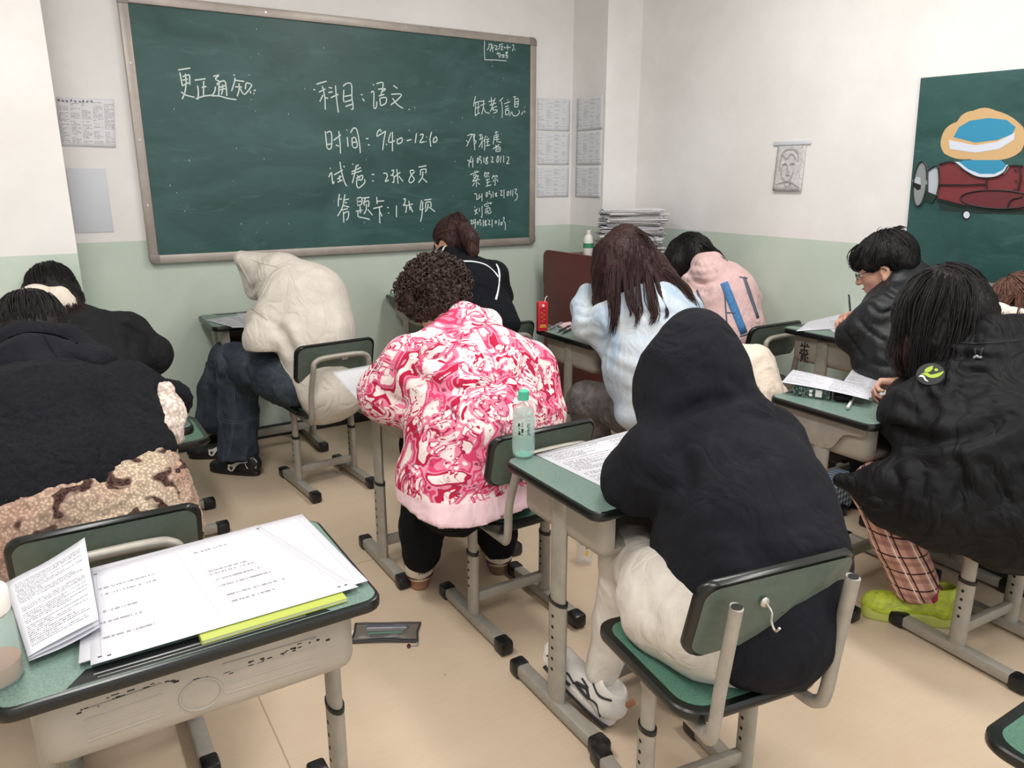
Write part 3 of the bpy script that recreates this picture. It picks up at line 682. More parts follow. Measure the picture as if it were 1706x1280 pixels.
MURAL_LINES = [[(1.5739,1.4075),(1.5763,1.3995),(1.5857,1.3919),(1.6016,1.3852),(1.6235,1.3795),(1.6503,1.3753),(1.681,1.3726),(1.7141,1.3718),(1.7481,1.3728),(1.7811,1.3757),(1.8114,1.3804),(1.8373,1.3867),(1.8573,1.3942),(1.8703,1.4025),(1.8754,1.4112),(1.8723,1.4198),(1.8613,1.4278),(1.8431,1.4348),(1.8186,1.4403),(1.7895,1.4443),(1.7572,1.4464),(1.7236,1.4466),(1.6903,1.4449),(1.6589,1.4416),(1.6309,1.4366),(1.6076,1.4305),(1.5899,1.4233),(1.5785,1.4155),(1.5738,1.4076)],[(2.0378,1.4675),(2.0377,1.4485),(2.0388,1.4302),(2.0411,1.4135),(2.0444,1.3988),(2.0487,1.3869),(2.0538,1.3781),(2.0595,1.3729),(2.0656,1.3714),(2.0718,1.3737),(2.078,1.3798),(2.0838,1.3894),(2.089,1.4021),(2.0934,1.4175),(2.0969,1.435),(2.0993,1.4537),(2.1006,1.4731),(2.1006,1.4923),(2.0994,1.5106),(2.097,1.5273),(2.0935,1.5418),(2.0892,1.5534),(2.084,1.5618),(2.0783,1.5667),(2.0723,1.5679),(2.0662,1.5653),(2.0601,1.5592),(2.0545,1.5496),(2.0494,1.5371),(2.045,1.522),(2.0415,1.5049),(2.0391,1.4865)],[(1.9804,1.4669),(1.888,1.4669),(1.7769,1.4708)],[(1.7807,1.4949),(1.7735,1.4497)],[(1.6581,1.5422),(1.6455,1.4951),(1.649,1.444)],[(1.9943,1.5538),(1.9349,1.5646),(1.8734,1.5255),(1.8154,1.4994),(1.748,1.4994),(1.7114,1.5208),(1.6988,1.5449),(1.6452,1.5442)],[(1.9806,1.4071),(1.8508,1.3789)],[(2.0404,1.5265),(2.0014,1.546),(1.9822,1.4788),(1.9849,1.4191)],[(1.6767,1.373),(1.6678,1.4067),(1.6252,1.4224)],[(1.6739,1.5315),(1.6696,1.5227)],[(1.6632,1.4877),(1.659,1.479)],[(1.6649,1.4548),(1.6607,1.446)]]

# ------------------------------------------------------------------ materials
def build_mats():
    # walls: white above, pale green wainscot below 1.18 m, with scuffs
    t = NT('wall_paint', (236, 233, 230), .75, spec=.25)
    pos = t.coord('Position')
    z = t.sep(pos)[2]
    smud = t.noise(pos, 2.2, 6, .65)
    white = t.ramp(smud, [(.3, (226, 222, 219)), (.7, (238, 235, 233))])
    green = t.ramp(smud, [(.3, (190, 202, 189)), (.7, (202, 213, 201))])
    base = t.mix(t.math('GREATER_THAN', z, 1.18), green, white)
    sc = t.ramp(t.noise(pos, 30, 3, .5), [(.72, 0.0), (.78, 1.0)])
    lowm = t.ramp(t.noise(pos, 1.3, 3, .6), [(.5, 0.0), (.75, 1.0)])
    t.color(t.mix(t.math('MULTIPLY', t.math('MULTIPLY', sc, lowm), .35), base, (120, 122, 116)))
    t.bump(t.noise(pos, 120, 3), .06, .003)
    # floor
    t = NT('floor_vinyl', (205, 176, 146), .32, spec=.35)
    pos = t.coord('Position')
    a = t.ramp(t.noise(pos, 1.6, 6, .65), [(.3, (200, 178, 153)), (.7, (212, 192, 168))])
    grain = t.noise(t.coord('Position', (3, 40, 3)), 3, 4, .6)
    a = t.mix(t.math('MULTIPLY', t.ramp(grain, [(.45, 0.0), (.8, 1.0)]), .25), a, (190, 165, 138))
    spk = t.ramp(t.vor(pos, 16), [(.025, 1.0), (.05, 0.0)])
    spm = t.ramp(t.noise(pos, 4, 2), [(.52, 0.0), (.6, 1.0)])
    a = t.mix(t.math('MULTIPLY', spk, spm), a, (92, 76, 62))
    s = t.sep(pos)
    seam = t.math('LESS_THAN', t.math('ABSOLUTE', t.math('SUBTRACT', t.math('FRACT', t.math('MULTIPLY', t.math('ADD', s[1], .33), .5)), .5)), .0012)
    seam2 = t.math('LESS_THAN', t.math('ABSOLUTE', t.math('SUBTRACT', t.math('FRACT', t.math('MULTIPLY', t.math('ADD', s[0], .62), .5)), .5)), .0012)
    a = t.mix(t.math('MULTIPLY', t.math('MAXIMUM', seam, seam2), .6), a, (150, 118, 92))
    t.color(a)
    t.bump(t.noise(pos, 60, 3), .04, .002)
    simple('ceiling_white', (235, 235, 233), .8)
    simple('lamp_diffuser', (245, 245, 245), .5)
    simple('black_skirting', (24, 24, 26), .35, var=.25)
    # chalkboard
    t = NT('board_green', (34, 74, 68), .42, spec=.45)
    v = t.coord()
    n1 = t.noise(t.coord(scale=(1, 1, 2.6)), 1.5, 5, .6, 1.2)
    n2 = t.noise(t.coord(scale=(.8, 1, 3.2), rot=(0, .25, 0)), 3.2, 6, .7, 1.5)
    c = t.ramp(n1, [(.3, (30, 66, 62)), (.72, (58, 94, 92))])
    c = t.mix(t.ramp(n2, [(.55, 0.0), (.85, .45)]), c, (98, 134, 130))
    t.color(c)
    simple('alu_frame', (168, 158, 150), .42, .35, var=.06, vscale=8)
    simple('alu_corner', (136, 128, 122), .45, .3)
    simple('screw_metal', (190, 185, 175), .35, .7)
    simple('chalk', (214, 226, 222), .9)
    # furniture
    simple('leg_paint', (158, 152, 142), .42, .15, var=.05, vscale=25)
    simple('tray_paint', (160, 152, 140), .5, .05, var=.05, vscale=6)
    simple('tray_inside', (110, 102, 92), .6)
    simple('black_plastic', (19, 20, 22), .32, var=.2, vscale=20)
    simple('black_rim', (15, 19, 18), .28)
    t = NT('laminate', (94, 132, 118), .38, spec=.5)
    v = t.coord()
    c = t.ramp(t.noise(v, 260, 3, .6), [(.35, (94, 118, 108)), (.65, (120, 142, 132))])
    t.color(c)
    t = NT('seat_green', (70, 116, 94), .36)
    v = t.coord()
    t.color(t.ramp(t.noise(v, 180, 3, .6), [(.35, (68, 106, 90)), (.65, (86, 124, 106))]))
    simple('back_green', (84, 96, 86), .42, var=.06, vscale=60)
    simple('groove_highlight', (150, 152, 150), .3, .5)  # pale strips paint the white highlight line into the pen groove
    simple('hole_black', (18, 17, 16), .8)
    simple('maroon_board', (98, 48, 45), .45, var=.08, vscale=3)
    simple('scuff_black', (30, 27, 25), .8)
    # paper
    def paper(name, lines, cols, density, ink=(70, 70, 74), base=(206, 206, 213), grid=False, title=False, tint=None):
        t = NT(name, base, .75, spec=.2)
        uv = t.node('ShaderNodeTexCoord').outputs['UV']
        s = t.sep(uv)
        rows = t.math('MULTIPLY', s[1], float(lines))
        fr = t.math('FRACT', rows)
        ri = t.math('FLOOR', rows)
        cu = t.math('MULTIPLY', s[0], float(cols))
        cf = t.math('FRACT', cu)
        ci = t.math('FLOOR', cu)
        line = t.math('LESS_THAN', t.math('ABSOLUTE', t.math('SUBTRACT', fr, .5)), .24)
        cb = t.node('ShaderNodeCombineXYZ')
        t.link(t.math('MULTIPLY', s[0], 120.0), cb.inputs[0])
        t.link(t.math('MULTIPLY', ri, 7.31), cb.inputs[1])
        g = t.math('GREATER_THAN', t.noise(cb.outputs[0], 1.0, 1, .5), .47)
        # ragged line ends, paragraph gaps
        cb2 = t.node('ShaderNodeCombineXYZ')
        t.link(t.math('MULTIPLY', ri, 3.7), cb2.inputs[0])
        t.link(t.math('MULTIPLY', ci, 5.1), cb2.inputs[1])
        wn = t.node('ShaderNodeTexWhiteNoise', noise_dimensions='3D')
        t.link(cb2.outputs[0], wn.inputs['Vector'])
        endx = t.math('LESS_THAN', cf, t.math('ADD', .35, t.math('MULTIPLY', wn.outputs['Value'], 1.4)))
        marg = t.math('LESS_THAN', t.math('ABSOLUTE', t.math('SUBTRACT', cf, .5)), .42)
        mv = t.math('LESS_THAN', t.math('ABSOLUTE', t.math('SUBTRACT', s[1], .5)), .44)
        keep = t.math('LESS_THAN', wn.outputs['Value'], density)
        m = line
        for q in (g, endx, marg, mv, keep):
            m = t.math('MULTIPLY', m, q)
        if grid:
            gl = t.math('LESS_THAN', t.math('ABSOLUTE', t.math('SUBTRACT', fr, .96)), .035)
            gl = t.math('MULTIPLY', t.math('MULTIPLY', gl, marg), .35)
            edge = t.math('LESS_THAN', t.math('ABSOLUTE', t.math('SUBTRACT', t.math('ABSOLUTE', t.math('SUBTRACT', cf, .5)), .43)), .003)
            gl = t.math('MAXIMUM', gl, t.math('MULTIPLY', edge, .5))
            gl = t.math('MULTIPLY', gl, mv)
            m = t.math('MAXIMUM', m, gl)
        col = t.mix(t.math('MULTIPLY', m, .8), base, ink)
        t.color(col)
        return t.m
    paper('paper_exam', 52, 2, .86)
    paper('paper_page', 44, 1, .9)
    paper('paper_answer', 26, 2, .22, ink=(120, 116, 124), grid=True)
    paper('paper_table', 30, 5, .8, ink=(130, 128, 132), base=(226, 224, 228), grid=True)
    paper('paper_list', 24, 4, .5, ink=(150, 150, 156), base=(218, 219, 222), grid=True)
    simple('paper_plain', (216, 216, 220), .75)
    simple('paper_side', (176, 173, 172), .8, var=.2, vscale=120)  # darkened to put the dark gaps between piled bundles into the colour
    simple('paper_grey', (206, 208, 214), .6)
    simple('paper_pink', (226, 186, 186), .7)
    simple('ink_black', (38, 36, 40), .7)
    simple('pencil_grey', (150, 145, 148), .8)
    t = NT('pencil_shade', (214, 211, 212), .8)
    t.color(t.ramp(t.noise(t.coord(scale=(1, 1, 1)), 70, 6, .8, 1.5), [(.38, (168, 163, 165)), (.6, (224, 221, 221))]))
    simple('book_yellow', (170, 180, 80), .5)
    simple('book_blue', (58, 140, 190), .45)
    simple('book_green', (60, 140, 98), .5)
    # small things
    t = NT('clear_plastic', (214, 236, 230), .08)
    t.b.inputs['Alpha'].default_value = 0.17
    t = NT('clear_glass', (230, 230, 226), .04)
    t.b.inputs['Alpha'].default_value = 0.2
    t = NT('water', (188, 226, 214), .05)
    t.b.inputs['Alpha'].default_value = 0.34
    simple('cap_green', (84, 190, 156), .4)
    simple('base_green', (92, 205, 178), .3)
    simple('label_white', (206, 226, 216), .5)
    simple('white_plastic', (232, 228, 222), .4)
    simple('coffee_milk', (166, 106, 72), .4)
    simple('carton_red', (206, 44, 58), .4)
    simple('carton_red_dark', (176, 30, 48), .4)
    simple('print_yellow', (232, 190, 70), .5)
    simple('print_white', (236, 230, 226), .5)
    simple('carton_dark', (30, 52, 46), .4)
    t = NT('carton_print', (30, 52, 46), .4)
    t.color(t.ramp(t.noise(t.coord(), 120, 3, .6, 2), [(.52, (28, 50, 44)), (.56, (150, 166, 158))], 'CONSTANT'))
    simple('pen_dark', (40, 42, 46), .35)
    simple('pen_white', (228, 228, 230), .35)
    simple('pen_blue', (58, 78, 128), .35)
    simple('pen_grey', (140, 142, 145), .35)
    t = NT('pouch_film', (120, 116, 112), .25)
    t.b.inputs['Alpha'].default_value = .42
    simple('pouch_trim', (50, 50, 50), .5)
    simple('tag_red', (80, 28, 26), .5)
    t = NT('checked_cloth', (200, 205, 210), .8)
    w1 = t.math('FRACT', t.math('MULTIPLY', t.sep(t.coord())[0], 34.0))
    w2 = t.math('FRACT', t.math('MULTIPLY', t.sep(t.coord())[2], 34.0))
    w3 = t.math('FRACT', t.math('MULTIPLY', t.sep(t.coord())[1], 34.0))
    h1 = t.math('GREATER_THAN', t.math('ADD', w1, 0), .5)
    h2 = t.math('GREATER_THAN', w2, .5)
    t.color(t.ramp(t.math('MULTIPLY', t.math('ADD', h1, h2), .5), [(0, (226, 228, 230)), (.3, (150, 166, 180)), (.8, (84, 104, 124))], 'CONSTANT'))
    # mural
    simple('mural_maroon', (116, 46, 50), .5, var=.06, vscale=12)
    simple('mural_maroon_dark', (100, 40, 46), .5)
    simple('mural_grey', (136, 142, 142), .5)
    simple('mural_light', (178, 184, 190), .5)
    simple('mural_black', (20, 22, 24), .55)
    simple('mural_tan', (206, 170, 122), .5)
    simple('mural_blue', (50, 140, 176), .5)
    simple('mural_white', (208, 214, 226), .5)
    simple('mural_underside', (26, 46, 42), .5)
    # people
    t = NT('skin', (214, 164, 142), .5, spec=.4)
    t.b.inputs['Subsurface Weight'].default_value = .08
    t.b.inputs['Subsurface Radius'].default_value = (.01, .004, .002)
    t.color(t.ramp(t.noise(t.coord(), 14, 4), [(.3, (204, 150, 130)), (.7, (220, 172, 150))]))
    simple('lip', (168, 96, 88), .5)
    simple('eye_white', (226, 222, 218), .3)
    simple('eye_dark', (24, 18, 16), .2)

    def hair(name, a, b, rough=.46, streak=(160, 160, 26)):
        t = NT(name, a, rough, spec=.22)
        n = t.noise(t.coord(scale=streak), 1.0, 4, .65, .4)
        t.color(t.ramp(n, [(.35, a), (.7, b)]))
        t.bump(n, .5, .004)
        return t
    hair('hair_black', (12, 11, 12), (32, 28, 28))
    hair('hair_darkbrown', (26, 15, 15), (72, 47, 44))
    hair('hair_brown', (62, 40, 34), (128, 92, 78))
    hair('hair_curly', (30, 22, 20), (78, 58, 50), .4, (90, 90, 90))

    def cloth(name, col, var=.08, bump=.35, bscale=500, rough=.9, vs=14, fold=.35):
        t = NT(name, col, rough, spec=.2)
        c = np.array(col, float)
        v = t.coord()
        t.color(t.ramp(t.noise(v, vs, 5, .7), [(.3, tuple(np.clip(c * (1 - var), 0, 255))), (.7, tuple(np.clip(c * (1 + var), 0, 255)))]))
        t.bump(t.noise(v, bscale, 3, .6), bump, .0015)
        # broad creases under the weave
        w = t.noise(t.coord(scale=(1, 1, .7)), 7.5, 2, .5, 1.6)
        rid = t.math('ABSOLUTE', t.math('SUBTRACT', w, .5))
        rid = t.math('MINIMUM', t.math('MULTIPLY', rid, 5.0), 1.0)
        nb = t.node('ShaderNodeBump')
        nb.inputs['Strength'].default_value = fold
        nb.inputs['Distance'].default_value = .012
        t.link(rid, nb.inputs['Height'])
        t.link(nb.outputs[0], t.b.inputs['Normal'].links[0].from_node.inputs['Normal'])
        t.b.inputs['Sheen Weight'].default_value = .1 if sum(col) > 300 else .0
        return t
    cloth('sweat_black', (22, 23, 29), .15)
    t = cloth('fleece_black', (16, 17, 21), .2, .9, 170)
    # lint specks on the fleece
    v = t.coord()
    sp = t.ramp(t.vor(v, 38), [(.022, 1.0), (.03, 0.0)])
    spm = t.ramp(t.noise(v, 9, 2), [(.5, 0.0), (.56, 1.0)])
    c0 = t.ramp(t.noise(v, 120, 3, .6), [(.3, (9, 10, 13)), (.7, (24, 25, 31))])
    t.color(t.mix(t.math('MULTIPLY', sp, spm), c0, (168, 166, 164)))
    t = NT('fleece_leopard', (205, 185, 165), .95, spec=.1)
    v = t.coord()
    n = t.noise(v, 10.5, 2, .5, .8)
    n2 = t.noise(v, 2.8, 2, .5)
    c = t.ramp(n2, [(.35, (182, 162, 126)), (.5, (206, 190, 166)), (.64, (176, 138, 124))])
    c = t.mix(t.ramp(n, [(.545, 0.0), (.58, 1.0)]), c, (44, 28, 30))
    vv = t.vor(v, 140)
    c = t.mix(t.math('MULTIPLY', t.ramp(vv, [(.25, 0.0), (.6, 1.0)]), .55), c, (96, 74, 62))  # gaps between the nubs darkened, their shade put into the colour
    t.color(c)
    t.bump(vv, -1.0, .01)
    cloth('jacket_dark', (31, 31, 33), .15, .5, 260)
    cloth('hoodie_cream', (208, 200, 189), .04, .35, 260)
    cloth('hood_cream', (226, 214, 200), .05)
    # pink camouflage
    t = NT('camo_pink', (220, 90, 130), .85, spec=.15)
    v = t.coord()
    n = t.noise(v, 6.4, 2, .5, 1.5)
    nb = t.noise(t.coord(scale=(1.1, .9, 1.3)), 8.0, 2, .5, 2.6)
    c = t.ramp(n, [(0, (238, 222, 218)), (.45, (222, 126, 152)), (.495, (206, 66, 104)), (.535, (228, 140, 164)), (.575, (186, 34, 68)), (.635, (238, 220, 218))], 'CONSTANT')
    c2 = t.ramp(nb, [(0, (186, 32, 66)), (.36, (238, 220, 218)), (.47, (226, 130, 156)), (.54, (196, 44, 82)), (.585, (238, 222, 220)), (.70, (218, 112, 142))], 'CONSTANT')
    msk = t.math('GREATER_THAN', t.noise(v, 4.4, 2, .5, 1.0), .5)
    c = t.mix(msk, c, c2)
    e1 = t.math('LESS_THAN', t.math('ABSOLUTE', t.math('SUBTRACT', n, .575)), .006)
    e2 = t.math('LESS_THAN', t.math('ABSOLUTE', t.math('SUBTRACT', nb, .56)), .008)
    c = t.mix(t.math('MULTIPLY', t.math('MAXIMUM', e1, e2), .7), c, (110, 44, 66))
    t.color(c)
    t.bump(t.noise(v, 400, 3), .2, .001)
    cloth('hem_pink', (236, 202, 208), .03)
    cloth('jacket_black', (15, 17, 23), .12)
    simple('piping_white', (226, 228, 232), .7)
    t = cloth('tie_dye_blue', (196, 212, 224), .05)
    t.color(t.ramp(t.noise(t.coord(), 5, 4, .6, 1), [(.3, (160, 180, 198)), (.5, (184, 195, 206)), (.7, (196, 202, 202))]))
    cloth('fuzzy_grey', (92, 86, 84), .3, .9, 190)
    cloth('hoodie_pink', (218, 184, 182), .04)
    simple('print_blue', (70, 124, 176), .8, var=.1, vscale=60)
    simple('print_slate', (92, 98, 112), .8)
    t = NT('down_dark', (30, 32, 38), .5, spec=.4)
    v = t.coord()
    t.color(t.ramp(t.noise(v, 26, 5, .7, 1.4), [(.35, (15, 17, 20)), (.62, (26, 29, 33)), (.72, (56, 62, 74))]))  # the grey-blue tone paints wrinkle highlights into the colour
    t.bump(t.noise(v, 60, 4), .4, .006)
    cloth('puffer_black', (16, 16, 18), .12, .2, 60, .62, 8, .5)
    cloth('cream_coat', (216, 202, 186), .04, .4, 120)
    t = NT('sherpa_cream', (224, 212, 200), .95)
    vv = t.vor(t.coord(), 90)
    t.color(t.ramp(vv, [(.1, (236, 226, 214)), (.7, (178, 160, 148))]))
    t.bump(vv, -1.0, .01)
    t = NT('denim', (56, 66, 82), .85, spec=.15)
    v = t.coord()
    c = t.ramp(t.noise(t.coord(scale=(1, 1, .5)), 9, 5, .7), [(.3, (44, 51, 60)), (.55, (64, 72, 82)), (.8, (98, 104, 110))])
    t.color(c)
    t.bump(t.noise(v, 600, 2), .3, .001)
    cloth('trouser_black', (12, 13, 15), .1)
    cloth('trouser_white', (208, 200, 190), .04)
    t = NT('trouser_plaid', (196, 146, 130), .9)
    v = t.coord()
    s = t.sep(v)
    def stripe(ax, f, w, ph=0.0):
        return t.math('LESS_THAN', t.math('FRACT', t.math('ADD', t.math('MULTIPLY', s[ax], f), ph)), w)
    xy = t.math('ADD', t.math('ADD', t.math('MULTIPLY', s[0], .56), t.math('MULTIPLY', s[1], -.83)), t.math('MULTIPLY', s[2], .52))
    s = list(s)
    s.append(xy)
    c = t.mix(t.math('MULTIPLY', stripe(3, 16.0, .3), .5), (196, 150, 134), (140, 92, 84))
    c = t.mix(t.math('MULTIPLY', stripe(2, 15.0, .25), .5), c, (128, 84, 76))
    c = t.mix(stripe(3, 16.0, .09, .4), c, (54, 30, 32))
    c = t.mix(stripe(2, 15.0, .09, .5), c, (48, 28, 30))
    c = t.mix(stripe(3, 16.0, .07, .6), c, (228, 208, 196))
    t.color(c)
    simple('shoe_black', (20, 21, 23), .45, var=.2)
    simple('shoe_white', (220, 214, 208), .5, var=.05)
    simple('shoe_cream', (222, 208, 186), .5, var=.05)
    simple('sole_brown', (122, 94, 78), .6)
    simple('sole_tan', (158, 112, 84), .6)
    simple('shoe_yellow', (176, 188, 58), .55, var=.16, vscale=40)
    simple('sole_yellow', (182, 188, 96), .6)
    simple('sock_grey', (190, 186, 182), .85)
    simple('sock_red', (150, 44, 66), .85)
    simple('thread_pale', (208, 206, 196), .9)
    simple('thread_dull', (96, 102, 108), .9)
    simple('glasses_frame', (26, 22, 22), .3)
    simple('patch_black', (30, 32, 32), .7)
    simple('leaf_lime', (156, 180, 58), .75)
    simple('leaf_white', (232, 238, 222), .6)
    simple('bag_pink', (206, 164, 172), .6, var=.06)


build_mats()


# ------------------------------------------------------------------ room
def room():
    X0, X1, Y0, YB = -2.6, 3.5, -2.2, 4.42
    for n, c, s, m in (
        ('floor', ((X0 + X1) / 2, (Y0 + YB) / 2, -.05), (X1 - X0 + .2, YB - Y0 + .2, .1), 'floor_vinyl'),
        ('ceiling', ((X0 + X1) / 2, (Y0 + YB) / 2, 3.15), (X1 - X0 + .2, YB - Y0 + .2, .1), 'ceiling_white'),
        ('wall_back', ((X0 + X1) / 2, YB + .05, 1.55), (X1 - X0 + .2, .1, 3.1), 'wall_paint'),
        ('wall_right', (X1 + .05, (Y0 + YB) / 2, 1.55), (.1, YB - Y0, 3.1), 'wall_paint'),
        ('wall_left', (X0 - .05, (Y0 + YB) / 2, 1.55), (.1, YB - Y0, 3.1), 'wall_paint'),
        ('trim_1', ((X0 + .152) / 2, (3.83 + YB) / 2, 1.55), (.152 - X0, YB - 3.83, 3.1), 'wall_paint'),
        ('trim_2', ((3.22 + X1) / 2, (4.06 + YB) / 2, 1.55), (X1 - 3.22, YB - 4.06, 3.1), 'wall_paint'),
    ):
        struct(MB().box(c, s).build(n, m, smooth=False))
    h = .075
    b = MB()
    b.box(((.152 + 3.22) / 2, YB - .009, h / 2), (3.22 - .152, .018, h), .003)
    b.box(((X0 + .17) / 2, 3.83 - .009, h / 2), (.17 - X0, .018, h), .003)
    b.box((.152 + .009, (3.83 + YB) / 2, h / 2), (.018, YB - 3.83, h), .003)
    struct(b.build('baseboard_back', 'black_skirting'))
    b = MB()
    b.box((X1 - .009, (Y0 + 4.06) / 2, h / 2), (.018, 4.06 - Y0, h), .003)
    b.box((3.211, (4.06 + YB) / 2, h / 2), (.018, YB - 4.06, h), .003)
    struct(b.build('baseboard_right', 'black_skirting'))
    for lx, ly in LAMPS:
        pos = ('rear ' if ly < 1 else 'front ') + ('left' if lx < 1 else 'right')
        t = thing('ceiling_light', 'white ceiling lamp over the %s of the room' % pos, 'lamp', (lx, ly, 3.1), 0, 'ceiling lamps')
        MB().box((0, 0, -.03), (.42, 1.32, .06), .01).build('housing', 'ceiling_white', t)
        MB().box((0, 0, -.065), (.36, 1.26, .012), .004).build('diffuser', 'lamp_diffuser', t)


def chalkboard():
    x0, x1, z0, z1, y = .497, 2.905, 1.06, 2.357, 4.42
    t = thing('chalkboard', 'wide green chalkboard in a grey metal frame covered with chalk writing', 'chalkboard', (x0, y, z0))
    W, Hh = x1 - x0, z1 - z0
    fw = .045
    MB().box((W / 2, -.014, Hh / 2), (W - .04, .018, Hh - .04)).build('board_panel', 'board_green', t, smooth=False)
    r = MB()
    r.box((W / 2, -.018, fw / 2), (W - 2 * fw, .036, fw), .005)
    r.box((W / 2, -.018, Hh - fw / 2), (W - 2 * fw, .036, fw), .005)
    r.box((fw / 2, -.018, Hh / 2), (fw, .036, Hh - 2 * fw), .005)
    r.box((W - fw / 2, -.018, Hh / 2), (fw, .036, Hh - 2 * fw), .005)
    fr = r.build('frame', 'alu_frame', t)
    for cx, cz, a in ((0, 0, 180), (W, 0, 270), (W, Hh, 0), (0, Hh, 90)):
        sx, sz = (1 if cx == 0 else -1), (1 if cz == 0 else -1)
        out = [(0, 0)] if False else []
        n = 6
        rr = .028
        # quarter-rounded square corner piece
        pts = []
        for i in range(n + 1):
            q = R(90 * i / n)
            pts.append((rr - rr * math.cos(q), rr - rr * math.sin(q)))
        pts += [(fw + .004, 0), (fw + .004, fw + .004), (0, fw + .004)]
        pts = [(cx + sx * px, cz + sz * pz) for px, pz in pts]
        MB().prism(pts, 0, .04, .003, M=Matrix(((1, 0, 0, 0), (0, 0, -1, 0), (0, 1, 0, 0), (0, 0, 0, 1)))).build('frame_corner', 'alu_corner', fr)
    for px, pz in [(.35, fw / 2), (1.0, fw / 2), (1.6, fw / 2), (2.2, fw / 2), (fw / 2, .3), (fw / 2, .62), (fw / 2, .98), (W - fw / 2, .4), (W - fw / 2, .72), (W - fw / 2, 1.02), (.7, Hh - fw / 2), (1.5, Hh - fw / 2), (2.2, Hh - fw / 2)]:
        MB().tube([(px, -.035, pz), (px, -.039, pz)], .006, 10).build('screw', 'screw_metal', fr)
    for name, data in CHALK.items():
        mb = MB()
        for s in data:
            pts = [(p[0], -.0245, p[1]) for p in s]
            pth = smooth_path(pts, 4) if len(pts) > 2 else [Vector(p) for p in pts]
            P = [Vector((p[0], -.0245, p[2])) for p in pth]
            mb.tube(P, [.0022 if name == 'small_note' else .0026 if name.startswith('absent') else .0034] * len(P), 6, sq=(1, .35), up=(0, 0, 1))
        mb.build('chalk_writing', 'chalk', t)
    # loose chalk specks
    mb = MB()
    g = random.Random(4)
    for _ in range(46):
        px, pz = g.uniform(.1, W - .1), g.uniform(.08, Hh - .1)
        mb.tube([(px, -.0243, pz), (px + g.uniform(-.002, .002), -.0243, pz - g.uniform(.002, .012))], .0011, 5, sq=(1, .35))
    mb.build('chalk_speck', 'chalk', t)['kind'] = 'stuff'


def sheet(name, corners, mat, label=None, cat='paper', group=None, parent=None, sag=0.0, curl=None, n=10, th=.0006, lift=0):
    """corners: far-left, far-right, near-right, near-left (u to the right, v away)"""
    fl, fr, nr, nl = [np.array(c, float) for c in corners]
    c0 = (fl + fr + nr + nl) / 4
    V, F, UV = [], [], []
    for j in range(n + 1):
        for i in range(n + 1):
            u, v = i / n, j / n
            p = (nl * (1 - u) + nr * u) * (1 - v) + (fl * (1 - u) + fr * u) * v
            dz = sag * math.sin(PI * u) * math.sin(PI * v)
            if curl:
                dz += curl(u, v)
            p = p + A(0, 0, dz + lift)
            V.append(p - c0)
            UV.append((u, v))
    for j in range(n):
        for i in range(n):
            a = j * (n + 1) + i
            F.append((a, a + 1, a + n + 2, a + n + 1))
    me = bpy.data.meshes.new(name)
    me.from_pydata([tuple(v) for v in V], [], F)
    me.materials.append(MATS[mat])
    ul = me.uv_layers.new(name='UVMap')
    for lp in me.loops:
        ul.data[lp.index].uv = UV[lp.vertex_index]
    me.polygons.foreach_set('use_smooth', [True] * len(F))
    o = bpy.data.objects.new(name, me)
    COL.objects.link(o)
    md = o.modifiers.new('thickness', 'SOLIDIFY')
    md.thickness = th
    md.offset = 0
    o.location = c0
    if parent:
        o.parent = parent
        o.location = Vector(c0) - parent_origin(parent)
    if label:
        tag(o, label, cat, group)
    return o


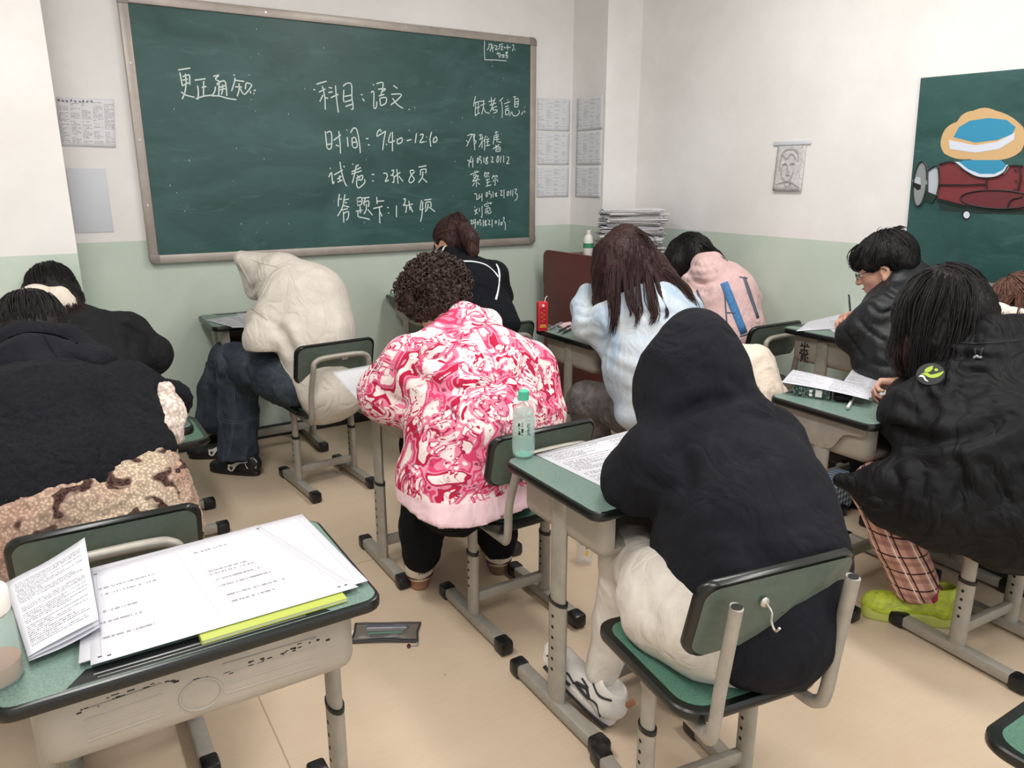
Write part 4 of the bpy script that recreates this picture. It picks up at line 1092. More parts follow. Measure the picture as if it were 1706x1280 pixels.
def wall_papers():
    y = 4.4165
    sheet('notice_sheet', [(.184, y, 1.868), (.43, y, 1.87), (.41, y, 1.641), (.171, y, 1.646)], 'paper_table',
          'printed timetable sheet taped to the white wall left of the chalkboard', 'notice')
    o = bpy.data.objects['notice_sheet']
    mb = MB()
    g = random.Random(5)
    for i in range(9):
        x0 = -.108 + i * .0175
        for k in range(5):
            mb.box((x0 + g.uniform(-.003, .003), -.0012, .097 + g.uniform(-.0035, .0035)), ((.0095, .0006, .0013) if k % 2 else (.0013, .0006, .009)))
    mb.build('heading', 'ink_black', o, smooth=False)
    mb = MB().box((0, 0, 0), (.17, .002, .31), .0008)
    tag(mb.build('tape_patch', 'paper_grey', loc=(.266, y, 1.386)), 'plain pale grey sheet stuck below the timetable, left of the chalkboard', 'notice')
    # six list sheets right of the board: three on the back wall, three on the corner pillar
    k = 0
    names = ['top', 'middle', 'bottom']
    for r, (za, zb) in enumerate(((2.003, 1.80), (1.79, 1.58), (1.567, 1.367))):
        sheet('list_sheet', [(2.935, y, za), (3.2, y, za), (3.2, y, zb), (2.935, y, zb)], 'paper_list',
              '%s list sheet of the column between the chalkboard and the wall corner' % names[r], 'notice', 'list sheets by the corner')
        sheet('list_sheet', [(3.2165, 4.36, za + .005), (3.2165, 4.08, za + .005), (3.2165, 4.08, zb), (3.2165, 4.36, zb)], 'paper_list',
              '%s list sheet of the column on the side of the corner pillar' % names[r], 'notice', 'list sheets by the corner')
    # pencil portrait on the right wall
    t = thing('portrait_drawing', 'pencil portrait drawing taped to the white right wall', 'drawing', (3.497, 2.812, 1.43))
    sheet('drawing_sheet', [(3.497, 2.905, 1.68), (3.497, 2.72, 1.68), (3.485, 2.72, 1.428), (3.485, 2.905, 1.428)], 'pencil_shade', parent=t, curl=lambda u, v: 0)
    mb = MB()
    def pl(pts, r=.0016):
        mb.tube(smooth_path([(-.004 - .012 * (.25 - z) / .25 - .002, y_, z) for y_, z in pts], 5), r, 5)
    pl([(.055, .1), (.06, .15), (.045, .2), (0, .215), (-.045, .2), (-.055, .15)])
    pl([(.045, .12), (.04, .08), (.015, .05), (0, .045), (-.02, .06), (-.035, .1)])
    pl([(.04, .135), (.025, .14), (.012, .134)], .0026)
    pl([(-.01, .136), (-.025, .142), (-.036, .136)], .0026)
    pl([(.006, .125), (.008, .1), (-.002, .098)])
    pl([(.014, .08), (0, .083), (-.012, .08)], .002)
    pl([(.05, .19), (.02, .165), (-.01, .19), (-.04, .165)])
    pl([(.07, .03), (.02, .045), (-.02, .045), (-.08, .02)])
    pl([(.02, .045), (0, .02), (-.03, .04)])
    mb.build('pencil_lines', 'pencil_grey', t)
    MB().box((-.004, 0, .245), (.003, .24, .02), .001).build('tape_strip', 'paper_grey', t)


def mural():
    X = 3.5
    t = thing('mural_board', 'dark green board painted with a maroon aeroplane on the right wall', 'mural board', (X, 2.1, 1.06))
    # board: y from 2.135 to .75
    out = [(2.138, 1.93), (.75, 1.905), (.75, 1.075), (2.1, 1.06)]
    def plate(name, pts, mat, d0, d1):
        mb = MB()
        n = len(pts)
        ys = [p[0] - 2.1 for p in pts]
        zs = [p[1] - 1.06 for p in pts]
        mb.prism([(a, b) for a, b in zip(ys, zs)], d0, d1, M=Matrix(((0, 0, -1, 0), (1, 0, 0, 0), (0, 1, 0, 0), (0, 0, 0, 1))))
        return mb.build(name, mat, t, smooth=False)
    plate('board_panel', out, 'board_green', 0, .012)
    for i, (nm, pts, mat) in enumerate(MURAL):
        plate(nm, pts, mat, .012, .0125 + .0005 * i)
    mb = MB()
    for ln in MURAL_LINES:
        P = smooth_path([(-.0225, a - 2.1, b - 1.06) for a, b in ln], 5)
        mb.tube(P, .0028, 6)
    mb.build('painted_outline', 'mural_black', t)


ORD = 'second third fourth fifth sixth seventh eighth ninth tenth eleventh twelfth thirteenth fourteenth fifteenth sixteenth seventeenth eighteenth nineteenth twentieth twenty-first twenty-second twenty-third'.split()


def podium():
    t = thing('lectern_desk', 'maroon wooden teacher desk with raised side panels in the wall corner', 'desk', (2.9, 3.9, 0))
    def P(out, x0, x1, name):
        MB().prism(out, x0, x1, .004, M=Matrix(((0, 0, 1, 0), (1, 0, 0, 0), (0, 1, 0, 0), (0, 0, 0, 1)))).build(name, 'maroon_board', t)
    # side profile in (y, z) relative to (3.9, 0)
    rr = .05
    cor = [(.38 - rr + rr * math.sin(R(a)), 1.03 - rr + rr * math.cos(R(a))) for a in range(0, 91, 15)]
    prof = [(-.34, 0), (-.34, 1.03)] + cor + [(.38, .83), (.37, .8), (.37, .55), (.36, .52), (.36, 0)]
    P(prof, 0, .022, 'side_panel')
    P(prof, .55, .572, 'side_panel')
    MB().box((.286, -.325, .47), (.53, .02, .94), .003).build('front_panel', 'maroon_board', t)
    MB().box((.286, .02, .985), (.53, .68, .03), .004).build('desk_top', 'maroon_board', t)
    MB().box((.286, .02, .5), (.53, .66, .02), .004).build('shelf', 'maroon_board', t)
    # stack of folded papers
    g = random.Random(11)
    z = 1.001
    n = 24
    for i in range(n):
        h = g.choice((.009, .011, .014, .016, .012))
        o = bundle(g, h, i)
        o.location = (3.17 + g.uniform(-.024, .024), 3.72 + g.uniform(-.024, .024), z)
        o.rotation_euler = (R(g.uniform(-.5, .5)), R(g.uniform(-.5, .5)), R(-34 + g.uniform(-11, 11)))
        z += h + .0006
        where = 'lowest' if i == 0 else 'topmost' if i == n - 1 else ORD[i - 1] + ' from the bottom'
        tag(o, 'folded paper bundle, %s of the tall pile' % where, 'paper bundle', 'paper bundles piled on the maroon desk')
    tag(book(.19, .26, .022, 'book_blue'), 'blue covered book on the maroon desk right of the paper pile', 'book').location = (3.34, 3.62, 1.0)
    o = bpy.data.objects['book']
    o.rotation_euler = (0, 0, R(12))
    tag(book(.2, .28, .02, 'paper_plain', 'magazine'), 'white magazine at the right end of the maroon desk', 'book').location = (3.36, 3.9, 1.0)
    mb = MB().lathe([(.03, 0), (.033, .004), (.033, .12), (.028, .14), (.014, .155), (.014, .165)], 20)
    t2 = thing('drink_bottle', 'small white bottle with green band left of the paper pile', 'bottle', (2.96, 3.86, 1.0))
    mb.build('bottle_body', 'white_plastic', t2)
    MB().lathe([(.0336, .07), (.0336, .1)], 20).build('band', 'book_green', t2)
    MB().lathe([(.016, .16), (.016, .18)], 16).build('cap', 'white_plastic', t2)
    sheet('loose_sheet', [(2.93, 4.12, 1.036), (3.05, 4.14, 1.036), (3.06, 3.95, 1.036), (2.92, 3.93, 1.04)], 'paper_plain', 'loose white sheet on the far end of the maroon desk', 'paper', lift=-.034)


def bundle(g, h, i):
    """folded stack of sheets: slightly irregular slab with page layers"""
    mb = MB()
    k = 3
    for j in range(k):
        w, d = .37 + g.uniform(-.02, .015), .27 + g.uniform(-.02, .015)
        dx, dy = g.uniform(-.008, .008), g.uniform(-.008, .008)
        nx = 8
        za, zb = h * j / k, h * (j + 1) / k
        V, F = [], []
        ph = g.uniform(0, 6)
        for s in range(nx + 1):
            x = -w / 2 + w * s / nx
            wv = .0 if i == 0 else .0015 * math.sin(ph + s * .9)
            for yy, zz in ((-d / 2, za), (-d / 2, zb), (d / 2, zb), (d / 2, za)):
                V.append((x + dx, yy + dy, zz + wv * (1 if j else .3)))
        for s in range(nx):
            a = s * 4
            for q in range(4):
                F.append((a + q, a + (q + 1) % 4, a + 4 + (q + 1) % 4, a + 4 + q))
        F.append((0, 1, 2, 3))
        F.append((nx * 4 + 3, nx * 4 + 2, nx * 4 + 1, nx * 4))
        mb.mi = g.choice((0, 1, 1))
        mb.add(V, F)
    return mb.build('paper_bundle', ['paper_plain', 'paper_side'], smooth=False)


def book(w, d, h, cover, name='book'):
    mb = MB()
    mb.mi = 0
    mb.box((0, 0, h - .001), (w, d, .002), .0006)
    mb.box((0, 0, .001), (w, d, .002), .0006)
    mb.box((-w / 2 + .001, 0, h / 2), (.002, d, h), .0006)
    mb.mi = 1
    mb.box((.001, 0, h / 2), (w - .004, d - .005, h - .004))
    return mb.build(name, [cover, 'paper_plain'])


# ------------------------------------------------------------------ school desks and chairs
def desk(label, x0, x1, y0, y1, z, rot=0, flip=False, scuff=False, bracket=False, bar=.11):
    """x0..x1, y0..y1: the rectangle of the desk top; the pupil sits on the y0 side unless flip"""
    W, D = x1 - x0, y1 - y0
    t = thing('school_desk', label, 'desk', ((x0 + x1) / 2, (y0 + y1) / 2, 0), R(rot) + (PI if flip else 0), 'green topped school desks')
    top = MB().prism(rrect(W, D, .035), z - .026, z - .0012, .006).build('desk_top', 'black_rim', t)
    o = MB().prism(rrect(W - .016, D - .016, .03), z - .004, z, .0006, 1).build('laminate_sheet', 'laminate', top)
    o['label'] = 'green speckled laminate'
    # pen groove along the far edge
    g = MB()
    gw = .37
    out = [(-gw / 2 - .03, D / 2 - .009), (-gw / 2, D / 2 - .05), (gw / 2, D / 2 - .05), (gw / 2 + .03, D / 2 - .009)]
    g.prism(out, z - .002, z + .0012, .0008)
    g.mi = 1
    g.box((0, D / 2 - .027, z + .0014), (gw - .02, .004, .001), .0004)
    g.box((0, D / 2 - .016, z + .0014), (gw - .03, .002, .001), .0004)
    g.build('pen_groove', ['black_plastic', 'groove_highlight'], top)
    # book tray
    bm = bmesh.new()
    bmesh.ops.create_cube(bm, size=1)
    tw, td, th = W - .10, D - .06, .135
    bmesh.ops.scale(bm, vec=(tw, td, th), verts=bm.verts)
    es = [e for e in bm.edges if not (e.verts[0].co.z > 0 and e.verts[1].co.z > 0)]
    bmesh.ops.bevel(bm, geom=es, offset=.035, segments=4, affect='EDGES', profile=.5)
    bm.faces.ensure_lookup_table()
    fr = min(bm.faces, key=lambda f: f.calc_center_median().y - 10 * f.calc_area())
    fr = [f for f in bm.faces if f.normal.y < -.99]
    fr = max(fr, key=lambda f: f.calc_area())
    bmesh.ops.inset_region(bm, faces=[fr], thickness=.012)
    bmesh.ops.translate(bm, verts=list({v for v in fr.verts}), vec=(0, td * .8, 0))
    bmesh.ops.translate(bm, verts=bm.verts, vec=(0, .0, z - .026 - th / 2))
    tr = MB().bm(bm)
    bm.free()
    tray = tr.build('book_tray', 'tray_paint', t)
    if scuff:
        s = MB()
        gg = random.Random(9)
        for i in range(34):
            u = gg.random()
            if gg.random() < .35 and .35 < u < .6:
                continue
            s.box((tw / 2 - .06 - u * (tw - .14), td / 2 + .0004, z - .063 + .012 * math.sin(u * 7) + gg.uniform(-.004, .004)), (gg.uniform(.002, .012), .0008, gg.uniform(.001, .004)))
        for i in range(12):
            u = gg.random()
            s.box((tw / 2 - .33 - u * .16, td / 2 + .0004, z - .068 + gg.uniform(-.005, .004)), (gg.uniform(.002, .008), .0008, gg.uniform(.001, .004)))
        s.build('scuff_mark', 'scuff_black', tray, smooth=False)
        e = MB()
        e.tube([(.02 + .035 * math.cos(a), td / 2 + .0006, z - .1 + .03 * math.sin(a)) for a in np.linspace(0, 2 * PI, 26)], .0022, 6, caps=False)
        for zz in (-.075, -.095, -.115, -.055):
            e.tube([(-.02, td / 2 + .0002, z + zz), (-.19, td / 2 + .0002, z + zz - .004)], .0016, 6)
            e.tube([(.08, td / 2 + .0002, z + zz), (.2, td / 2 + .0002, z + zz - .004)], .0016, 6)
        e.build('embossed_mark', 'tray_paint', tray)
    zs = min(.36, z - .36)
    for s in (-1, 1):
        lx = s * (W / 2 - .05)
        lg = MB()
        lg.tube([(lx, 0, .035), (lx, 0, zs)], .037, 16, sq=(1, .5), up=(0, 1, 0))
        lg.tube([(lx, 0, zs - .02), (lx, 0, z - .04)], .032, 16, sq=(1, .5), up=(0, 1, 0))
        # wavy bracket under the top
        if bracket:
            h = .105
            pts = [(-D / 2 + .035, 0), (D / 2 - .035, 0), (D / 2 - .05, -.03), (.09, -.045), (.045, -h), (-.045, -h), (-.09, -.045), (-D / 2 + .05, -.03)]
            pr_ = [(p.x, p.y) for p in smooth_path([(a, b, 0) for a, b in pts] + [(pts[0][0], pts[0][1], 0)], 4)][:-1]
            xa, xb = sorted((lx + s * .012, lx + s * .018))
            lg.prism(pr_, xa, xb, .002, M=Matrix(((0, 0, 1, 0), (1, 0, 0, 0), (0, 1, 0, z - .028), (0, 0, 0, 1))))
        lg.mi = 1
        hb = lg
        for k in range(6):
            hb.tube([(lx + s * .0185, .0, zs - .04 - k * .034), (lx + s * .0172, .0, zs - .04 - k * .034)], .0055, 10)
            hb.tube([(lx - s * .0185, .0, zs - .04 - k * .034), (lx - s * .0172, .0, zs - .04 - k * .034)], .0055, 10)
        leg = lg.build('leg', ['leg_paint', 'hole_black'], t)
        MB().tube([(lx, 0, zs - .004), (lx, 0, zs + .006)], .0385, 16, sq=(1, .5), up=(0, 1, 0)).build('collar', 'black_plastic', leg)
        MB().box((lx, 0, .03), (.042, D - .03, .038), .007).build('foot', 'leg_paint', leg)
        for e in (-1, 1):
            MB().box((lx, e * (D / 2 - .02), .027), (.05, .05, .05), .01).build('foot_cap', 'black_plastic', leg)
    MB().box((0, .0, bar), (W - .1, .022, .04), .004).build('crossbar', 'leg_paint', t)
    return t


def pad(name, outline, rings, zf, th, mats, parent, M):
    """closed pad: rim in the first material, inlaid face in the second; zf(x,y) bends it"""
    mb = MB()
    n = len(outline)
    prof = [(1.0, -th / 2), (1.0, th / 2 - .003), (.985, th / 2), (.9, th / 2)]
    cx = sum(p[0] for p in outline) / n
    cy = sum(p[1] for p in outline) / n
    def ring(s, zz):
        return [(cx + (x - cx) * s, cy + (y - cy) * s, zz + zf(cx + (x - cx) * s, cy + (y - cy) * s)) for x, y in outline]
    def skin(levels, mi):
        mb.mi = mi
        V, F = [], []
        for s, zz in levels:
            V += ring(s, zz)
        for i in range(len(levels) - 1):
            for k in range(n):
                k2 = (k + 1) % n
                F.append((i * n + k, i * n + k2, (i + 1) * n + k2, (i + 1) * n + k))
        mb.add([M @ Vector(v) for v in V], F)
    h = th / 2
    skin([(.02, -h), (.4, -h), (.75, -h), (.975, -h), (.995, -h + .004), (1, 0), (.995, h - .004), (.975, h), (.88, h)], 0)
    skin([(.88, h), (.6, h), (.3, h), (.01, h)], 1)
    skin([(.93, -h - .0012), (.6, -h - .0012), (.3, -h - .0012), (.01, -h - .0012)], 2)
    return mb.build(name, mats, parent)


def chair(label, cx, cy, rot=0, style='u', z=.44, ztop=.76, sx=.385):
    t = thing('school_chair', label, 'chair', (cx, cy, 0), R(rot), 'green school chairs')
    W, D = sx, .38
    out = rrect(W, D, .06, 7)
    out = [(x * (1 + .06 * y / D), y) for x, y in out]
    s = pad('seat', out, 6, lambda x, y: .012 * (2 * x / W) ** 2 + .012 * (y / D + .1) ** 2, .026, ['black_rim', 'seat_green', 'back_green'], t, Matrix.Translation((0, 0, z - .016)))
    # backrest: built flat then stood up at the rear edge
    bw, bh = W + .01, ztop - .575
    out = rrect(bw, bh, .035, 6)
    out = [(x, y + (.018 * (1 - (2 * x / bw) ** 2) if y > 0 else 0)) for x, y in out]
    tilt = R(14)
    M = Matrix.Translation((0, -D / 2 - .025, (ztop + .575) / 2)) @ Matrix.Rotation(tilt, 4, 'X') @ Matrix.Rotation(R(90), 4, 'X') @ Matrix.Rotation(PI, 4, 'Y')
    b = pad('backrest', out, 6, lambda x, y: .03 * (2 * x / bw) ** 2, .02, ['black_rim', 'back_green', 'back_green'], t, M)
    MB().box((.03, -D / 2 - .046, ztop - .07), (.03, .002, .016), .0006, Matrix.Rotation(tilt, 3, 'X')).build('sticker', 'paper_plain', b) if style == 'label' else None
    r = .0155
    xs = W / 2 - .055
    tb = MB()
    def back_side(sg, top):
        return [(sg * xs, .06, z - .045), (sg * xs, -D / 2 + .03, z - .045), (sg * (xs + .006), -D / 2 - .02, z - .035), (sg * (xs + .008), -D / 2 - .035, z + .0), (sg * (xs + .008), -D / 2 - .045, z + .1), (sg * (xs + .006), -D / 2 - .068, top)]
    if style == 'open':
        for sg in (-1, 1):
            p = smooth_path(back_side(sg, ztop - .03), 6)
            bt = MB().tube(p, r, 12, sq=(1, .8)).build('back_tube', 'leg_paint', t)
            MB().tube([p[-1] - (p[-1] - p[-2]).normalized() * .004, p[-1] + (p[-1] - p[-2]).normalized() * .0012], r * .78, 12, sq=(1, .8)).build('tube_opening', 'hole_black', bt)
    else:
        top = ztop - .055
        L = back_side(-1, top - .05)
        Rr = back_side(1, top - .05)
        arc = []
        ytop = -D / 2 - .068
        for i in range(9):
            a = PI - PI * i / 8
            ex = abs(math.cos(a)) ** .45 * (1 if math.cos(a) >= 0 else -1)
            arc.append((ex * xs, ytop - .003, top - .05 + .055 * abs(math.sin(a)) ** .6))
        tb.tube(smooth_path(L[:-1] + arc + Rr[:-1][::-1], 5), r, 12, sq=(1, .8))
    if style != 'open':
        tb.build('back_tube', 'leg_paint', t)
    else:
        hk = MB()
        hx, hy, hz = -.06, -D / 2 - .05, ztop - .05
        hk.sphere((hx, hy, hz), .011, 8, (1, .5, 1))
        hk.tube(smooth_path([(hx, hy - .004, hz), (hx, hy - .02, hz - .01), (hx, hy - .022, hz - .03), (hx, hy - .034, hz - .042), (hx, hy - .044, hz - .03)], 5), .0024, 8)
        h = hk.build('coat_hook', 'screw_metal', b)
    # base: two columns on runner feet
    for sg in (-1, 1):
        lx = sg * (W / 2 - .045)
        lg = MB()
        lg.tube([(lx, 0, .035), (lx, 0, z - .17)], .027, 14, sq=(1, .66), up=(0, 1, 0))
        lg.tube([(lx, 0, z - .19), (lx, 0, z - .03)], .0225, 14, sq=(1, .66), up=(0, 1, 0))
        lg.mi = 1
        for k in range(4):
            for e in (-1, 1):
                lg.tube([(lx + e * .0183, 0, z - .2 - k * .03), (lx + e * .0172, 0, z - .2 - k * .03)], .005, 8)
        leg = lg.build('leg', ['leg_paint', 'hole_black'], t)
        MB().tube([(lx, 0, z - .174), (lx, 0, z - .162)], .0285, 14, sq=(1, .66), up=(0, 1, 0)).build('collar', 'black_plastic', leg)
        MB().box((lx, 0, .03), (.04, .42, .036), .006).build('foot', 'leg_paint', leg)
        for e in (-1, 1):
            MB().box((lx, e * .2, .027), (.048, .055, .048), .009).build('foot_cap', 'black_plastic', leg)
    MB().box((0, 0, .10), (W - .09, .022, .036), .004).build('crossbar', 'leg_paint', t)
    MB().box((0, 0, z - .05), (W - .06, .04, .03), .006).build('seat_beam', 'leg_paint', t)
    return t


# ------------------------------------------------------------------ people
def head_prims(c, fwd, up=(0, 0, 1), s=1.0):
    fr = frame(fwd, up)
    c = A(*c)

    def L(r, f, u):
        return c + (fr[0] * r + fr[1] * f + fr[2] * u) * s
    P = [
        ell(L(0, -.012, .03), A(.076, .096, .092) * s, fr, .02),
        ell(L(0, .03, -.035), A(.062, .066, .08) * s, fr, .03),
        ell(L(0, .05, -.088), A(.036, .036, .028) * s, fr, .03),
        ell(L(0, .075, -.105), A(.018, .016, .016) * s, fr, .02),
        ell(L(.035, .055, -.03), A(.026, .026, .022) * s, fr, .02),
        ell(L(-.035, .055, -.03), A(.026, .026, .022) * s, fr, .02),
        ell(L(0, .083, .018), A(.05, .012, .012) * s, fr, .02),
    ]
    for q in (-1, 1):
        P.append(ell(L(q * .031, .096, -.002), A(.016, .012, .010) * s, fr, .01, 'sub'))
        P.append(ell(L(q * .031, .082, -.002), A(.0125, .0125, .0125) * s, fr, .004))
        P += [ell(L(q * .077, -.008, -.014), A(.008, .02, .032) * s, fr, .006),
              ell(L(q * .086, -.004, -.010), A(.006, .011, .018) * s, fr, .004, 'sub'),
              ell(L(q * .078, -.0, -.04), A(.007, .010, .012) * s, fr, .006)]
    P += [cone(L(0, .092, .004), .0085 * s, L(0, .112, -.034), .0125 * s, .012),
          ell(L(.010, .104, -.038), A(.008, .010, .007) * s, fr, .006),
          ell(L(-.010, .104, -.038), A(.008, .010, .007) * s, fr, .006),
          ell(L(0, .0905, -.064), A(.021, .009, .0065) * s, fr, .004),
          ell(L(0, .089, -.0745), A(.019, .009, .0065) * s, fr, .004),
          ell(L(0, .1, -.0695), A(.022, .006, .0016) * s, fr, .002, 'sub')]
    return P, L, fr


def hand_prims(wrist, direc, back, side=1, curl=(.5, .7, .5), spread=.1, thumb_in=.6):
    """wrist point, direction of the palm, back-of-hand normal; side=+1: thumb on the left of direc seen from the back"""
    fr = frame(direc, back)
    rt, fw, up = fr
    w = A(*wrist)

    def L(r, f, u):
        return w + rt * r * side + fw * f + up * u
    P = [cone(L(0, 0, 0), .023, L(-.004, .03, 0), .025, .012), cone(L(.020, .02, 0), .015, L(.024, .08, 0), .0125, .014), cone(L(-.02, .025, 0), .016, L(-.026, .082, .002), .0125, .014),
         cone(L(0, .03, 0), .017, L(0, .084, .003), .013, .014)]
    for i, (r0, ln) in enumerate(((-.030, .072), (-.010, .08), (.010, .075), (.028, .06))):
        a = L(r0, .084 - .004 * abs(i - 1), .002)
        ang = 0
        sp = (i - 1.5) * spread
        for j, fl in enumerate((.45, .31, .24)):
            ang += curl[j] * (1 + .12 * (i - 1))
            d = rt * side * math.sin(sp) + (fw * math.cos(ang) - up * math.sin(ang)) * math.cos(sp)
            b = a + d * ln * fl
            P.append(cone(a, .0088 - .0008 * j, b, .0082 - .001 * j, .004))
            a = b
    t0 = L(-.022, .022, -.006)
    t1 = t0 + (-rt * side * .7 + fw * .7 - up * .35) * .036
    t2 = t1 + (-rt * side * (.5 - thumb_in) + fw * .9 - up * .5) * .03
    t3 = t2 + (-rt * side * (.2 - thumb_in) + fw * .95 - up * .35) * .024
    P += [cone(t0, .016, t1, .0115, .012), cone(t1, .0105, t2, .0095, .004), cone(t2, .0095, t3, .0075, .004)]
    return P


def unit(v):
    v = A(*v)
    return v / np.linalg.norm(v)


def person(label, pel, chest, neck, head, hf, arms, knees, ankles, hup=(0, 0, 1), h=.011, hs=1.0, hands=None, face=False, toes=(0, 1, 0), thin=1.0):
    """arms: ((shoulder, elbow, wrist) left, right); one continuous skin surface from head to feet"""
    root = thing('person', label, 'person', (float(pel[0]), float(pel[1]), 0))
    P, L, fr = head_prims(head, hf, hup, hs)
    neck = A(*neck)
    pel, chest = A(*pel), A(*chest)
    hd = A(*head)
    P.append(cone(neck, .052, hd + fr[1] * -.02 * hs - fr[2] * .06 * hs, .05, .03))
    P += [cone(pel, .105 * thin, (pel + chest) / 2, .095 * thin, .05), cone((pel + chest) / 2, .095 * thin, chest, .105 * thin, .05), cone(chest, .10 * thin, neck, .055, .05)]
    for i, (s, e, w) in enumerate(arms):
        s, e, w = A(*s), A(*e), A(*w)
        P += [cone(chest * .5 + neck * .5, .06, s, .05, .04), cone(s, .048, e, .037, .02), cone(e, .037, w, .025, .02)]
        hd_ = hands[i] if hands and hands[i] else None
        if hd_:
            P += hand_prims(w, **hd_)
        else:
            P += hand_prims(w, direc=w - e, back=(0, .15, 1), side=1 if i else -1, curl=(.35, .45, .3))
    fx = frame(A(*chest) * (1, 1, 0) - pel * (1, 1, 0) + A(0, .02, 0))
    for i, q in enumerate((-1, 1)):
        k, a = A(*knees[i]), A(*ankles[i])
        hip = pel + fx[0] * q * .085
        P += [cone(hip, .082 * thin, k, .052, .04), cone(k, .05, a, .034, .02), cone(a, .033, a + unit(toes) * .05 - A(0, 0, .045), .024, .02)]
    blob('body', P, h, 'skin', root)
    return root, L, fr


def hair_cap(L, fr, s=1.0, fringe=True, back=1.0):
    """hair over the crown, sides and back of a head"""
    P = [ell(L(0, -.014, .042), A(.090, .112, .098) * s, fr, .02), ell(L(0, -.065, -.005), A(.082, .065, .085) * s * back, fr, .03),
         ell(L(-.07, .0, -.01), A(.028, .06, .06) * s, fr, .02), ell(L(.07, .0, -.01), A(.028, .06, .06) * s, fr, .02)]
    if fringe:
        P += [ell(L(0, .065, .062), A(.078, .048, .05) * s, fr, .03)]
    return P


def hair_shell(name, L, mat, root, s=1.0, n=420, lim=(85, 92, 118), rad=(.092, .114, .102), seed=5, r=.002, jit=.006, crown=(0, -.25), sub=()):
    """short strands from the crown over the skull; lim: how far down they reach at the front, sides and back, degrees"""
    g = random.Random(seed)
    mb = MB()
    org = parent_origin(root)
    for _ in range(n):
        th = g.uniform(0, 2 * PI)
        fx = math.sin(th)
        end = (lim[0] if fx > 0 else lim[2]) * abs(fx) ** 1.3 + lim[1] * (1 - abs(fx) ** 1.3)
        end *= g.uniform(.86, 1.04)
        st = g.uniform(4, 60)
        if st > end - 15:
            continue
        lift = 1 + g.gauss(.01, .022)
        tw = g.gauss(0, .12)
        P = []
        for k in range(8):
            t = k / 7
            ph = R(st + (end - st) * t)
            a = th + tw * t
            d = Vector((math.sin(ph) * math.cos(a), math.sin(ph) * math.sin(a) + crown[1] * math.cos(ph) ** 3 * .4, math.cos(ph)))
            q = L(d.x * rad[0] * s * lift, -.014 + d.y * rad[1] * s * lift, .04 + d.z * rad[2] * s * lift)
            P.append(Vector(q) - org)
        mb.tube(P, [r * (1 - .7 * (k / 7) ** 2) for k in range(8)], 4, caps=False)
    return mb.build(name, mat, root, angle=180)


def shoe(root, heel, yaw, upper, sole, ln=.275, label=None, tilt=0, laces='print_white', high=0.0, sole_h=.026, wk=1.0, hk=1.0):
    """heel: floor point at the back of the sole; yaw: direction of the toe, degrees from +y, clockwise"""
    a = R(yaw)
    f = A(math.sin(a), math.cos(a), math.tan(R(tilt)))
    f /= np.linalg.norm(f)
    fr = frame(f)
    o = A(*heel)

    def L(r, q, u):
        return o + fr[0] * r * wk + fr[1] * q * ln + fr[2] * u * hk
    s0 = sole_h / hk
    prims = [ell(L(0, .13, .05 + s0 * .5), (.034 * wk, .05, .05 * hk), fr, .02), cone(L(0, .2, .035 + s0 * .5), .036 * wk, L(0, .55, .026 + s0 * .5), .036 * wk, .03), ell(L(.004, .76, .016 + s0 * .6), (.044 * wk, .075, .036 * hk), fr, .03),
             cone(L(0, .14, .05), .034 * wk, L(0, .15, .088 + high), .034 * wk, .02), cone(L(0, .3, .06), .03 * wk, L(0, .25, .085 + high), .03 * wk, .02),
             ell(L(0, .18, .11 + high), (.026, .036, .03), fr, .008, 'sub'), half(L(0, .5, s0 * .7), -fr[2], o - .4, o + .4)]
    up = blob('shoe', prims, .0045, upper, root)
    if label:
        up['label'] = label
    n = 28
    mb = MB()
    out = []
    for i in range(n):
        t = 2 * PI * i / n
        q = .5 + .5 * math.sin(t)
        wv = (.037 + .010 * q - .004 * math.sin(q * PI)) * wk
        out.append((wv * abs(math.cos(t)) ** .6 * (1 if math.cos(t) > 0 else -1) + .003 * q, (q - .0) * ln))
    M = Matrix(((fr[0][0], fr[1][0], fr[2][0], 0), (fr[0][1], fr[1][1], fr[2][1], 0), (fr[0][2], fr[1][2], fr[2][2], 0), (0, 0, 0, 1)))
    M.translation = Vector(o) - parent_origin(root)
    mb.prism(out, 0, sole_h, .007, 3, M=M)
    mb.build('sole', sole, up)
    lc = MB()
    pr = parent_origin(root)
    for i in range(5):
        q = .36 + i * .075
        c = [Vector(L(-.022, q - .01, .074 - .007 * i + s0 * .5 - .012)), Vector(L(0, q, .086 - .0085 * i + s0 * .5 - .012)), Vector(L(.022, q + .01, .074 - .007 * i + s0 * .5 - .012))]
        lc.tube([p - pr for p in smooth_path(c, 4)], .0032, 6)
    lc.build('laces', laces, up)
    return up, L, fr


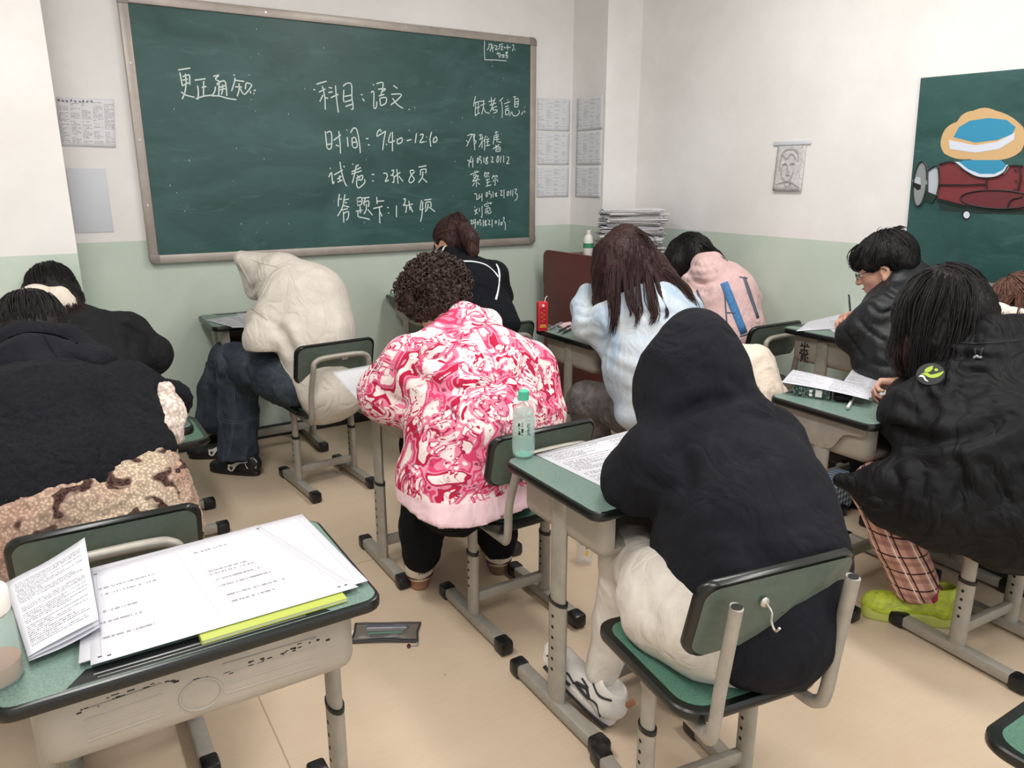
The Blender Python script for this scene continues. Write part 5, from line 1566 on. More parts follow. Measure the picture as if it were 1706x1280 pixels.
def ribbon(name, pts, width, mat, parent, bvh, d, off=.0025, n=6, widths=None):
    """strip laid on a surface, following pts carried along d"""
    P = smooth_path(pts, n) if len(pts) > 2 else [Vector(pts[0]).lerp(Vector(pts[1]), i / n) for i in range(n + 1)]
    org = parent_origin(parent)
    V, F = [], []
    m = len(P)
    last = None
    for i, p in enumerate(P):
        q, nr = drop(bvh, p, d, off)
        t = (P[min(i + 1, m - 1)] - P[max(i - 1, 0)]).normalized()
        w = t.cross(nr)
        w = w.normalized() if w.length > 1e-6 else last
        last = w
        ww = width if widths is None else widths[0] + (widths[1] - widths[0]) * i / (m - 1)
        a, _ = drop(bvh, q + w * ww / 2, -nr, off)
        b, _ = drop(bvh, q - w * ww / 2, -nr, off)
        if (a - q).length > ww * 1.2:
            a = q + w * ww / 2
        if (b - q).length > ww * 1.2:
            b = q - w * ww / 2
        V += [a - org, q + nr * .001 - org, b - org]
    for i in range(m - 1):
        for k in (0, 1):
            F.append((i * 3 + k, i * 3 + k + 1, i * 3 + k + 4, i * 3 + k + 3))
    o = MB().add(V, F).build(name, mat, parent, angle=180)
    md = o.modifiers.new('thickness', 'SOLIDIFY')
    md.thickness = .0016
    md.offset = 0
    return o


def white_hoodie():
    pel, ch = (1.0616, 3.4966, 0.5373), (1.0603, 3.6695, 0.9219)
    root, L, fr = person('person in a cream hoodie, hood up, and dark jeans below the chalkboard',
        pel, ch, (1.0029, 3.7775, 0.9955), (0.9508, 3.8878, 1.0106), (-.45, .75, -.75),
        (((0.9280, 3.6580, 0.9344), (0.8561, 3.5988, 0.7631), (0.8919, 3.8258, 0.7796)), ((1.1974, 3.7248, 0.9031), (1.1401, 3.7871, 0.6824), (0.9952, 3.9636, 0.7623))),
        ((0.7789, 3.9119, 0.6013), (0.7794, 4.1215, 0.5714)), ((0.7648, 3.9127, 0.1201), (0.6819, 4.2263, 0.1774)), toes=(-.2, .15, 0), hs=.9)
    top = blob('hoodie', [
        cone((1.0681, 3.4591, 0.5093), .165, (1.0671, 3.5603, 0.7467), .185, .08), cone((0.9765, 3.4812, 0.5531), .10, (1.1608, 3.4261, 0.5094), .12, .05), cone((1.0671, 3.5603, 0.7467), .185, (1.0757, 3.6554, 0.9077), .185, .08), cone((1.0757, 3.6554, 0.9077), .18, (1.0146, 3.7739, 1.0069), .135, .06),
        cone((1.1477, 3.5514, 0.7987), .125, (1.1285, 3.6506, 0.9187), .15, .05),
        cone((0.9931, 3.8071, 0.9928), .115, (0.9465, 3.8923, 1.0164), .09, .04), cone((1.0083, 3.8434, 1.0593), .075, (0.8747, 3.9894, 1.1041), .034, .03), cone((0.8742, 3.9888, 1.1012), .034, (0.9004, 3.8977, 0.9439), .034, .02), cone((0.9214, 3.8481, 1.0582), .06, (0.8622, 3.9232, 1.1017), .035, .03), cone((0.9538, 3.9888, 1.0269), .06, (0.8889, 4.0471, 1.0831), .035, .03), cone((0.9483, 3.8838, 0.9932), .08, (0.9084, 3.8992, 0.9642), .045, .03),
        cone((0.9576, 3.6352, 0.9205), .105, (0.8557, 3.5751, 0.7645), .096, .035), cone((0.8557, 3.5751, 0.7645), .096, (0.8961, 3.8325, 0.8084), .07, .03),
        cone((1.2036, 3.7444, 0.9000), .10, (1.1460, 3.8065, 0.6782), .085, .04), cone((1.1460, 3.8065, 0.6782), .085, (0.9981, 3.9801, 0.7434), .06, .03),
        cone((0.9177, 3.5485, 0.6492), .03, (0.9447, 3.5151, 0.8254), .02, .02, 'sub'),
        ell((0.9491, 3.4641, 0.5610), (.05, .05, .06), None, .06),
        half((0.8918, 3.4493, 0.6701), np.cross(A(*(0.9655, 3.3214, 0.4139)) - A(*(0.8918, 3.4493, 0.6701)), A(-.14, -.96, .1)), (0.7614, 3.0666, 0.3654) - A(.3, .3, .0), (1.0648, 3.4617, 0.6629) + A(.1, .6, .0), .03), half((1.0932, 3.3455, 0.3554), (0, 0, -1), (0.7509, 3.0496, 0.2922) - A(.3, .3, .1), (1.3721, 3.2843, 0.3236) + A(.1, .6, .0), .02),
    ], .0085, 'hoodie_cream', root, [dict(amp=.006, scale=.2, seed=5, stretch=(1, 1, .7)), dict(amp=.002, scale=.07, seed=8)],
        creases=[([(0.8727, 3.3967, 0.8494), (0.8941, 3.3751, 0.8235), (0.9126, 3.3437, 0.7613), (0.9364, 3.3107, 0.7042)], .03, .022), ([(0.8274, 3.5869, 0.9745), (0.8574, 3.5828, 1.0198), (0.9074, 3.5690, 1.0732), (0.9594, 3.5478, 1.1079)], .016, .018), 
                 ([(0.7974, 3.5858, 0.9131), (0.8457, 3.5430, 0.8730), (0.8796, 3.3925, 0.8494)], .007, .012), ([(1.0117, 3.3801, 0.6862), (1.0784, 3.3302, 0.6595), (1.1528, 3.2926, 0.6862)], .010, .02), ([(1.0812, 3.4398, 1.0065), (1.1285, 3.3848, 0.9264), (1.1249, 3.3527, 0.8196)], .007, .025)],
        view=(.14, .96, -.1))
    bv = caster([top])
    v = Vector((0.9917, 3.6474, 0.8723)) - Vector((0, 0, 1.5))
    def seam(pts, nm='seam'):
        mb = MB()
        org = parent_origin(root)
        mb.tube([drop(bv, p, v, .0005)[0] - org for p in smooth_path(pts, 6)], .0028, 5)
        mb.build(nm, 'hoodie_cream', top)
    seam([(0.8206, 3.6889, 0.8990), (0.8426, 3.6117, 0.8911), (0.8781, 3.5784, 0.8559)])
    seam([(0.8841, 3.8403, 1.1137), (0.9256, 3.8074, 1.0912), (0.9878, 3.7634, 1.0742)])
    seam([(0.8755, 3.7932, 0.9501), (0.8637, 3.8186, 1.0065), (0.8474, 3.9151, 1.0856)])
    seam([(0.9021, 3.5053, 0.6745), (0.9230, 3.4750, 0.6204), (0.9820, 3.4211, 0.5662)])
    jeans = blob('jeans', [
        cone((1.0572, 3.5312, 0.4845), .115, (0.9272, 3.6098, 0.5545), .115, .05), cone((0.9659, 3.4913, 0.5641), .115, (0.7843, 3.8838, 0.6001), .098, .04), cone((0.7875, 3.9028, 0.5895), .096, (0.7679, 3.9259, 0.3194), .096, .03), cone((0.7679, 3.9259, 0.3194), .096, (0.7493, 3.9174, 0.1050), .097, .02),
        cone((1.0349, 3.6814, 0.5295), .11, (0.7817, 4.0991, 0.5821), .088, .04), cone((0.7848, 4.1182, 0.5714), .088, (0.7109, 4.2035, 0.3903), .075, .03), cone((0.7109, 4.2035, 0.3903), .075, (0.6882, 4.2152, 0.2311), .078, .02),
        half((0.7237, 3.8204, 0.0954), (0, 0, -1), (0.6986, 3.7318, 0.0368) - A(.3, .3, .1), (0.7280, 3.8272, 0.1249) + A(.3, .22, 0)),
    ], .0085, 'denim', root, [dict(amp=.014, scale=.10, seed=2, stretch=(1, 1, .6)), dict(amp=.005, scale=.035, seed=12)],
        creases=[([(0.6866, 3.7050, 0.6904), (0.7069, 3.6730, 0.6300), (0.6765, 3.6672, 0.5531)], .014, .014), ([(0.7561, 3.6443, 0.6355), (0.7830, 3.6012, 0.5531), (0.7729, 3.5634, 0.4158)], .012, .02), ([(0.6783, 3.6485, 0.4982), (0.6670, 3.7233, 0.3293), (0.6656, 3.6879, 0.2164)], .012, .018), ([(0.7383, 3.6642, 0.6629), (0.8229, 3.6117, 0.6629), (0.8884, 3.5552, 0.6135)], .008, .018), ([(0.7297, 3.6342, 0.5531), (0.7509, 3.6035, 0.4982), (0.7964, 3.5797, 0.5119)], .012, .012)], view=(.1, .96, -.2))
    bj = caster([jeans])
    vj = Vector((0.7682, 3.9127, 0.3552)) - Vector((0, 0, 1.5))
    org = parent_origin(root)
    mb = MB()
    for pts in ([(0.7448, 3.8519, 0.5005), (0.7290, 3.8152, 0.3556), (0.7020, 3.8410, 0.1937), (0.6921, 3.8836, 0.1172)], [(0.7686, 3.7707, 0.6735), (0.8557, 3.6415, 0.6290), (0.9207, 3.5264, 0.5860)], [(0.6827, 3.8907, 0.3112), (0.7379, 3.8527, 0.2994), (0.8387, 3.7958, 0.3170)]):
        for q in (-2.5, 2.5):
            mb.tube([drop(bj, Vector(p) + Vector((q / 500, 0, q / 500)), vj, .0003)[0] - org for p in smooth_path(pts, 6)], .0012, 5)
    mb.build('stitching', 'thread_dull', jeans)
    strands('hem_fringe', [[(0.6613, 4.2125, 0.2466), (0.6375, 4.1958, 0.2246), (0.6114, 4.2029, 0.1964)], [(0.6520, 4.2223, 0.2592), (0.6343, 4.2028, 0.2402), (0.6201, 4.2046, 0.2183)]], 'thread_pale', jeans, 16, .012, .003)
    u, L, fr2 = shoe(root, (.83, 3.83, 0), -44, 'shoe_black', 'shoe_black', .29, 'black sneaker with white swoosh', laces='pen_dark')
    sk = MB()
    sk.tube([Vector(L(0, .24, .16)) - parent_origin(root), Vector(L(0, .24, .06)) - parent_origin(root)], .031, 16)
    sk.build('sock', 'sock_grey', u)
    swoosh(u, L, -1)
    mb = MB()
    bs = caster([u])
    q = MB()
    pad_ = [drop(bs, Vector(L(-.06, qq, uu)), Vector(fr2[0]), .002)[0] - org for qq, uu in ((.01, .05), (.15, .05), (.2, .08), (.04, .1), (.0, .085))]
    q.add(pad_, [tuple(range(5))])
    q.build('heel_tab', 'print_white', u, smooth=False)
    u, L, fr2 = shoe(root, (.80, 4.17, 0), -62, 'shoe_black', 'shoe_black', .27, 'black sneaker with white swoosh', laces='pen_dark')
    swoosh(u, L, -1)


def swoosh(u, L, sd):
    bs = caster([u])
    org = parent_origin(u)
    up_, lo_ = [], []
    n = 14
    for i in range(n + 1):
        t = i / n
        q = .62 - .5 * t if True else 0
        # curved check: thick belly at the toe side, thin tail to the heel
        cx = .6 - .47 * t - .05 * math.exp(-(t / .18) ** 2)
        cz = .055 - .022 * math.exp(-((t - .22) / .25) ** 2) + .03 * t
        w = .016 * math.exp(-((t - .2) / .3) ** 2) + .002
        a = drop(bs, Vector(L(sd * .08, cx, cz + w)), Vector(L(0, cx, cz)) - Vector(L(sd * .08, cx, cz)), .004)[0] - org
        b = drop(bs, Vector(L(sd * .08, cx, cz - w)), Vector(L(0, cx, cz)) - Vector(L(sd * .08, cx, cz)), .004)[0] - org
        up_.append(a)
        lo_.append(b)
    V = up_ + lo_
    F = [(i, i + 1, n + 2 + i, n + 1 + i) for i in range(n)]
    MB().add(V, F).build('swoosh', 'print_white', u, angle=180)


HEMZ = 0.4980 + .03


def pink_camo():
    root, L, fr = person('person with curly dark hair in a pink camouflage hoodie',
        (1.1225, 2.1099, 0.5142), (1.2191, 2.2799, 0.7746), (1.2112, 2.4097, 0.9360), (1.2050, 2.4859, 1.0856), (-.45, .7, -.75),
        (((1.0719, 2.3713, 0.8511), (0.9964, 2.4826, 0.7479), (1.2102, 2.6405, 0.6651)), ((1.4714, 2.2765, 0.7955), (1.5222, 2.2748, 0.6605), (1.4182, 2.5755, 0.6745))),
        ((1.15, 2.52, .50), (1.42, 2.52, .50)), ((1.075, 2.43, .1), (1.385, 2.37, .1)), hup=(-.1, .6, .7), toes=(.3, .9, 0))
    top = blob('hoodie', [
        cone((1.1157, 2.1094, 0.5375), .19, (1.1712, 2.1521, 0.6640), .205, .08), cone((1.1712, 2.1521, 0.6640), .205, (1.2225, 2.2551, 0.7800), .20, .08), cone((1.2225, 2.2551, 0.7800), .19, (1.2331, 2.3793, 0.8838), .115, .07),
        cone((1.3369, 2.2493, 0.8310), .15, (1.4355, 2.2532, 0.8056), .115, .09), cone((1.4340, 2.2507, 0.7951), .115, (1.4516, 2.1768, 0.6748), .092, .09), cone((1.2919, 2.1347, 0.6910), .15, (1.3935, 2.1389, 0.6724), .11, .09), cone((1.4891, 2.2210, 0.6567), .085, (1.4353, 2.5575, 0.6512), .06, .03),
        cone((1.1384, 2.3268, 0.8409), .13, (1.0692, 2.3749, 0.8571), .105, .06), cone((1.0554, 2.3701, 0.8535), .105, (0.9827, 2.4477, 0.7651), .092, .04), cone((0.9819, 2.4463, 0.7589), .088, (1.1868, 2.5913, 0.6566), .065, .03),
        cone((0.9807, 2.4179, 0.7440), .075, (1.0629, 2.3248, 0.6888), .06, .05),
        # loose lower back with the rib hem
        cone((1.0486, 2.0995, 0.4912), .165, (1.0616, 2.0422, 0.4134), .175, .06), cone((1.0141, 2.1614, 0.5413), .09, (0.9585, 2.1092, 0.3471), .070, .05), cone((1.2259, 2.0270, 0.4557), .11, (1.2222, 1.9826, 0.3863), .10, .05), cone((0.9805, 2.0802, 0.3753), .08, (1.2016, 1.9492, 0.3943), .09, .06),
        half((1.0111, 1.9176, 0.4599), unit((0.03, .12, -1)), (1.0473, 1.9929, 0.2323) - A(.5, .5, .3), (1.0343, 1.9598, 0.4843) + A(.5, .6, .02)),
        # hood lying on the shoulders
        cone((1.0770, 2.3384, 0.9108), .055, (1.2517, 2.3550, 0.9957), .07, .03), cone((1.2517, 2.3550, 0.9957), .07, (1.3574, 2.3590, 0.9845), .055, .03),
        cone((1.1141, 2.2518, 0.9024), .075, (1.2809, 2.2152, 0.9208), .085, .03), cone((1.1292, 2.1728, 0.8756), .055, (1.2838, 2.1011, 0.8745), .045, .025), cone((1.2905, 2.1120, 0.8837), .04, (1.3274, 2.2948, 0.9546), .05, .03),
    ], .009, ['camo_pink', 'hem_pink'], root, [dict(amp=.009, scale=.16, seed=21), dict(amp=.003, scale=.06, seed=3)],
        creases=[([(0.9566, 2.1513, 0.9310), (0.9766, 2.1260, 0.8907), (1.0359, 2.0775, 0.8541), (1.1321, 2.0167, 0.8504), (1.1976, 1.9855, 0.8797), (1.2211, 1.9802, 0.9090)], .026, .018), ([(1.2211, 1.9802, 0.9090), (1.2086, 2.0033, 0.9566), (1.1848, 2.0368, 1.0152)], .016, .016), ([(0.9879, 2.1442, 0.9694), (1.0485, 2.0979, 0.9419), (1.1317, 2.0521, 0.9602)], .010, .018), ([(1.0267, 2.1348, 1.0152), (1.0873, 2.0885, 0.9877), (1.1638, 2.0498, 1.0152)], .008, .016),
                 ([(0.9324, 2.1698, 0.9419), (0.9009, 2.1659, 0.8687), (0.9087, 2.1317, 0.7772)], .016, .022), ([(1.3273, 2.0395, 0.9187), (1.2935, 2.0299, 0.8234), (1.3083, 1.9901, 0.7280)], .014, .022), ([(0.9376, 2.0991, 0.7314), (1.0265, 2.0264, 0.6765), (1.1563, 1.9477, 0.6820), (1.2427, 1.9070, 0.7223)], .012, .026), ([(0.8642, 1.9907, 0.6319), (0.9916, 1.9202, 0.6582), (1.1398, 1.8142, 0.6144)], .010, .025), ([(0.9490, 1.9550, 0.6845), (0.9596, 1.9203, 0.5968), (0.9418, 1.9088, 0.5267)], .009, .02), ([(0.8796, 2.2926, 0.8424), (0.9232, 2.2503, 0.7948), (0.9863, 2.2020, 0.7662)], .010, .018), ([(1.3865, 2.0918, 0.8161), (1.4129, 2.0564, 0.7566), (1.4419, 2.0447, 0.7765)], .010, .014)],
        view=(.28, .94, -.2),
        mi=lambda C_: (C_[:, 2] < HEMZ).astype(int))
    bv = caster([top])
    v = Vector((0.9904, 2.3501, 0.8558)) - Vector((0, 0, 1.5))
    for pts in ([(0.9124, 2.3552, 0.9110), (0.8783, 2.3614, 0.8643), (0.8562, 2.3564, 0.8059)], [(0.9264, 2.3434, 0.9012), (0.8926, 2.3500, 0.8565), (0.8716, 2.3468, 0.8059)]):
        ribbon('sleeve_stripe', pts, .007, 'hem_pink', top, bv, v)
    # hair: cap and curls
    cap_h = hair_cap(L, fr, .93) + [ell((1.2087, 2.4929, 1.0954), (.105, .105, .098), None, .03), ell((1.2409, 2.4917, 1.1348), (.086, .09, .062), None, .04), ell((1.1576, 2.4982, 1.0703), (.06, .07, .07), None, .04), ell((1.2226, 2.4265, 1.0484), (.068, .065, .055), None, .04), ell(L(-.10, -.01, -.045), (.034, .036, .048), fr, .01, 'sub')]
    hairo = blob('hair', cap_h, .009, 'hair_curly', root, [dict(amp=.022, scale=.022, seed=6)])
    V, F = o_bvh[hairo.name]
    N = vnormals(V, F)
    g = random.Random(17)
    mb = MB()
    org = Vector(parent_origin(root))
    hc = Vector((1.2078, 2.4914, 1.0890))
    for _ in range(900):
        i = g.randrange(len(V))
        p = Vector(V[i])
        nr = Vector(N[i])
        low = p.z < hc.z - .05
        if low and g.random() < .6:
            continue
        ax = Vector((g.gauss(0, 1), g.gauss(0, 1), g.gauss(0, .6) - .6))
        ax = (ax - nr * ax.dot(nr) * .7).normalized()
        e1 = ax.orthogonal().normalized()
        e2 = ax.cross(e1)
        rad = g.uniform(.005, .010) * (.5 if low else 1)
        ph = g.uniform(0, 6)
        turns = g.uniform(1.0, 1.8)
        ln = g.uniform(.02, .034)
        pth = []
        m = 11
        for j in range(m):
            t = j / (m - 1)
            a_ = ph + t * turns * 6.28
            pth.append(p + nr * (.004 + .004 * math.sin(t * PI)) + ax * ln * (t - .4) + (e1 * math.cos(a_) + e2 * math.sin(a_)) * rad * (1 - .4 * t) - org)
        mb.tube(pth, [.0034 - .0018 * (j / m) for j in range(m)], 5)
    mb.build('curls', 'hair_curly', hairo)
    blob('trousers', [cone((1.1081, 2.1499, 0.4592), .15, (1.24, 2.2, .52), .13, .06), cone((1.17, 2.15, .52), .10, (1.16, 2.52, .52), .08, .05), cone((1.35, 2.15, .52), .11, (1.43, 2.52, .52), .085, .05),
                      cone((1.16, 2.52, .5), .08, (1.0314, 2.2670, 0.2956), .074, .04), cone((1.0314, 2.2670, 0.2956), .074, (1.0304, 2.2825, 0.1900), .066, .03), cone((1.43, 2.52, .5), .085, (1.3013, 2.2038, 0.2403), .075, .04), cone((1.3013, 2.2038, 0.2403), .072, (1.3101, 2.2061, 0.1883), .062, .03)],
         .010, 'trouser_black', root, dict(amp=.010, scale=.08, seed=4))
    for heel, yaw, nm in (((1.05, 2.345, 0), 20, 0), ((1.36, 2.285, 0), 26, 1)):
        u, LL, f2 = shoe(root, heel, yaw, 'shoe_cream', 'sole_tan' if nm == 0 else 'sole_brown', .30, 'cream high sneaker with thick brown sole', laces='print_white', high=.012, sole_h=.052, wk=1.28, hk=1.15)
        org2 = parent_origin(u)
        mb = MB()
        bs = caster([u])
        ring = []
        for i in range(17):
            a_ = 2 * PI * i / 16
            p, n_ = drop(bs, Vector(LL(.006 + .0085 * math.cos(a_), -.1, .088 + .0085 * math.sin(a_))), Vector(f2[1]), .001)
            ring.append(p - org2)
        mb.tube(ring, .0028, 6)
        for i, (dx, dz) in enumerate(((-.004, .068), (.004, .068), (.01, .068))):
            p, n_ = drop(bs, Vector(LL(.002 + dx, -.1, dz)), Vector(f2[1]), .001)
            mb.tube([p - org2 - Vector((0, 0, .004)), p - org2 + Vector((0, 0, .004))], .0018, 5)
        mb.build('heel_emblem', 'ink_black', u)
        rp = MB()
        rp.tube([Vector(LL(-.036 * math.cos(R(a_)), .12 - .13 * math.sin(R(a_)), .046)) - org2 for a_ in range(0, 181, 15)], .006, 6)
        rp.build('sole_band', 'tag_red', u)


def black_hoodie():
    root, L, fr = person('person in a black hoodie, hood up, and cream trousers at the middle desk',
        (1.21, 1.05, .55), (1.3487, 1.1760, 0.7775), (1.3554, 1.2639, 0.9123), (1.3263, 1.3155, 1.0170), (.2, .9, -.6),
        (((1.2085, 1.2611, 0.8478), (1.1984, 1.3371, 0.7611), (1.4860, 1.3763, 0.7546)), ((1.4790, 1.1911, 0.8481), (1.6013, 1.2541, 0.7106), (1.5660, 1.4066, 0.7377))),
        ((1.255, 1.42, .50), (1.42, 1.42, .50)), ((1.195, 1.45, .12), (1.44, 1.36, .1)), hs=.86)
    top = blob('hoodie', [
        cone((1.2625, 0.9931, 0.5731), .178, (1.2953, 1.0380, 0.6623), .182, .08), cone((1.2953, 1.0380, 0.6623), .182, (1.3376, 1.1259, 0.7520), .185, .08), cone((1.3376, 1.1259, 0.7520), .18, (1.3536, 1.2378, 0.8655), .135, .07),
        cone((1.4748, 1.1461, 0.7761), .10, (1.4915, 1.2102, 0.8559), .085, .06), cone((1.4264, 1.0665, 0.7383), .085, (1.3811, 0.9955, 0.6575), .09, .06),
        cone((1.2635, 1.2691, 0.8652), .10, (1.2090, 1.2718, 0.8442), .088, .05), cone((1.2084, 1.2709, 0.8400), .09, (1.1881, 1.3239, 0.7761), .084, .04), cone((1.2007, 1.3380, 0.7684), .08, (1.4291, 1.3608, 0.7106), .06, .03), cone((1.2107, 1.3341, 0.7756), .078, (1.4568, 1.4139, 0.7394), .055, .03),
        cone((1.4984, 1.2012, 0.8412), .09, (1.6132, 1.2576, 0.7068), .07, .05), cone((1.6132, 1.2576, 0.7068), .07, (1.5648, 1.4047, 0.7295), .055, .03),
        cone((1.1839, 1.1750, 0.6078), .052, (1.1788, 1.0868, 0.5513), .06, .05), cone((1.2250, 1.2015, 0.6558), .06, (1.1890, 1.1696, 0.6010), .05, .05), cone((1.1788, 1.0868, 0.5513), .06, (1.1948, 0.9504, 0.5370), .085, .05), cone((1.2924, 0.9578, 0.5968), .12, (1.2567, 0.9387, 0.5443), .10, .05),
        # hood
        cone((1.3534, 1.3363, 1.0582), .100, (1.3120, 1.3251, 0.9812), .100, .05), cone((1.3767, 1.3464, 1.0967), .075, (1.3488, 1.3345, 1.0437), .10, .05), cone((1.3962, 1.3630, 1.1101), .06, (1.4280, 1.3036, 1.0243), .07, .05),
        cone((1.3815, 1.2776, 1.0055), .085, (1.3995, 1.2276, 0.9226), .085, .05), cone((1.2907, 1.3558, 0.9218), .05, (1.3177, 1.3273, 0.8852), .06, .04), ell((1.2838, 1.3902, 0.9776), (.035, .05, .07), None, .05),
        cone((1.2565, 1.2246, 0.9030), .035, (1.3793, 1.1661, 0.9579), .04, .04),
    ], .0085, 'sweat_black', root, [dict(amp=.009, scale=.18, seed=31, stretch=(1, 1, 1.2)), dict(amp=.003, scale=.06, seed=13)],
        creases=[([(1.1102, 1.2065, 0.9439), (1.1463, 1.1933, 0.9725), (1.1835, 1.1769, 0.9932), (1.2261, 1.1563, 1.0114), (1.2727, 1.1295, 1.0178), (1.3300, 1.0969, 1.0269)], .030, .018), ([(1.2037, 1.1585, 0.9751), (1.2513, 1.1332, 0.9880), (1.3084, 1.0978, 0.9880), (1.3515, 1.0652, 0.9699)], .012, .016), ([(1.2748, 1.1456, 1.0723), (1.3054, 1.1184, 1.0464), (1.3379, 1.0816, 0.9945)], .012, .016), ([(1.2395, 1.1779, 1.1047), (1.2492, 1.1553, 1.0528), (1.2325, 1.1540, 1.0165)], .008, .02), ([(1.1841, 1.2289, 1.1566), (1.1577, 1.2245, 1.0917), (1.1541, 1.2059, 1.0269)], .006, .025),
                 ([(1.0847, 1.1038, 0.9547), (1.1034, 1.0715, 0.8900), (1.0873, 1.0599, 0.8229), (1.0489, 1.0700, 0.7802)], .020, .022), ([(1.0956, 1.1881, 0.8584), (1.1138, 1.1665, 0.8260), (1.1595, 1.1381, 0.8260)], .012, .016), ([(1.2799, 0.9914, 0.9815), (1.2892, 0.9583, 0.8961), (1.3091, 0.9185, 0.8107)], .010, .025), ([(1.1387, 1.0516, 0.8961), (1.1959, 1.0239, 0.9205), (1.2587, 0.9811, 0.9083)], .008, .025), ([(1.0602, 1.0571, 0.7619), (1.1444, 1.0128, 0.7863), (1.2376, 0.9472, 0.7619)], .012, .025), ([(0.9892, 0.9720, 0.7394), (1.0747, 0.9300, 0.7737), (1.1924, 0.8497, 0.7508)], .012, .025), ([(1.0313, 0.9275, 0.6822), (1.1161, 0.8842, 0.7108), (1.2168, 0.8217, 0.7108)], .010, .02)],
        view=(.69, .66, -.29))
    bv = caster([top])
    org = parent_origin(root)
    strands('hair', [[(1.2216, 1.3313, 0.9398), (1.2135, 1.3294, 0.9186), (1.2153, 1.3345, 0.8997), (1.2277, 1.3343, 0.8851)], [(1.2262, 1.3014, 0.9318), (1.2242, 1.3084, 0.9118), (1.2317, 1.3216, 0.8912)], [(1.2240, 1.3163, 0.9358), (1.2135, 1.3160, 0.9146), (1.2229, 1.3271, 0.8912)]], 'hair_darkbrown', root, 12, .005, .0016)
    blob('trousers', [
        cone((1.22, 1.02, .545), .15, (1.16, 1.15, .535), .13, .05), cone((1.14, 1.04, .545), .108, (1.245, 1.39, .52), .082, .05), cone((1.32, 1.06, .545), .105, (1.42, 1.40, .53), .080, .05),
        cone((1.245, 1.405, .515), .080, (1.232, 1.43, .3), .062, .03), cone((1.232, 1.43, .3), .062, (1.20, 1.45, .15), .047, .03), cone((1.42, 1.41, .53), .08, (1.43, 1.38, .3), .066, .03), cone((1.43, 1.38, .3), .066, (1.44, 1.37, .15), .056, .03)],
         .0085, 'trouser_white', root, [dict(amp=.006, scale=.15, seed=41), dict(amp=.002, scale=.05, seed=42)],
         creases=[([(1.1083, 1.2285, 0.6284), (1.1226, 1.1976, 0.5598), (1.0833, 1.0918, 0.5342)], .008, .02), ([(1.0902, 1.2264, 0.5872), (1.1276, 1.2857, 0.4641), (1.1300, 1.2610, 0.3916)], .006, .018), ([(1.0571, 1.0160, 0.6276), (1.0698, 0.9886, 0.5666), (1.1058, 0.9506, 0.5178)], .006, .02), ([(1.1110, 1.2588, 0.3482), (1.1344, 1.2396, 0.3337), (1.1610, 1.2255, 0.3409)], .010, .014)], view=(.69, .66, -.29))
    for i, (heel, yaw, tl) in enumerate((((1.195, 1.385, .012), -14, 22), ((1.43, 1.28, .008), 12, 4))):
        u, LL, f2 = shoe(root, heel, yaw, 'shoe_white', 'shoe_white', .285, 'white sneaker with black trim', tilt=tl, laces='sock_grey', high=.014, sole_h=.03)
        bs = caster([u])
        o2 = parent_origin(u)
        mb = MB()
        sd = -1
        def on(q, uu):
            return drop(bs, Vector(LL(sd * .09, q, uu)), -Vector(f2[0]) * sd, .0018)[0] - o2
        def line(pts, r=.003):
            mb.tube(smooth_path([on(*p) for p in pts], 4), r, 6)
        line([(.42, .092), (.30, .05), (.5, .052), (.42, .092)], .0048)
        line([(.36, .07), (.47, .07)], .003)
        line([(.98, .055), (.8, .06), (.72, .03)])
        line([(.66, .075), (.6, .055), (.5, .045)])
        line([(.1, .105), (.22, .088), (.34, .09)], .0035)
        line([(.12, .03), (.2, .06), (.3, .05)])
        line([(.5, .02), (.72, .018)], .0055)
        mb.build('trim_line', 'ink_black', u)
        pt = MB()
        pt.tube([Vector(LL(0, -.015, .095)) - o2, Vector(LL(0, -.06, .13)) - o2], .009, 8, sq=(1, .4))
        pt.build('pull_tab', 'sole_tan', u)
        rb = MB()
        rb.prism([(-.035, .01), (.035, .01), (.043, .2), (.042, .25), (-.042, .25), (-.043, .2)], -.001, .004, M=Matrix(((f2[0][0], f2[1][0], f2[2][0], heel[0] - o2[0]), (f2[0][1], f2[1][1], f2[2][1], heel[1] - o2[1]), (f2[0][2], f2[1][2], f2[2][2], heel[2] - o2[2]), (0, 0, 0, 1))))
        rb.build('outsole', 'ink_black', u)
        sk = MB()
        a0 = (1.20, 1.45, .165) if i == 0 else (1.44, 1.37, .15)
        sk.tube([Vector(a0) - o2, Vector(a0) - o2 - Vector((0, -.004, .06))], .04, 16)
        sk.build('sock', 'sock_grey', u)


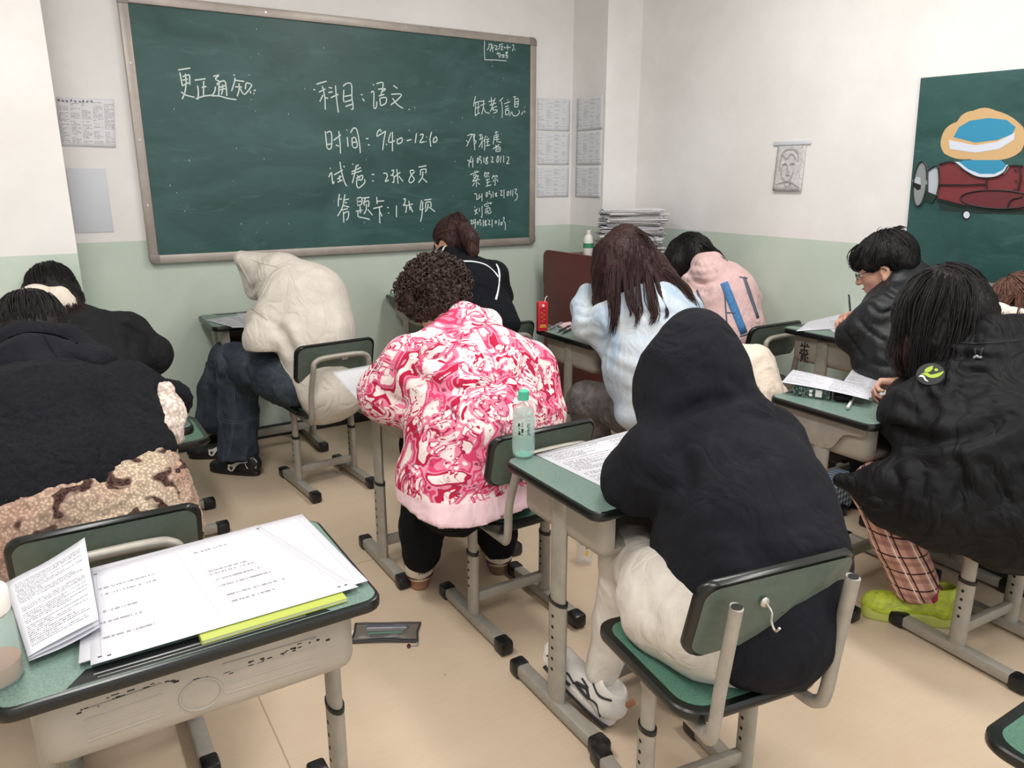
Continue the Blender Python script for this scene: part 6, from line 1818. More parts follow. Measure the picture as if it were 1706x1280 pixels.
def fleece_girl():
    root, L, fr = person('person in a black fleece over leopard print fleece at the left edge',
        (.04, 1.98, .55), (-0.0064, 2.4296, 0.8495), (-0.0328, 2.6253, 0.9525), (-0.0432, 2.8165, 0.9964), (-.1, .85, -.55),
        (((-0.2236, 2.6873, 0.8910), (-0.2734, 2.9147, 0.7435), (-0.0662, 2.9862, 0.7963)), ((0.1606, 2.4463, 0.8824), (0.2718, 2.5549, 0.7896), (0.0560, 2.9104, 0.7963))),
        ((-.06, 2.38, .50), (.16, 2.38, .50)), ((-.06, 2.36, .09), (.16, 2.36, .09)), thin=1.0)
    Pa, Pb, Pc = A(*(-0.1521, 1.9301, 0.7598)), A(*(0.2341, 2.1012, 0.7849)), A(*(0.0389, 2.6299, 0.6491))
    hn = np.cross(Pb - Pa, Pc - Pa)
    hn = hn / np.linalg.norm(hn) * (-1 if hn[2] > 0 else 1)
    top = blob('fleece_jacket', [
        cone((-0.0724, 2.1475, 0.6790), .235, (-0.0327, 2.3280, 0.7863), .23, .08), cone((-0.0327, 2.3280, 0.7863), .225, (-0.0365, 2.5156, 0.8314), .16, .08), cone((-0.0365, 2.5156, 0.8314), .15, (-0.0566, 2.6687, 0.8898), .10, .06),
        cone((0.0673, 2.4287, 0.8374), .14, (0.1630, 2.4399, 0.8670), .105, .06), cone((0.1733, 2.4426, 0.8573), .10, (0.2994, 2.5449, 0.8118), .058, .04), cone((0.1533, 2.3147, 0.8001), .115, (0.1298, 2.2095, 0.7308), .13, .07),
        cone((-0.1815, 2.5884, 0.8542), .13, (-0.2892, 2.8568, 0.7223), .1, .05), cone((0.2994, 2.5449, 0.8118), .058, (0.0741, 2.9219, 0.7909), .05, .03),
        cone((0.0367, 2.1474, 0.7376), .18, (0.1008, 2.1565, 0.7376), .14, .07), cone((-0.1901, 2.1817, 0.7104), .2, (-0.1288, 2.2915, 0.7909), .2, .08),
        half(Pa, hn, (-1.2, .9, .2), (.6, 3.2, 1.02)),
    ], .0085, 'fleece_black', root, [dict(amp=.010, scale=.2, seed=51), dict(amp=.006, scale=.011, seed=52, ridged=False)],
        creases=[([(0.0877, 2.1025, 1.0002), (0.1071, 2.0625, 0.9133), (0.1647, 2.0129, 0.8698)], .014, .03), ([(-0.1322, 2.0901, 0.9167), (-0.0194, 2.0290, 0.9442), (0.0899, 2.0918, 0.9713)], .012, .04), ([(0.1366, 2.0815, 1.0292), (0.1750, 2.0437, 0.9857), (0.2112, 2.0166, 0.9713)], .010, .02)], view=(.1, .95, -.3))
    hood = blob('hood', [cone((-0.1818, 2.7004, 0.9745), .06, (-0.0692, 2.6691, 1.0185), .06, .03), cone((-0.0692, 2.6691, 1.0185), .06, (0.0388, 2.6262, 1.0178), .05, .03), cone((0.0383, 2.6254, 1.0143), .05, (0.1153, 2.5391, 0.9698), .045, .03), cone((-0.1797, 2.5714, 0.9566), .06, (-0.0452, 2.4491, 0.9876), .08, .05), cone((-0.0452, 2.4491, 0.9876), .08, (0.0861, 2.4591, 0.9683), .05, .05),
                         cone((-0.0198, 2.3568, 0.9770), .05, (0.0199, 2.3282, 0.9644), .035, .04), cone((0.0299, 2.5004, 0.9884), .05, (0.1234, 2.5078, 0.9642), .03, .03), cone((-0.1358, 2.4681, 0.9476), .05, (-0.0502, 2.3696, 0.9582), .045, .05)],
                .009, 'sweat_black', root, [dict(amp=.010, scale=.12, seed=53)],
                creases=[([(-0.1177, 2.2415, 1.0365), (-0.0265, 2.1891, 1.0495), (0.0407, 2.1549, 1.0727)], .014, .018), ([(-0.0974, 2.2172, 1.0002), (-0.0162, 2.1771, 1.0321), (0.0744, 2.1237, 1.0408)], .012, .016), ([(0.0321, 2.1639, 1.0843), (0.0522, 2.1449, 1.0640), (0.0654, 2.1321, 1.0495)], .016, .012)], view=(.1, .95, -.3))
    bv = caster([hood])
    v = Vector((0.0004, 2.5187, 0.9884)) - Vector((0, 0, 1.5))
    org = parent_origin(root)
    mb = MB()
    mb.tube([drop(bv, p, v, .0005)[0] - org for p in smooth_path([(-0.0178, 2.4381, 1.0822), (0.0010, 2.4116, 1.0357), (0.0178, 2.2730, 1.0166)], 6)], .003, 5)
    mb.tube([drop(bv, p, v, .0005)[0] - org for p in smooth_path([(-0.1033, 2.4891, 1.0758), (-0.0446, 2.4578, 1.0918), (0.0246, 2.4118, 1.0822), (0.0632, 2.3796, 1.0565)], 6)], .004, 5)
    mb.build('hood_seam', 'jacket_black', hood)
    blob('hair', hair_cap(L, fr, 1.08) + [ell((-0.0480, 2.8196, 0.9964), (.115, .12, .105), None, .03), cone((-0.1106, 2.7707, 0.9512), .05, (-0.1586, 2.7433, 0.8871), .03, .05)], .009, 'hair_black', root, dict(amp=.006, scale=.02, seed=55, stretch=(2, 1, 2)))
    hair_shell('hair_strands', L, 'hair_black', root, 1.12, 500, (80, 95, 125), seed=8)
    strands('loose_hair', [[(-0.0618, 2.8274, 1.0701), (-0.0923, 2.7825, 1.0232), (-0.1280, 2.7471, 0.9582)], [(-0.0121, 2.7995, 1.0792), (0.0227, 2.7430, 1.0464), (0.0430, 2.6928, 1.0052)], [(-0.0358, 2.8392, 1.0813), (-0.0409, 2.7592, 1.0502), (-0.0548, 2.7304, 1.0094)]], 'hair_black', root, 40, .016, .0018)
    leo = blob('leopard_fleece', [
        cone((-0.0957, 2.1416, 0.6538), .225, (-0.0569, 2.2274, 0.7299), .205, .08), cone((0.0254, 2.0869, 0.6790), .19, (0.1189, 2.0868, 0.7074), .13, .08), cone((0.1404, 2.0529, 0.6813), .10, (0.2108, 1.9861, 0.6092), .06, .06), cone((0.1429, 2.1523, 0.7300), .10, (0.1581, 2.0371, 0.6663), .10, .06),
        cone((-0.1329, 2.0786, 0.5754), .21, (0.0731, 1.9791, 0.5873), .14, .08), cone((-0.2542, 2.2197, 0.6289), .2, (-0.1267, 2.0885, 0.6184), .21, .08), cone((-0.2200, 2.2173, 0.6875), .19, (-0.1128, 2.2086, 0.7154), .2, .08),
        half((0, 0, .40), (0, 0, -1), (-1.2, .9, .0), (.6, 3.2, .4)), half(Pa - hn * .03, -hn, (-1.2, .9, .3), (.6, 3.2, 1.2)),
        ], .009, 'fleece_leopard', root, [dict(amp=.010, scale=.16, seed=61), dict(amp=.012, scale=.014, seed=62, ridged=False)],
        creases=[([(0.1876, 1.7511, 0.8584), (0.1840, 1.7326, 0.7935), (0.1918, 1.7069, 0.7287)], -.016, .012), ([(-0.0846, 1.7670, 0.7619), (0.0049, 1.7193, 0.7863), (0.1034, 1.6621, 0.7985)], .012, .03)], view=(.1, .95, -.3))
    blob('fleece_cuff', [cone((0.2668, 2.3520, 0.9076), .022, (0.2595, 2.3096, 0.8374), .042, .03), cone((0.2595, 2.3096, 0.8374), .042, (0.2568, 2.2717, 0.7903), .032, .03), cone((0.2293, 2.2479, 0.8147), .035, (0.2561, 2.2706, 0.7853), .03, .03)],
         .007, 'sherpa_cream', root, [dict(amp=.012, scale=.014, seed=63, ridged=False)])
    blob('trousers', [cone((.04, 2.0, .53), .15, (.05, 2.1, .53), .14, .05), cone((-.06, 2.05, .53), .1, (-.06, 2.38, .5), .08, .04), cone((.14, 2.05, .53), .1, (.16, 2.38, .5), .08, .04), cone((-.06, 2.38, .5), .075, (-.06, 2.36, .12), .06, .03), cone((.16, 2.38, .5), .075, (.16, 2.36, .12), .06, .03)], .012, 'trouser_black', root)
    for x in (-.06, .16):
        shoe(root, (x, 2.31, 0), 0, 'shoe_black', 'shoe_black', .26)


def grey_jacket_girl():
    root, L, fr = person('person in a dark grey jacket with a cream hood by the wall pillar',
        (.06, 2.98, .55), (0.1338, 3.6117, 0.7758), (0.0566, 3.7494, 0.9036), (0.0330, 3.8403, 0.9894), (-.35, .85, -.5),
        (((-0.0507, 3.7844, 0.8434), (-0.1137, 3.9634, 0.7094), (0.0553, 3.9903, 0.7396)), ((0.2634, 3.5550, 0.8495), (0.3460, 3.5679, 0.7453), (0.1963, 3.9028, 0.7396))),
        ((-.04, 3.34, .50), (.16, 3.34, .50)), ((-.04, 3.3, .09), (.16, 3.3, .09)))
    blob('jacket', [cone((.06, 2.97, .58), .17, (0.1404, 3.4700, 0.7269), .165, .07), cone((0.1404, 3.4700, 0.7269), .165, (0.1175, 3.6337, 0.8127), .155, .07), cone((0.1175, 3.6337, 0.8127), .15, (0.0456, 3.7562, 0.9036), .11, .06),
                    cone((0.2080, 3.5662, 0.8535), .10, (0.2793, 3.5468, 0.8544), .085, .05), cone((0.2786, 3.5456, 0.8495), .09, (0.3501, 3.5465, 0.7623), .093, .04), cone((0.3494, 3.5453, 0.7573), .085, (0.2160, 3.8820, 0.7129), .06, .03),
                    cone((-0.0507, 3.7844, 0.8434), .10, (-0.1137, 3.9634, 0.7094), .08, .04), cone((-0.1137, 3.9634, 0.7094), .08, (0.0553, 3.9903, 0.7396), .06, .03)], .010, 'jacket_dark', root, [dict(amp=.010, scale=.10, seed=71)], creases=[([(0.2107, 3.1164, 0.9771), (0.2479, 3.0796, 0.9344), (0.2300, 3.0633, 0.8489)], .024, .016), ([(0.2623, 3.0735, 0.9429), (0.3006, 3.0387, 0.9087), (0.3052, 3.0167, 0.8489)], .016, .012), ([(0.1256, 3.1555, 0.9344), (0.1759, 3.1106, 0.8916), (0.2043, 3.0724, 0.8276)], .014, .02)], view=(.1, .97, -.15))
    blob('hood', [cone((-0.0961, 3.7862, 0.9512), .045, (-0.0293, 3.7238, 0.9998), .06, .03), cone((-0.0293, 3.7238, 0.9998), .06, (0.0447, 3.6654, 0.9990), .055, .03), cone((0.0447, 3.6654, 0.9990), .055, (0.1096, 3.6571, 0.9463), .035, .03)], .008, 'hood_cream', root, [dict(amp=.010, scale=.07, seed=73)])
    blob('hair', hair_cap(L, fr, 1.06) + [ell((0.0245, 3.8581, 0.9904), (.118, .12, .105), None, .03), cone((0.0970, 3.7289, 0.9937), .05, (0.1068, 3.6525, 0.9268), .035, .05)], .009, 'hair_black', root, dict(amp=.006, scale=.02, seed=75, stretch=(2, 2, 1)))
    hair_shell('hair_strands', L, 'hair_black', root, 1.1, 420, (80, 95, 125), seed=9)
    strands('loose_hair', [[(0.0952, 3.7184, 1.0337), (0.1123, 3.6180, 0.9821), (0.1153, 3.5466, 0.9173), (0.1124, 3.5063, 0.8619)], [(0.1037, 3.6545, 1.0031), (0.1244, 3.5780, 0.9567), (0.1463, 3.5568, 0.9327)], [(0.0668, 3.6423, 1.0078), (0.0826, 3.5513, 0.9447), (0.0744, 3.5068, 0.8660)], [(-0.0949, 3.8595, 0.9922), (-0.1347, 3.8606, 0.9567), (-0.1531, 3.8601, 0.9196)]], 'hair_darkbrown', root, 22, .016, .0016)
    blob('trousers', [cone((.06, 3.0, .53), .14, (.06, 3.1, .53), .13, .05), cone((-.03, 3.05, .53), .09, (-.04, 3.34, .5), .075, .04), cone((.15, 3.05, .53), .09, (.16, 3.34, .5), .075, .04), cone((-.04, 3.34, .5), .07, (-.04, 3.3, .12), .06, .03), cone((.16, 3.34, .5), .07, (.16, 3.3, .12), .06, .03)], .012, 'trouser_black', root)
    for x in (-.04, .16):
        shoe(root, (x, 3.24, 0), 0, 'shoe_black', 'shoe_black', .26)


def ponytail_girl():
    root, L, fr = person('person with a brown ponytail in a black jacket with white piping',
        (1.92, 3.46, .56), (1.8080, 3.3630, 0.9555), (1.8307, 3.4707, 1.1068), (1.8268, 3.5197, 1.1761), (-.45, .8, -.35),
        (((1.7068, 3.5426, 1.0155), (1.6452, 3.6675, 0.9055), (1.8499, 3.8315, 0.8618)), ((1.9530, 3.3409, 1.0146), (2.0025, 3.3474, 0.9024), (1.9912, 3.7407, 0.8521))),
        ((1.9, 3.92, .52), (2.1, 3.92, .52)), ((1.9, 3.86, .09), (2.1, 3.86, .09)), h=.008, hs=.97)
    top = blob('jacket', [cone((1.92, 3.42, .57), .165, (1.8645, 3.3133, 0.7956), .17, .06), cone((1.8645, 3.3133, 0.7956), .17, (1.8162, 3.3786, 0.9439), .165, .06), cone((1.8183, 3.3820, 0.9585), .155, (1.8152, 3.4689, 1.0713), .10, .06),
                          cone((1.9011, 3.3731, 1.0146), .085, (1.9683, 3.3550, 1.0121), .072, .04), cone((1.9675, 3.3536, 1.0062), .076, (2.0117, 3.3446, 0.9114), .056, .03), cone((2.0052, 3.3457, 0.9024), .055, (1.9937, 3.6755, 0.8437), .05, .03),
                          cone((1.7415, 3.4956, 1.0121), .085, (1.7050, 3.5673, 1.0130), .072, .04), cone((1.7042, 3.5659, 1.0071), .074, (1.6407, 3.6722, 0.9116), .062, .03), cone((1.6398, 3.6708, 0.9055), .06, (1.8354, 3.8022, 0.8567), .045, .03),
                          cone((1.7746, 3.5083, 1.1157), .045, (1.8636, 3.4598, 1.1364), .05, .02), cone((1.8997, 3.2520, 0.8628), .07, (1.9400, 3.1458, 0.7996), .05, .05)], .0085, 'jacket_black', root, [dict(amp=.008, scale=.10, seed=81)])
    bv = caster([top])
    v = Vector((1.8205, 3.3523, 1.0222)) - Vector((0, 0, 1.5))
    for pts in ([(1.6684, 3.3459, 1.0883), (1.7322, 3.3099, 1.0996), (1.7947, 3.2721, 1.1025), (1.8499, 3.2333, 1.0883), (1.8806, 3.2052, 1.0601), (1.8986, 3.1842, 1.0291)], [(1.9000, 3.2032, 1.0912), (1.9059, 3.1905, 1.0629), (1.9023, 3.1791, 1.0206), (1.8867, 3.1707, 0.9642), (1.8707, 3.1670, 0.9219)], [(1.6992, 3.4043, 1.1400), (1.7159, 3.4031, 1.1686), (1.7436, 3.3915, 1.1857), (1.7662, 3.3774, 1.1857)]):
        ribbon('piping', pts, .011, 'piping_white', top, bv, v)
    hair = blob('hair', hair_cap(L, fr, .93, True)[:4] + [ell(L(-.09, .035, -.02), (.034, .05, .055), fr, .01, 'sub'), cone((1.8325, 3.4173, 1.2482), .035, (1.8442, 3.3713, 1.2034), .042, .02), cone((1.8442, 3.3713, 1.2034), .042, (1.8478, 3.3488, 1.1400), .03, .02),
                         ], .007, 'hair_darkbrown', root, dict(amp=.006, scale=.016, seed=83, stretch=(2, 2, .5)))
    hair_shell('hair_strands', L, 'hair_darkbrown', root, .94, 300, (95, 80, 70), seed=7, crown=(0, -1.0))
    strands('ponytail', [[(1.8397, 3.4683, 1.2690), (1.8428, 3.4110, 1.2482), (1.8387, 3.3490, 1.1992), (1.8380, 3.3311, 1.1419), (1.8354, 3.3335, 1.1064)], [(1.7957, 3.5215, 1.2737), (1.8087, 3.4673, 1.2818), (1.8295, 3.4239, 1.2627), (1.8396, 3.3991, 1.2431)], [(1.7574, 3.5503, 1.2133), (1.7716, 3.4763, 1.2381), (1.8184, 3.4160, 1.2547)]], 'hair_brown', root, 60, .014, .0016)
    strands('side_hair', [[(1.7650, 3.5877, 1.1924), (1.7511, 3.5829, 1.1506), (1.7433, 3.5762, 1.1147)]], 'hair_darkbrown', root, 12, .004, .0014)
    blob('trousers', [cone((1.92, 3.46, .54), .145, (1.95, 3.56, .54), .13, .05), cone((1.85, 3.5, .54), .09, (1.9, 3.92, .52), .075, .04), cone((2.03, 3.5, .54), .09, (2.1, 3.92, .52), .075, .04), cone((1.9, 3.92, .52), .07, (1.9, 3.86, .12), .06, .03), cone((2.1, 3.92, .52), .07, (2.1, 3.86, .12), .06, .03)], .012, 'trouser_black', root)
    for x in (1.9, 2.1):
        shoe(root, (x, 3.8, 0), 0, 'shoe_black', 'shoe_black', .25)


def blue_hoodie():
    root, L, fr = person('person with long dark brown hair in a pale blue hoodie',
        (2.36, 2.34, .55), (2.2669, 2.4868, 0.8597), (2.2839, 2.5959, 1.0047), (2.2874, 2.7025, 1.1155), (-.55, .8, -.35),
        (((2.1602, 2.5968, 0.9203), (2.0725, 2.6975, 0.8365), (2.2181, 2.7923, 0.9573)), ((2.4574, 2.4824, 0.9100), (2.4847, 2.5588, 0.7828), (2.3784, 2.7980, 0.7525))),
        ((2.0802, 2.6620, 0.5127), (2.5, 2.72, .52)), ((2.16, 2.66, .09), (2.5, 2.66, .09)))
    top = blob('hoodie', [cone((2.1897, 2.3683, 0.5691), .165, (2.1989, 2.4258, 0.6900), .175, .06), cone((2.1989, 2.4258, 0.6900), .175, (2.2804, 2.5016, 0.8559), .18, .07), cone((2.2823, 2.5046, 0.8687), .17, (2.2935, 2.5858, 0.9917), .11, .06),
                          cone((2.3399, 2.4785, 0.9750), .07, (2.4060, 2.4087, 0.8853), .07, .05), cone((2.3377, 2.4075, 0.8253), .12, (2.2398, 2.3897, 0.7327), .12, .07),
                          cone((2.1840, 2.5546, 0.9109), .095, (2.1252, 2.6061, 0.8816), .082, .05), cone((2.1244, 2.6049, 0.8765), .08, (2.0592, 2.6850, 0.8482), .062, .04), cone((2.0660, 2.6941, 0.8516), .06, (2.1204, 2.7914, 0.9178), .055, .025), cone((2.1204, 2.7914, 0.9178), .056, (2.1682, 2.8293, 0.9763), .046, .02),
                          cone((2.1011, 2.6135, 0.7820), .03, (2.1323, 2.5021, 0.7234), .05, .06), cone((2.0812, 2.6538, 0.7935), .018, (2.0971, 2.5863, 0.7656), .03, .04),
                          cone((2.4717, 2.4968, 0.9066), .09, (2.4917, 2.5660, 0.7808), .07, .04), cone((2.4917, 2.5660, 0.7808), .07, (2.3776, 2.7967, 0.7469), .055, .03),
                          ell((2.0966, 2.3593, 0.5132), (.09, .09, .05), None, .06)],
                .0095, 'tie_dye_blue', root, [dict(amp=.007, scale=.2, seed=91), dict(amp=.002, scale=.06, seed=92)],
                creases=[([(1.9059, 2.3134, 0.9900), (1.9156, 2.2839, 0.9168), (1.8667, 2.2951, 0.8573)], .012, .018), ([(1.8445, 2.3133, 0.8711), (1.9569, 2.2245, 0.8116), (2.0927, 2.1286, 0.7750)], .009, .022), ([(1.8480, 2.2965, 0.8253), (1.9282, 2.2232, 0.7521), (2.0432, 2.1387, 0.7109)], .008, .022), ([(1.8517, 2.2574, 0.7109), (1.9358, 2.1906, 0.6651), (2.0350, 2.1255, 0.6537)], .005, .018), ([(1.9033, 2.5465, 0.9512), (1.9349, 2.5206, 0.9316), (1.9671, 2.5053, 0.9463)], .012, .010), ([(1.9150, 2.5509, 0.9878), (1.9412, 2.5308, 0.9756), (1.9688, 2.5176, 0.9878)], .012, .009), ([(1.8885, 2.5322, 0.8780), (1.9547, 2.4950, 0.8902), (2.0050, 2.4560, 0.8657)], .010, .014), ([(1.9683, 2.2879, 1.0312), (2.0423, 2.2273, 0.9855), (2.1431, 2.1649, 0.9855)], .012, .02)], view=(.56, .8, -.2))
    hair = blob('hair', hair_cap(L, fr, 1.05) + [ell((2.2963, 2.7012, 1.1287), (.125, .13, .125), None, .03), cone((2.3019, 2.7259, 1.2163), .075, (2.2637, 2.7062, 1.1573), .12, .05), cone((2.2202, 2.7036, 1.0649), .10, (2.1799, 2.6905, 0.9462), .068, .05), cone((2.2970, 2.6171, 1.0960), .10, (2.3026, 2.5374, 1.0105), .08, .05),
                         cone((2.3545, 2.5815, 1.0960), .07, (2.4143, 2.4640, 0.9976), .04, .05), cone((2.2153, 2.6192, 1.0206), .08, (2.2271, 2.5485, 0.9750), .06, .05),
                         cone((2.4143, 2.4640, 0.9976), .038, (2.4319, 2.4050, 0.9237), .02, .03)], .008, 'hair_darkbrown', root, dict(amp=.008, scale=.022, seed=93, stretch=(2.2, 2.2, .5)))
    strands('loose_locks', [
        dict(p=[(2.1588, 2.6401, 1.1287), (2.1000, 2.5652, 1.0095), (2.0732, 2.5146, 0.9142), (2.0507, 2.5030, 0.8344)], n=60, s=.013, r=.0024), dict(p=[(2.1684, 2.6105, 1.1309), (2.1015, 2.5211, 0.9890), (2.0736, 2.4911, 0.9178), (2.0563, 2.4876, 0.8732)], n=24, s=.010),
        dict(p=[(2.1964, 2.5613, 1.1078), (2.1257, 2.4593, 0.9953), (2.1067, 2.4024, 0.9334), (2.0905, 2.3953, 0.8799)], n=24, s=.010), dict(p=[(2.2232, 2.5447, 1.1078), (2.1557, 2.4447, 1.0076), (2.1245, 2.3976, 0.9529), (2.1086, 2.3958, 0.9164)], n=18, s=.009),
        dict(p=[(2.2589, 2.5226, 1.1078), (2.1837, 2.3999, 0.9984), (2.1585, 2.3494, 0.9442), (2.1330, 2.3512, 0.9007)], n=46, s=.014, r=.0022), dict(p=[(2.2856, 2.5060, 1.1078), (2.2381, 2.4092, 1.0184), (2.2188, 2.3392, 0.9529), (2.1915, 2.3429, 0.9115)], n=20, s=.010), dict(p=[(2.1741, 2.5751, 1.1078), (2.1145, 2.4819, 1.0061), (2.0925, 2.4291, 0.9512), (2.0847, 2.4262, 0.9268)], n=14, s=.008),
        dict(p=[(2.3331, 2.5002, 1.1055), (2.3818, 2.4220, 1.0319), (2.3917, 2.3722, 0.9718), (2.3914, 2.3570, 0.9240)], n=50, s=.018),
        dict(p=[(2.3024, 2.7169, 1.2655), (2.1880, 2.7026, 1.2280), (2.1263, 2.6840, 1.1265), (2.0937, 2.6780, 0.9687)], n=70, s=.022), dict(p=[(2.3024, 2.7169, 1.2655), (2.2376, 2.6159, 1.2056), (2.1919, 2.5760, 1.1067), (2.1401, 2.5673, 0.9797)], n=70, s=.03), dict(p=[(2.3024, 2.7169, 1.2655), (2.3114, 2.6023, 1.2296), (2.3031, 2.5270, 1.1309), (2.3487, 2.4543, 1.0305)], n=70, s=.024), dict(p=[(2.3024, 2.7169, 1.2655), (2.2715, 2.5949, 1.2056), (2.2410, 2.5336, 1.1078), (2.2463, 2.4744, 1.0095)], n=60, s=.024),
    ], 'hair_darkbrown', root, 20, .02, .0018)
    blob('trousers', [cone((2.2040, 2.3923, 0.5196), .145, (2.1382, 2.4556, 0.5137), .12, .05), cone((2.1382, 2.4556, 0.5137), .105, (2.0626, 2.6703, 0.5046), .088, .04), cone((2.44, 2.42, .54), .10, (2.52, 2.72, .52), .08, .04), cone((2.0626, 2.6703, 0.5046), .088, (2.16, 2.68, .14), .075, .03), cone((2.52, 2.72, .52), .08, (2.5, 2.66, .14), .07, .03)], .010, 'fuzzy_grey', root, dict(amp=.006, scale=.02, seed=94))
    for x in (2.16, 2.5):
        shoe(root, (x, 2.62, 0), 0, 'shoe_black', 'shoe_black', .25)


def pink_hoodie():
    root, L, fr = person('person in a pale pink hoodie with blue lettering on its back',
        (3.10, 2.86, .55), (3.1451, 2.9280, 0.8150), (3.1737, 3.0609, 0.9806), (3.1641, 3.1825, 1.0370), (-.5, .75, -.6),
        (((3.0355, 3.0244, 0.8277), (3.0311, 3.1019, 0.6805), (3.1240, 3.3035, 0.7282)), ((3.3748, 2.9466, 0.8609), (3.4440, 2.9671, 0.6782), (3.4047, 3.2347, 0.6760))),
        ((3.0, 3.2, .52), (3.22, 3.2, .52)), ((3.0, 3.16, .09), (3.22, 3.16, .09)))
    top = blob('hoodie', [cone((3.1493, 2.7876, 0.5374), .16, (3.1571, 2.8514, 0.6755), .185, .06), cone((3.1571, 2.8514, 0.6755), .185, (3.1637, 2.9267, 0.8468), .20, .07), cone((3.1637, 2.9267, 0.8468), .185, (3.1755, 3.0289, 0.9604), .12, .06),
                          cone((3.2600, 2.9344, 0.9050), .11, (3.3544, 2.9254, 0.8312), .085, .05), cone((3.3544, 2.9254, 0.8312), .088, (3.4440, 2.9671, 0.6782), .07, .04), cone((3.4440, 2.9671, 0.6782), .07, (3.4022, 3.2306, 0.6584), .055, .03),
                          cone((3.0496, 3.0157, 0.8277), .10, (3.0311, 3.1019, 0.6805), .08, .04), cone((3.0311, 3.1019, 0.6805), .08, (3.1215, 3.2995, 0.7110), .055, .03),
                          cone((3.0225, 3.0214, 0.9452), .05, (3.0683, 2.9374, 1.0001), .075, .04), cone((3.0705, 2.9410, 1.0157), .075, (3.1969, 2.9079, 1.0047), .05, .04), cone((3.0921, 3.0088, 1.0403), .06, (3.1507, 2.9785, 1.0594), .05, .03)],
                .010, 'hoodie_pink', root, [dict(amp=.008, scale=.15, seed=101)],
                creases=[([(2.7329, 2.7717, 0.9758), (2.7976, 2.7335, 0.9816), (2.8742, 2.6860, 0.9816), (2.9489, 2.6526, 1.0222)], .022, .018), ([(2.7660, 2.7680, 1.0279), (2.8409, 2.7178, 1.0164), (2.9216, 2.6770, 1.0453)], .014, .014), ([(2.8117, 2.7563, 1.0801), (2.8595, 2.7193, 1.0569), (2.9122, 2.6903, 1.0685)], .010, .014), ([(2.7318, 2.7129, 0.7903), (2.8256, 2.6361, 0.7323), (2.9491, 2.5503, 0.7034)], .010, .025)], view=(.6, .78, -.1))
    bv = caster([top])
    v = Vector((3.1035, 2.8404, 0.7655)) - Vector((0, 0, 1.5))
    def rib(a, b, w, m='print_blue', c=None):
        ribbon('back_letter', [a, b], w, m, top, bv, v)
    rib((2.9803, 2.7415, 0.9798), (3.0327, 2.6270, 0.7240), .042)
    rib((2.9795, 2.7402, 0.9739), (2.9594, 2.6668, 0.7062), .007, 'print_slate')
    rib((2.9717, 2.6983, 0.8281), (3.0083, 2.6755, 0.8281), .006, 'print_slate')
    rib((2.9389, 2.6747, 0.6913), (2.9830, 2.6521, 0.7062), .007, 'print_slate')
    rib((3.0122, 2.6350, 0.7092), (3.0589, 2.6108, 0.7240), .007, 'print_slate')
    rib((3.0737, 2.6932, 1.0096), (3.1067, 2.6060, 0.8014), .024, 'print_slate')
    rib((3.0527, 2.7062, 1.0096), (3.0886, 2.6821, 1.0036), .007, 'print_slate')
    rib((2.8547, 2.8080, 0.9441), (2.8698, 2.7738, 0.8668), .012, 'print_slate')
    rib((2.8649, 2.7893, 0.9055), (2.8754, 2.7713, 0.8698), .006, 'print_slate')
    blob('hair', hair_cap(L, fr, 1.06) + [ell((3.1655, 3.1848, 1.0469), (.125, .12, .115), None, .03), cone((3.0868, 3.1962, 1.0062), .075, (3.0439, 3.2049, 0.9502), .05, .05), cone((3.1980, 3.0244, 1.0659), .045, (3.2184, 2.9521, 1.0318), .022, .05), cone((3.1935, 3.1380, 1.1069), .07, (3.1989, 3.0476, 1.0638), .04, .04)], .009, 'hair_black', root, dict(amp=.007, scale=.022, seed=103, stretch=(2, 2, .6)))
    hair_shell('hair_strands', L, 'hair_black', root, 1.1, 420, (80, 95, 120), seed=10)
    strands('loose_hair', [[(3.1591, 3.1793, 1.1692), (3.1615, 3.0387, 1.1160), (3.1615, 2.9234, 1.0605), (3.1623, 2.8922, 1.0407)], [(3.1591, 3.1793, 1.1692), (3.0636, 3.1947, 1.1087), (3.0098, 3.1914, 0.9944)], [(3.0933, 2.9470, 1.0782), (3.0761, 2.8834, 1.0370), (3.0368, 2.8655, 1.0190)], [(3.1447, 3.1882, 1.1692), (3.0689, 3.0910, 1.1000), (3.0326, 3.0827, 1.0039)]], 'hair_black', root, 36, .02, .002)
    blob('trousers', [cone((3.1, 2.86, .54), .145, (3.1, 2.96, .54), .13, .05), cone((3.02, 2.9, .54), .09, (3.0, 3.2, .52), .075, .04), cone((3.2, 2.9, .54), .09, (3.22, 3.2, .52), .075, .04), cone((3.0, 3.2, .52), .07, (3.0, 3.16, .12), .06, .03), cone((3.22, 3.2, .52), .07, (3.22, 3.16, .12), .06, .03)], .012, 'trouser_black', root)
    for x in (3.0, 3.22):
        shoe(root, (x, 3.1, 0), 0, 'shoe_black', 'shoe_black', .25)


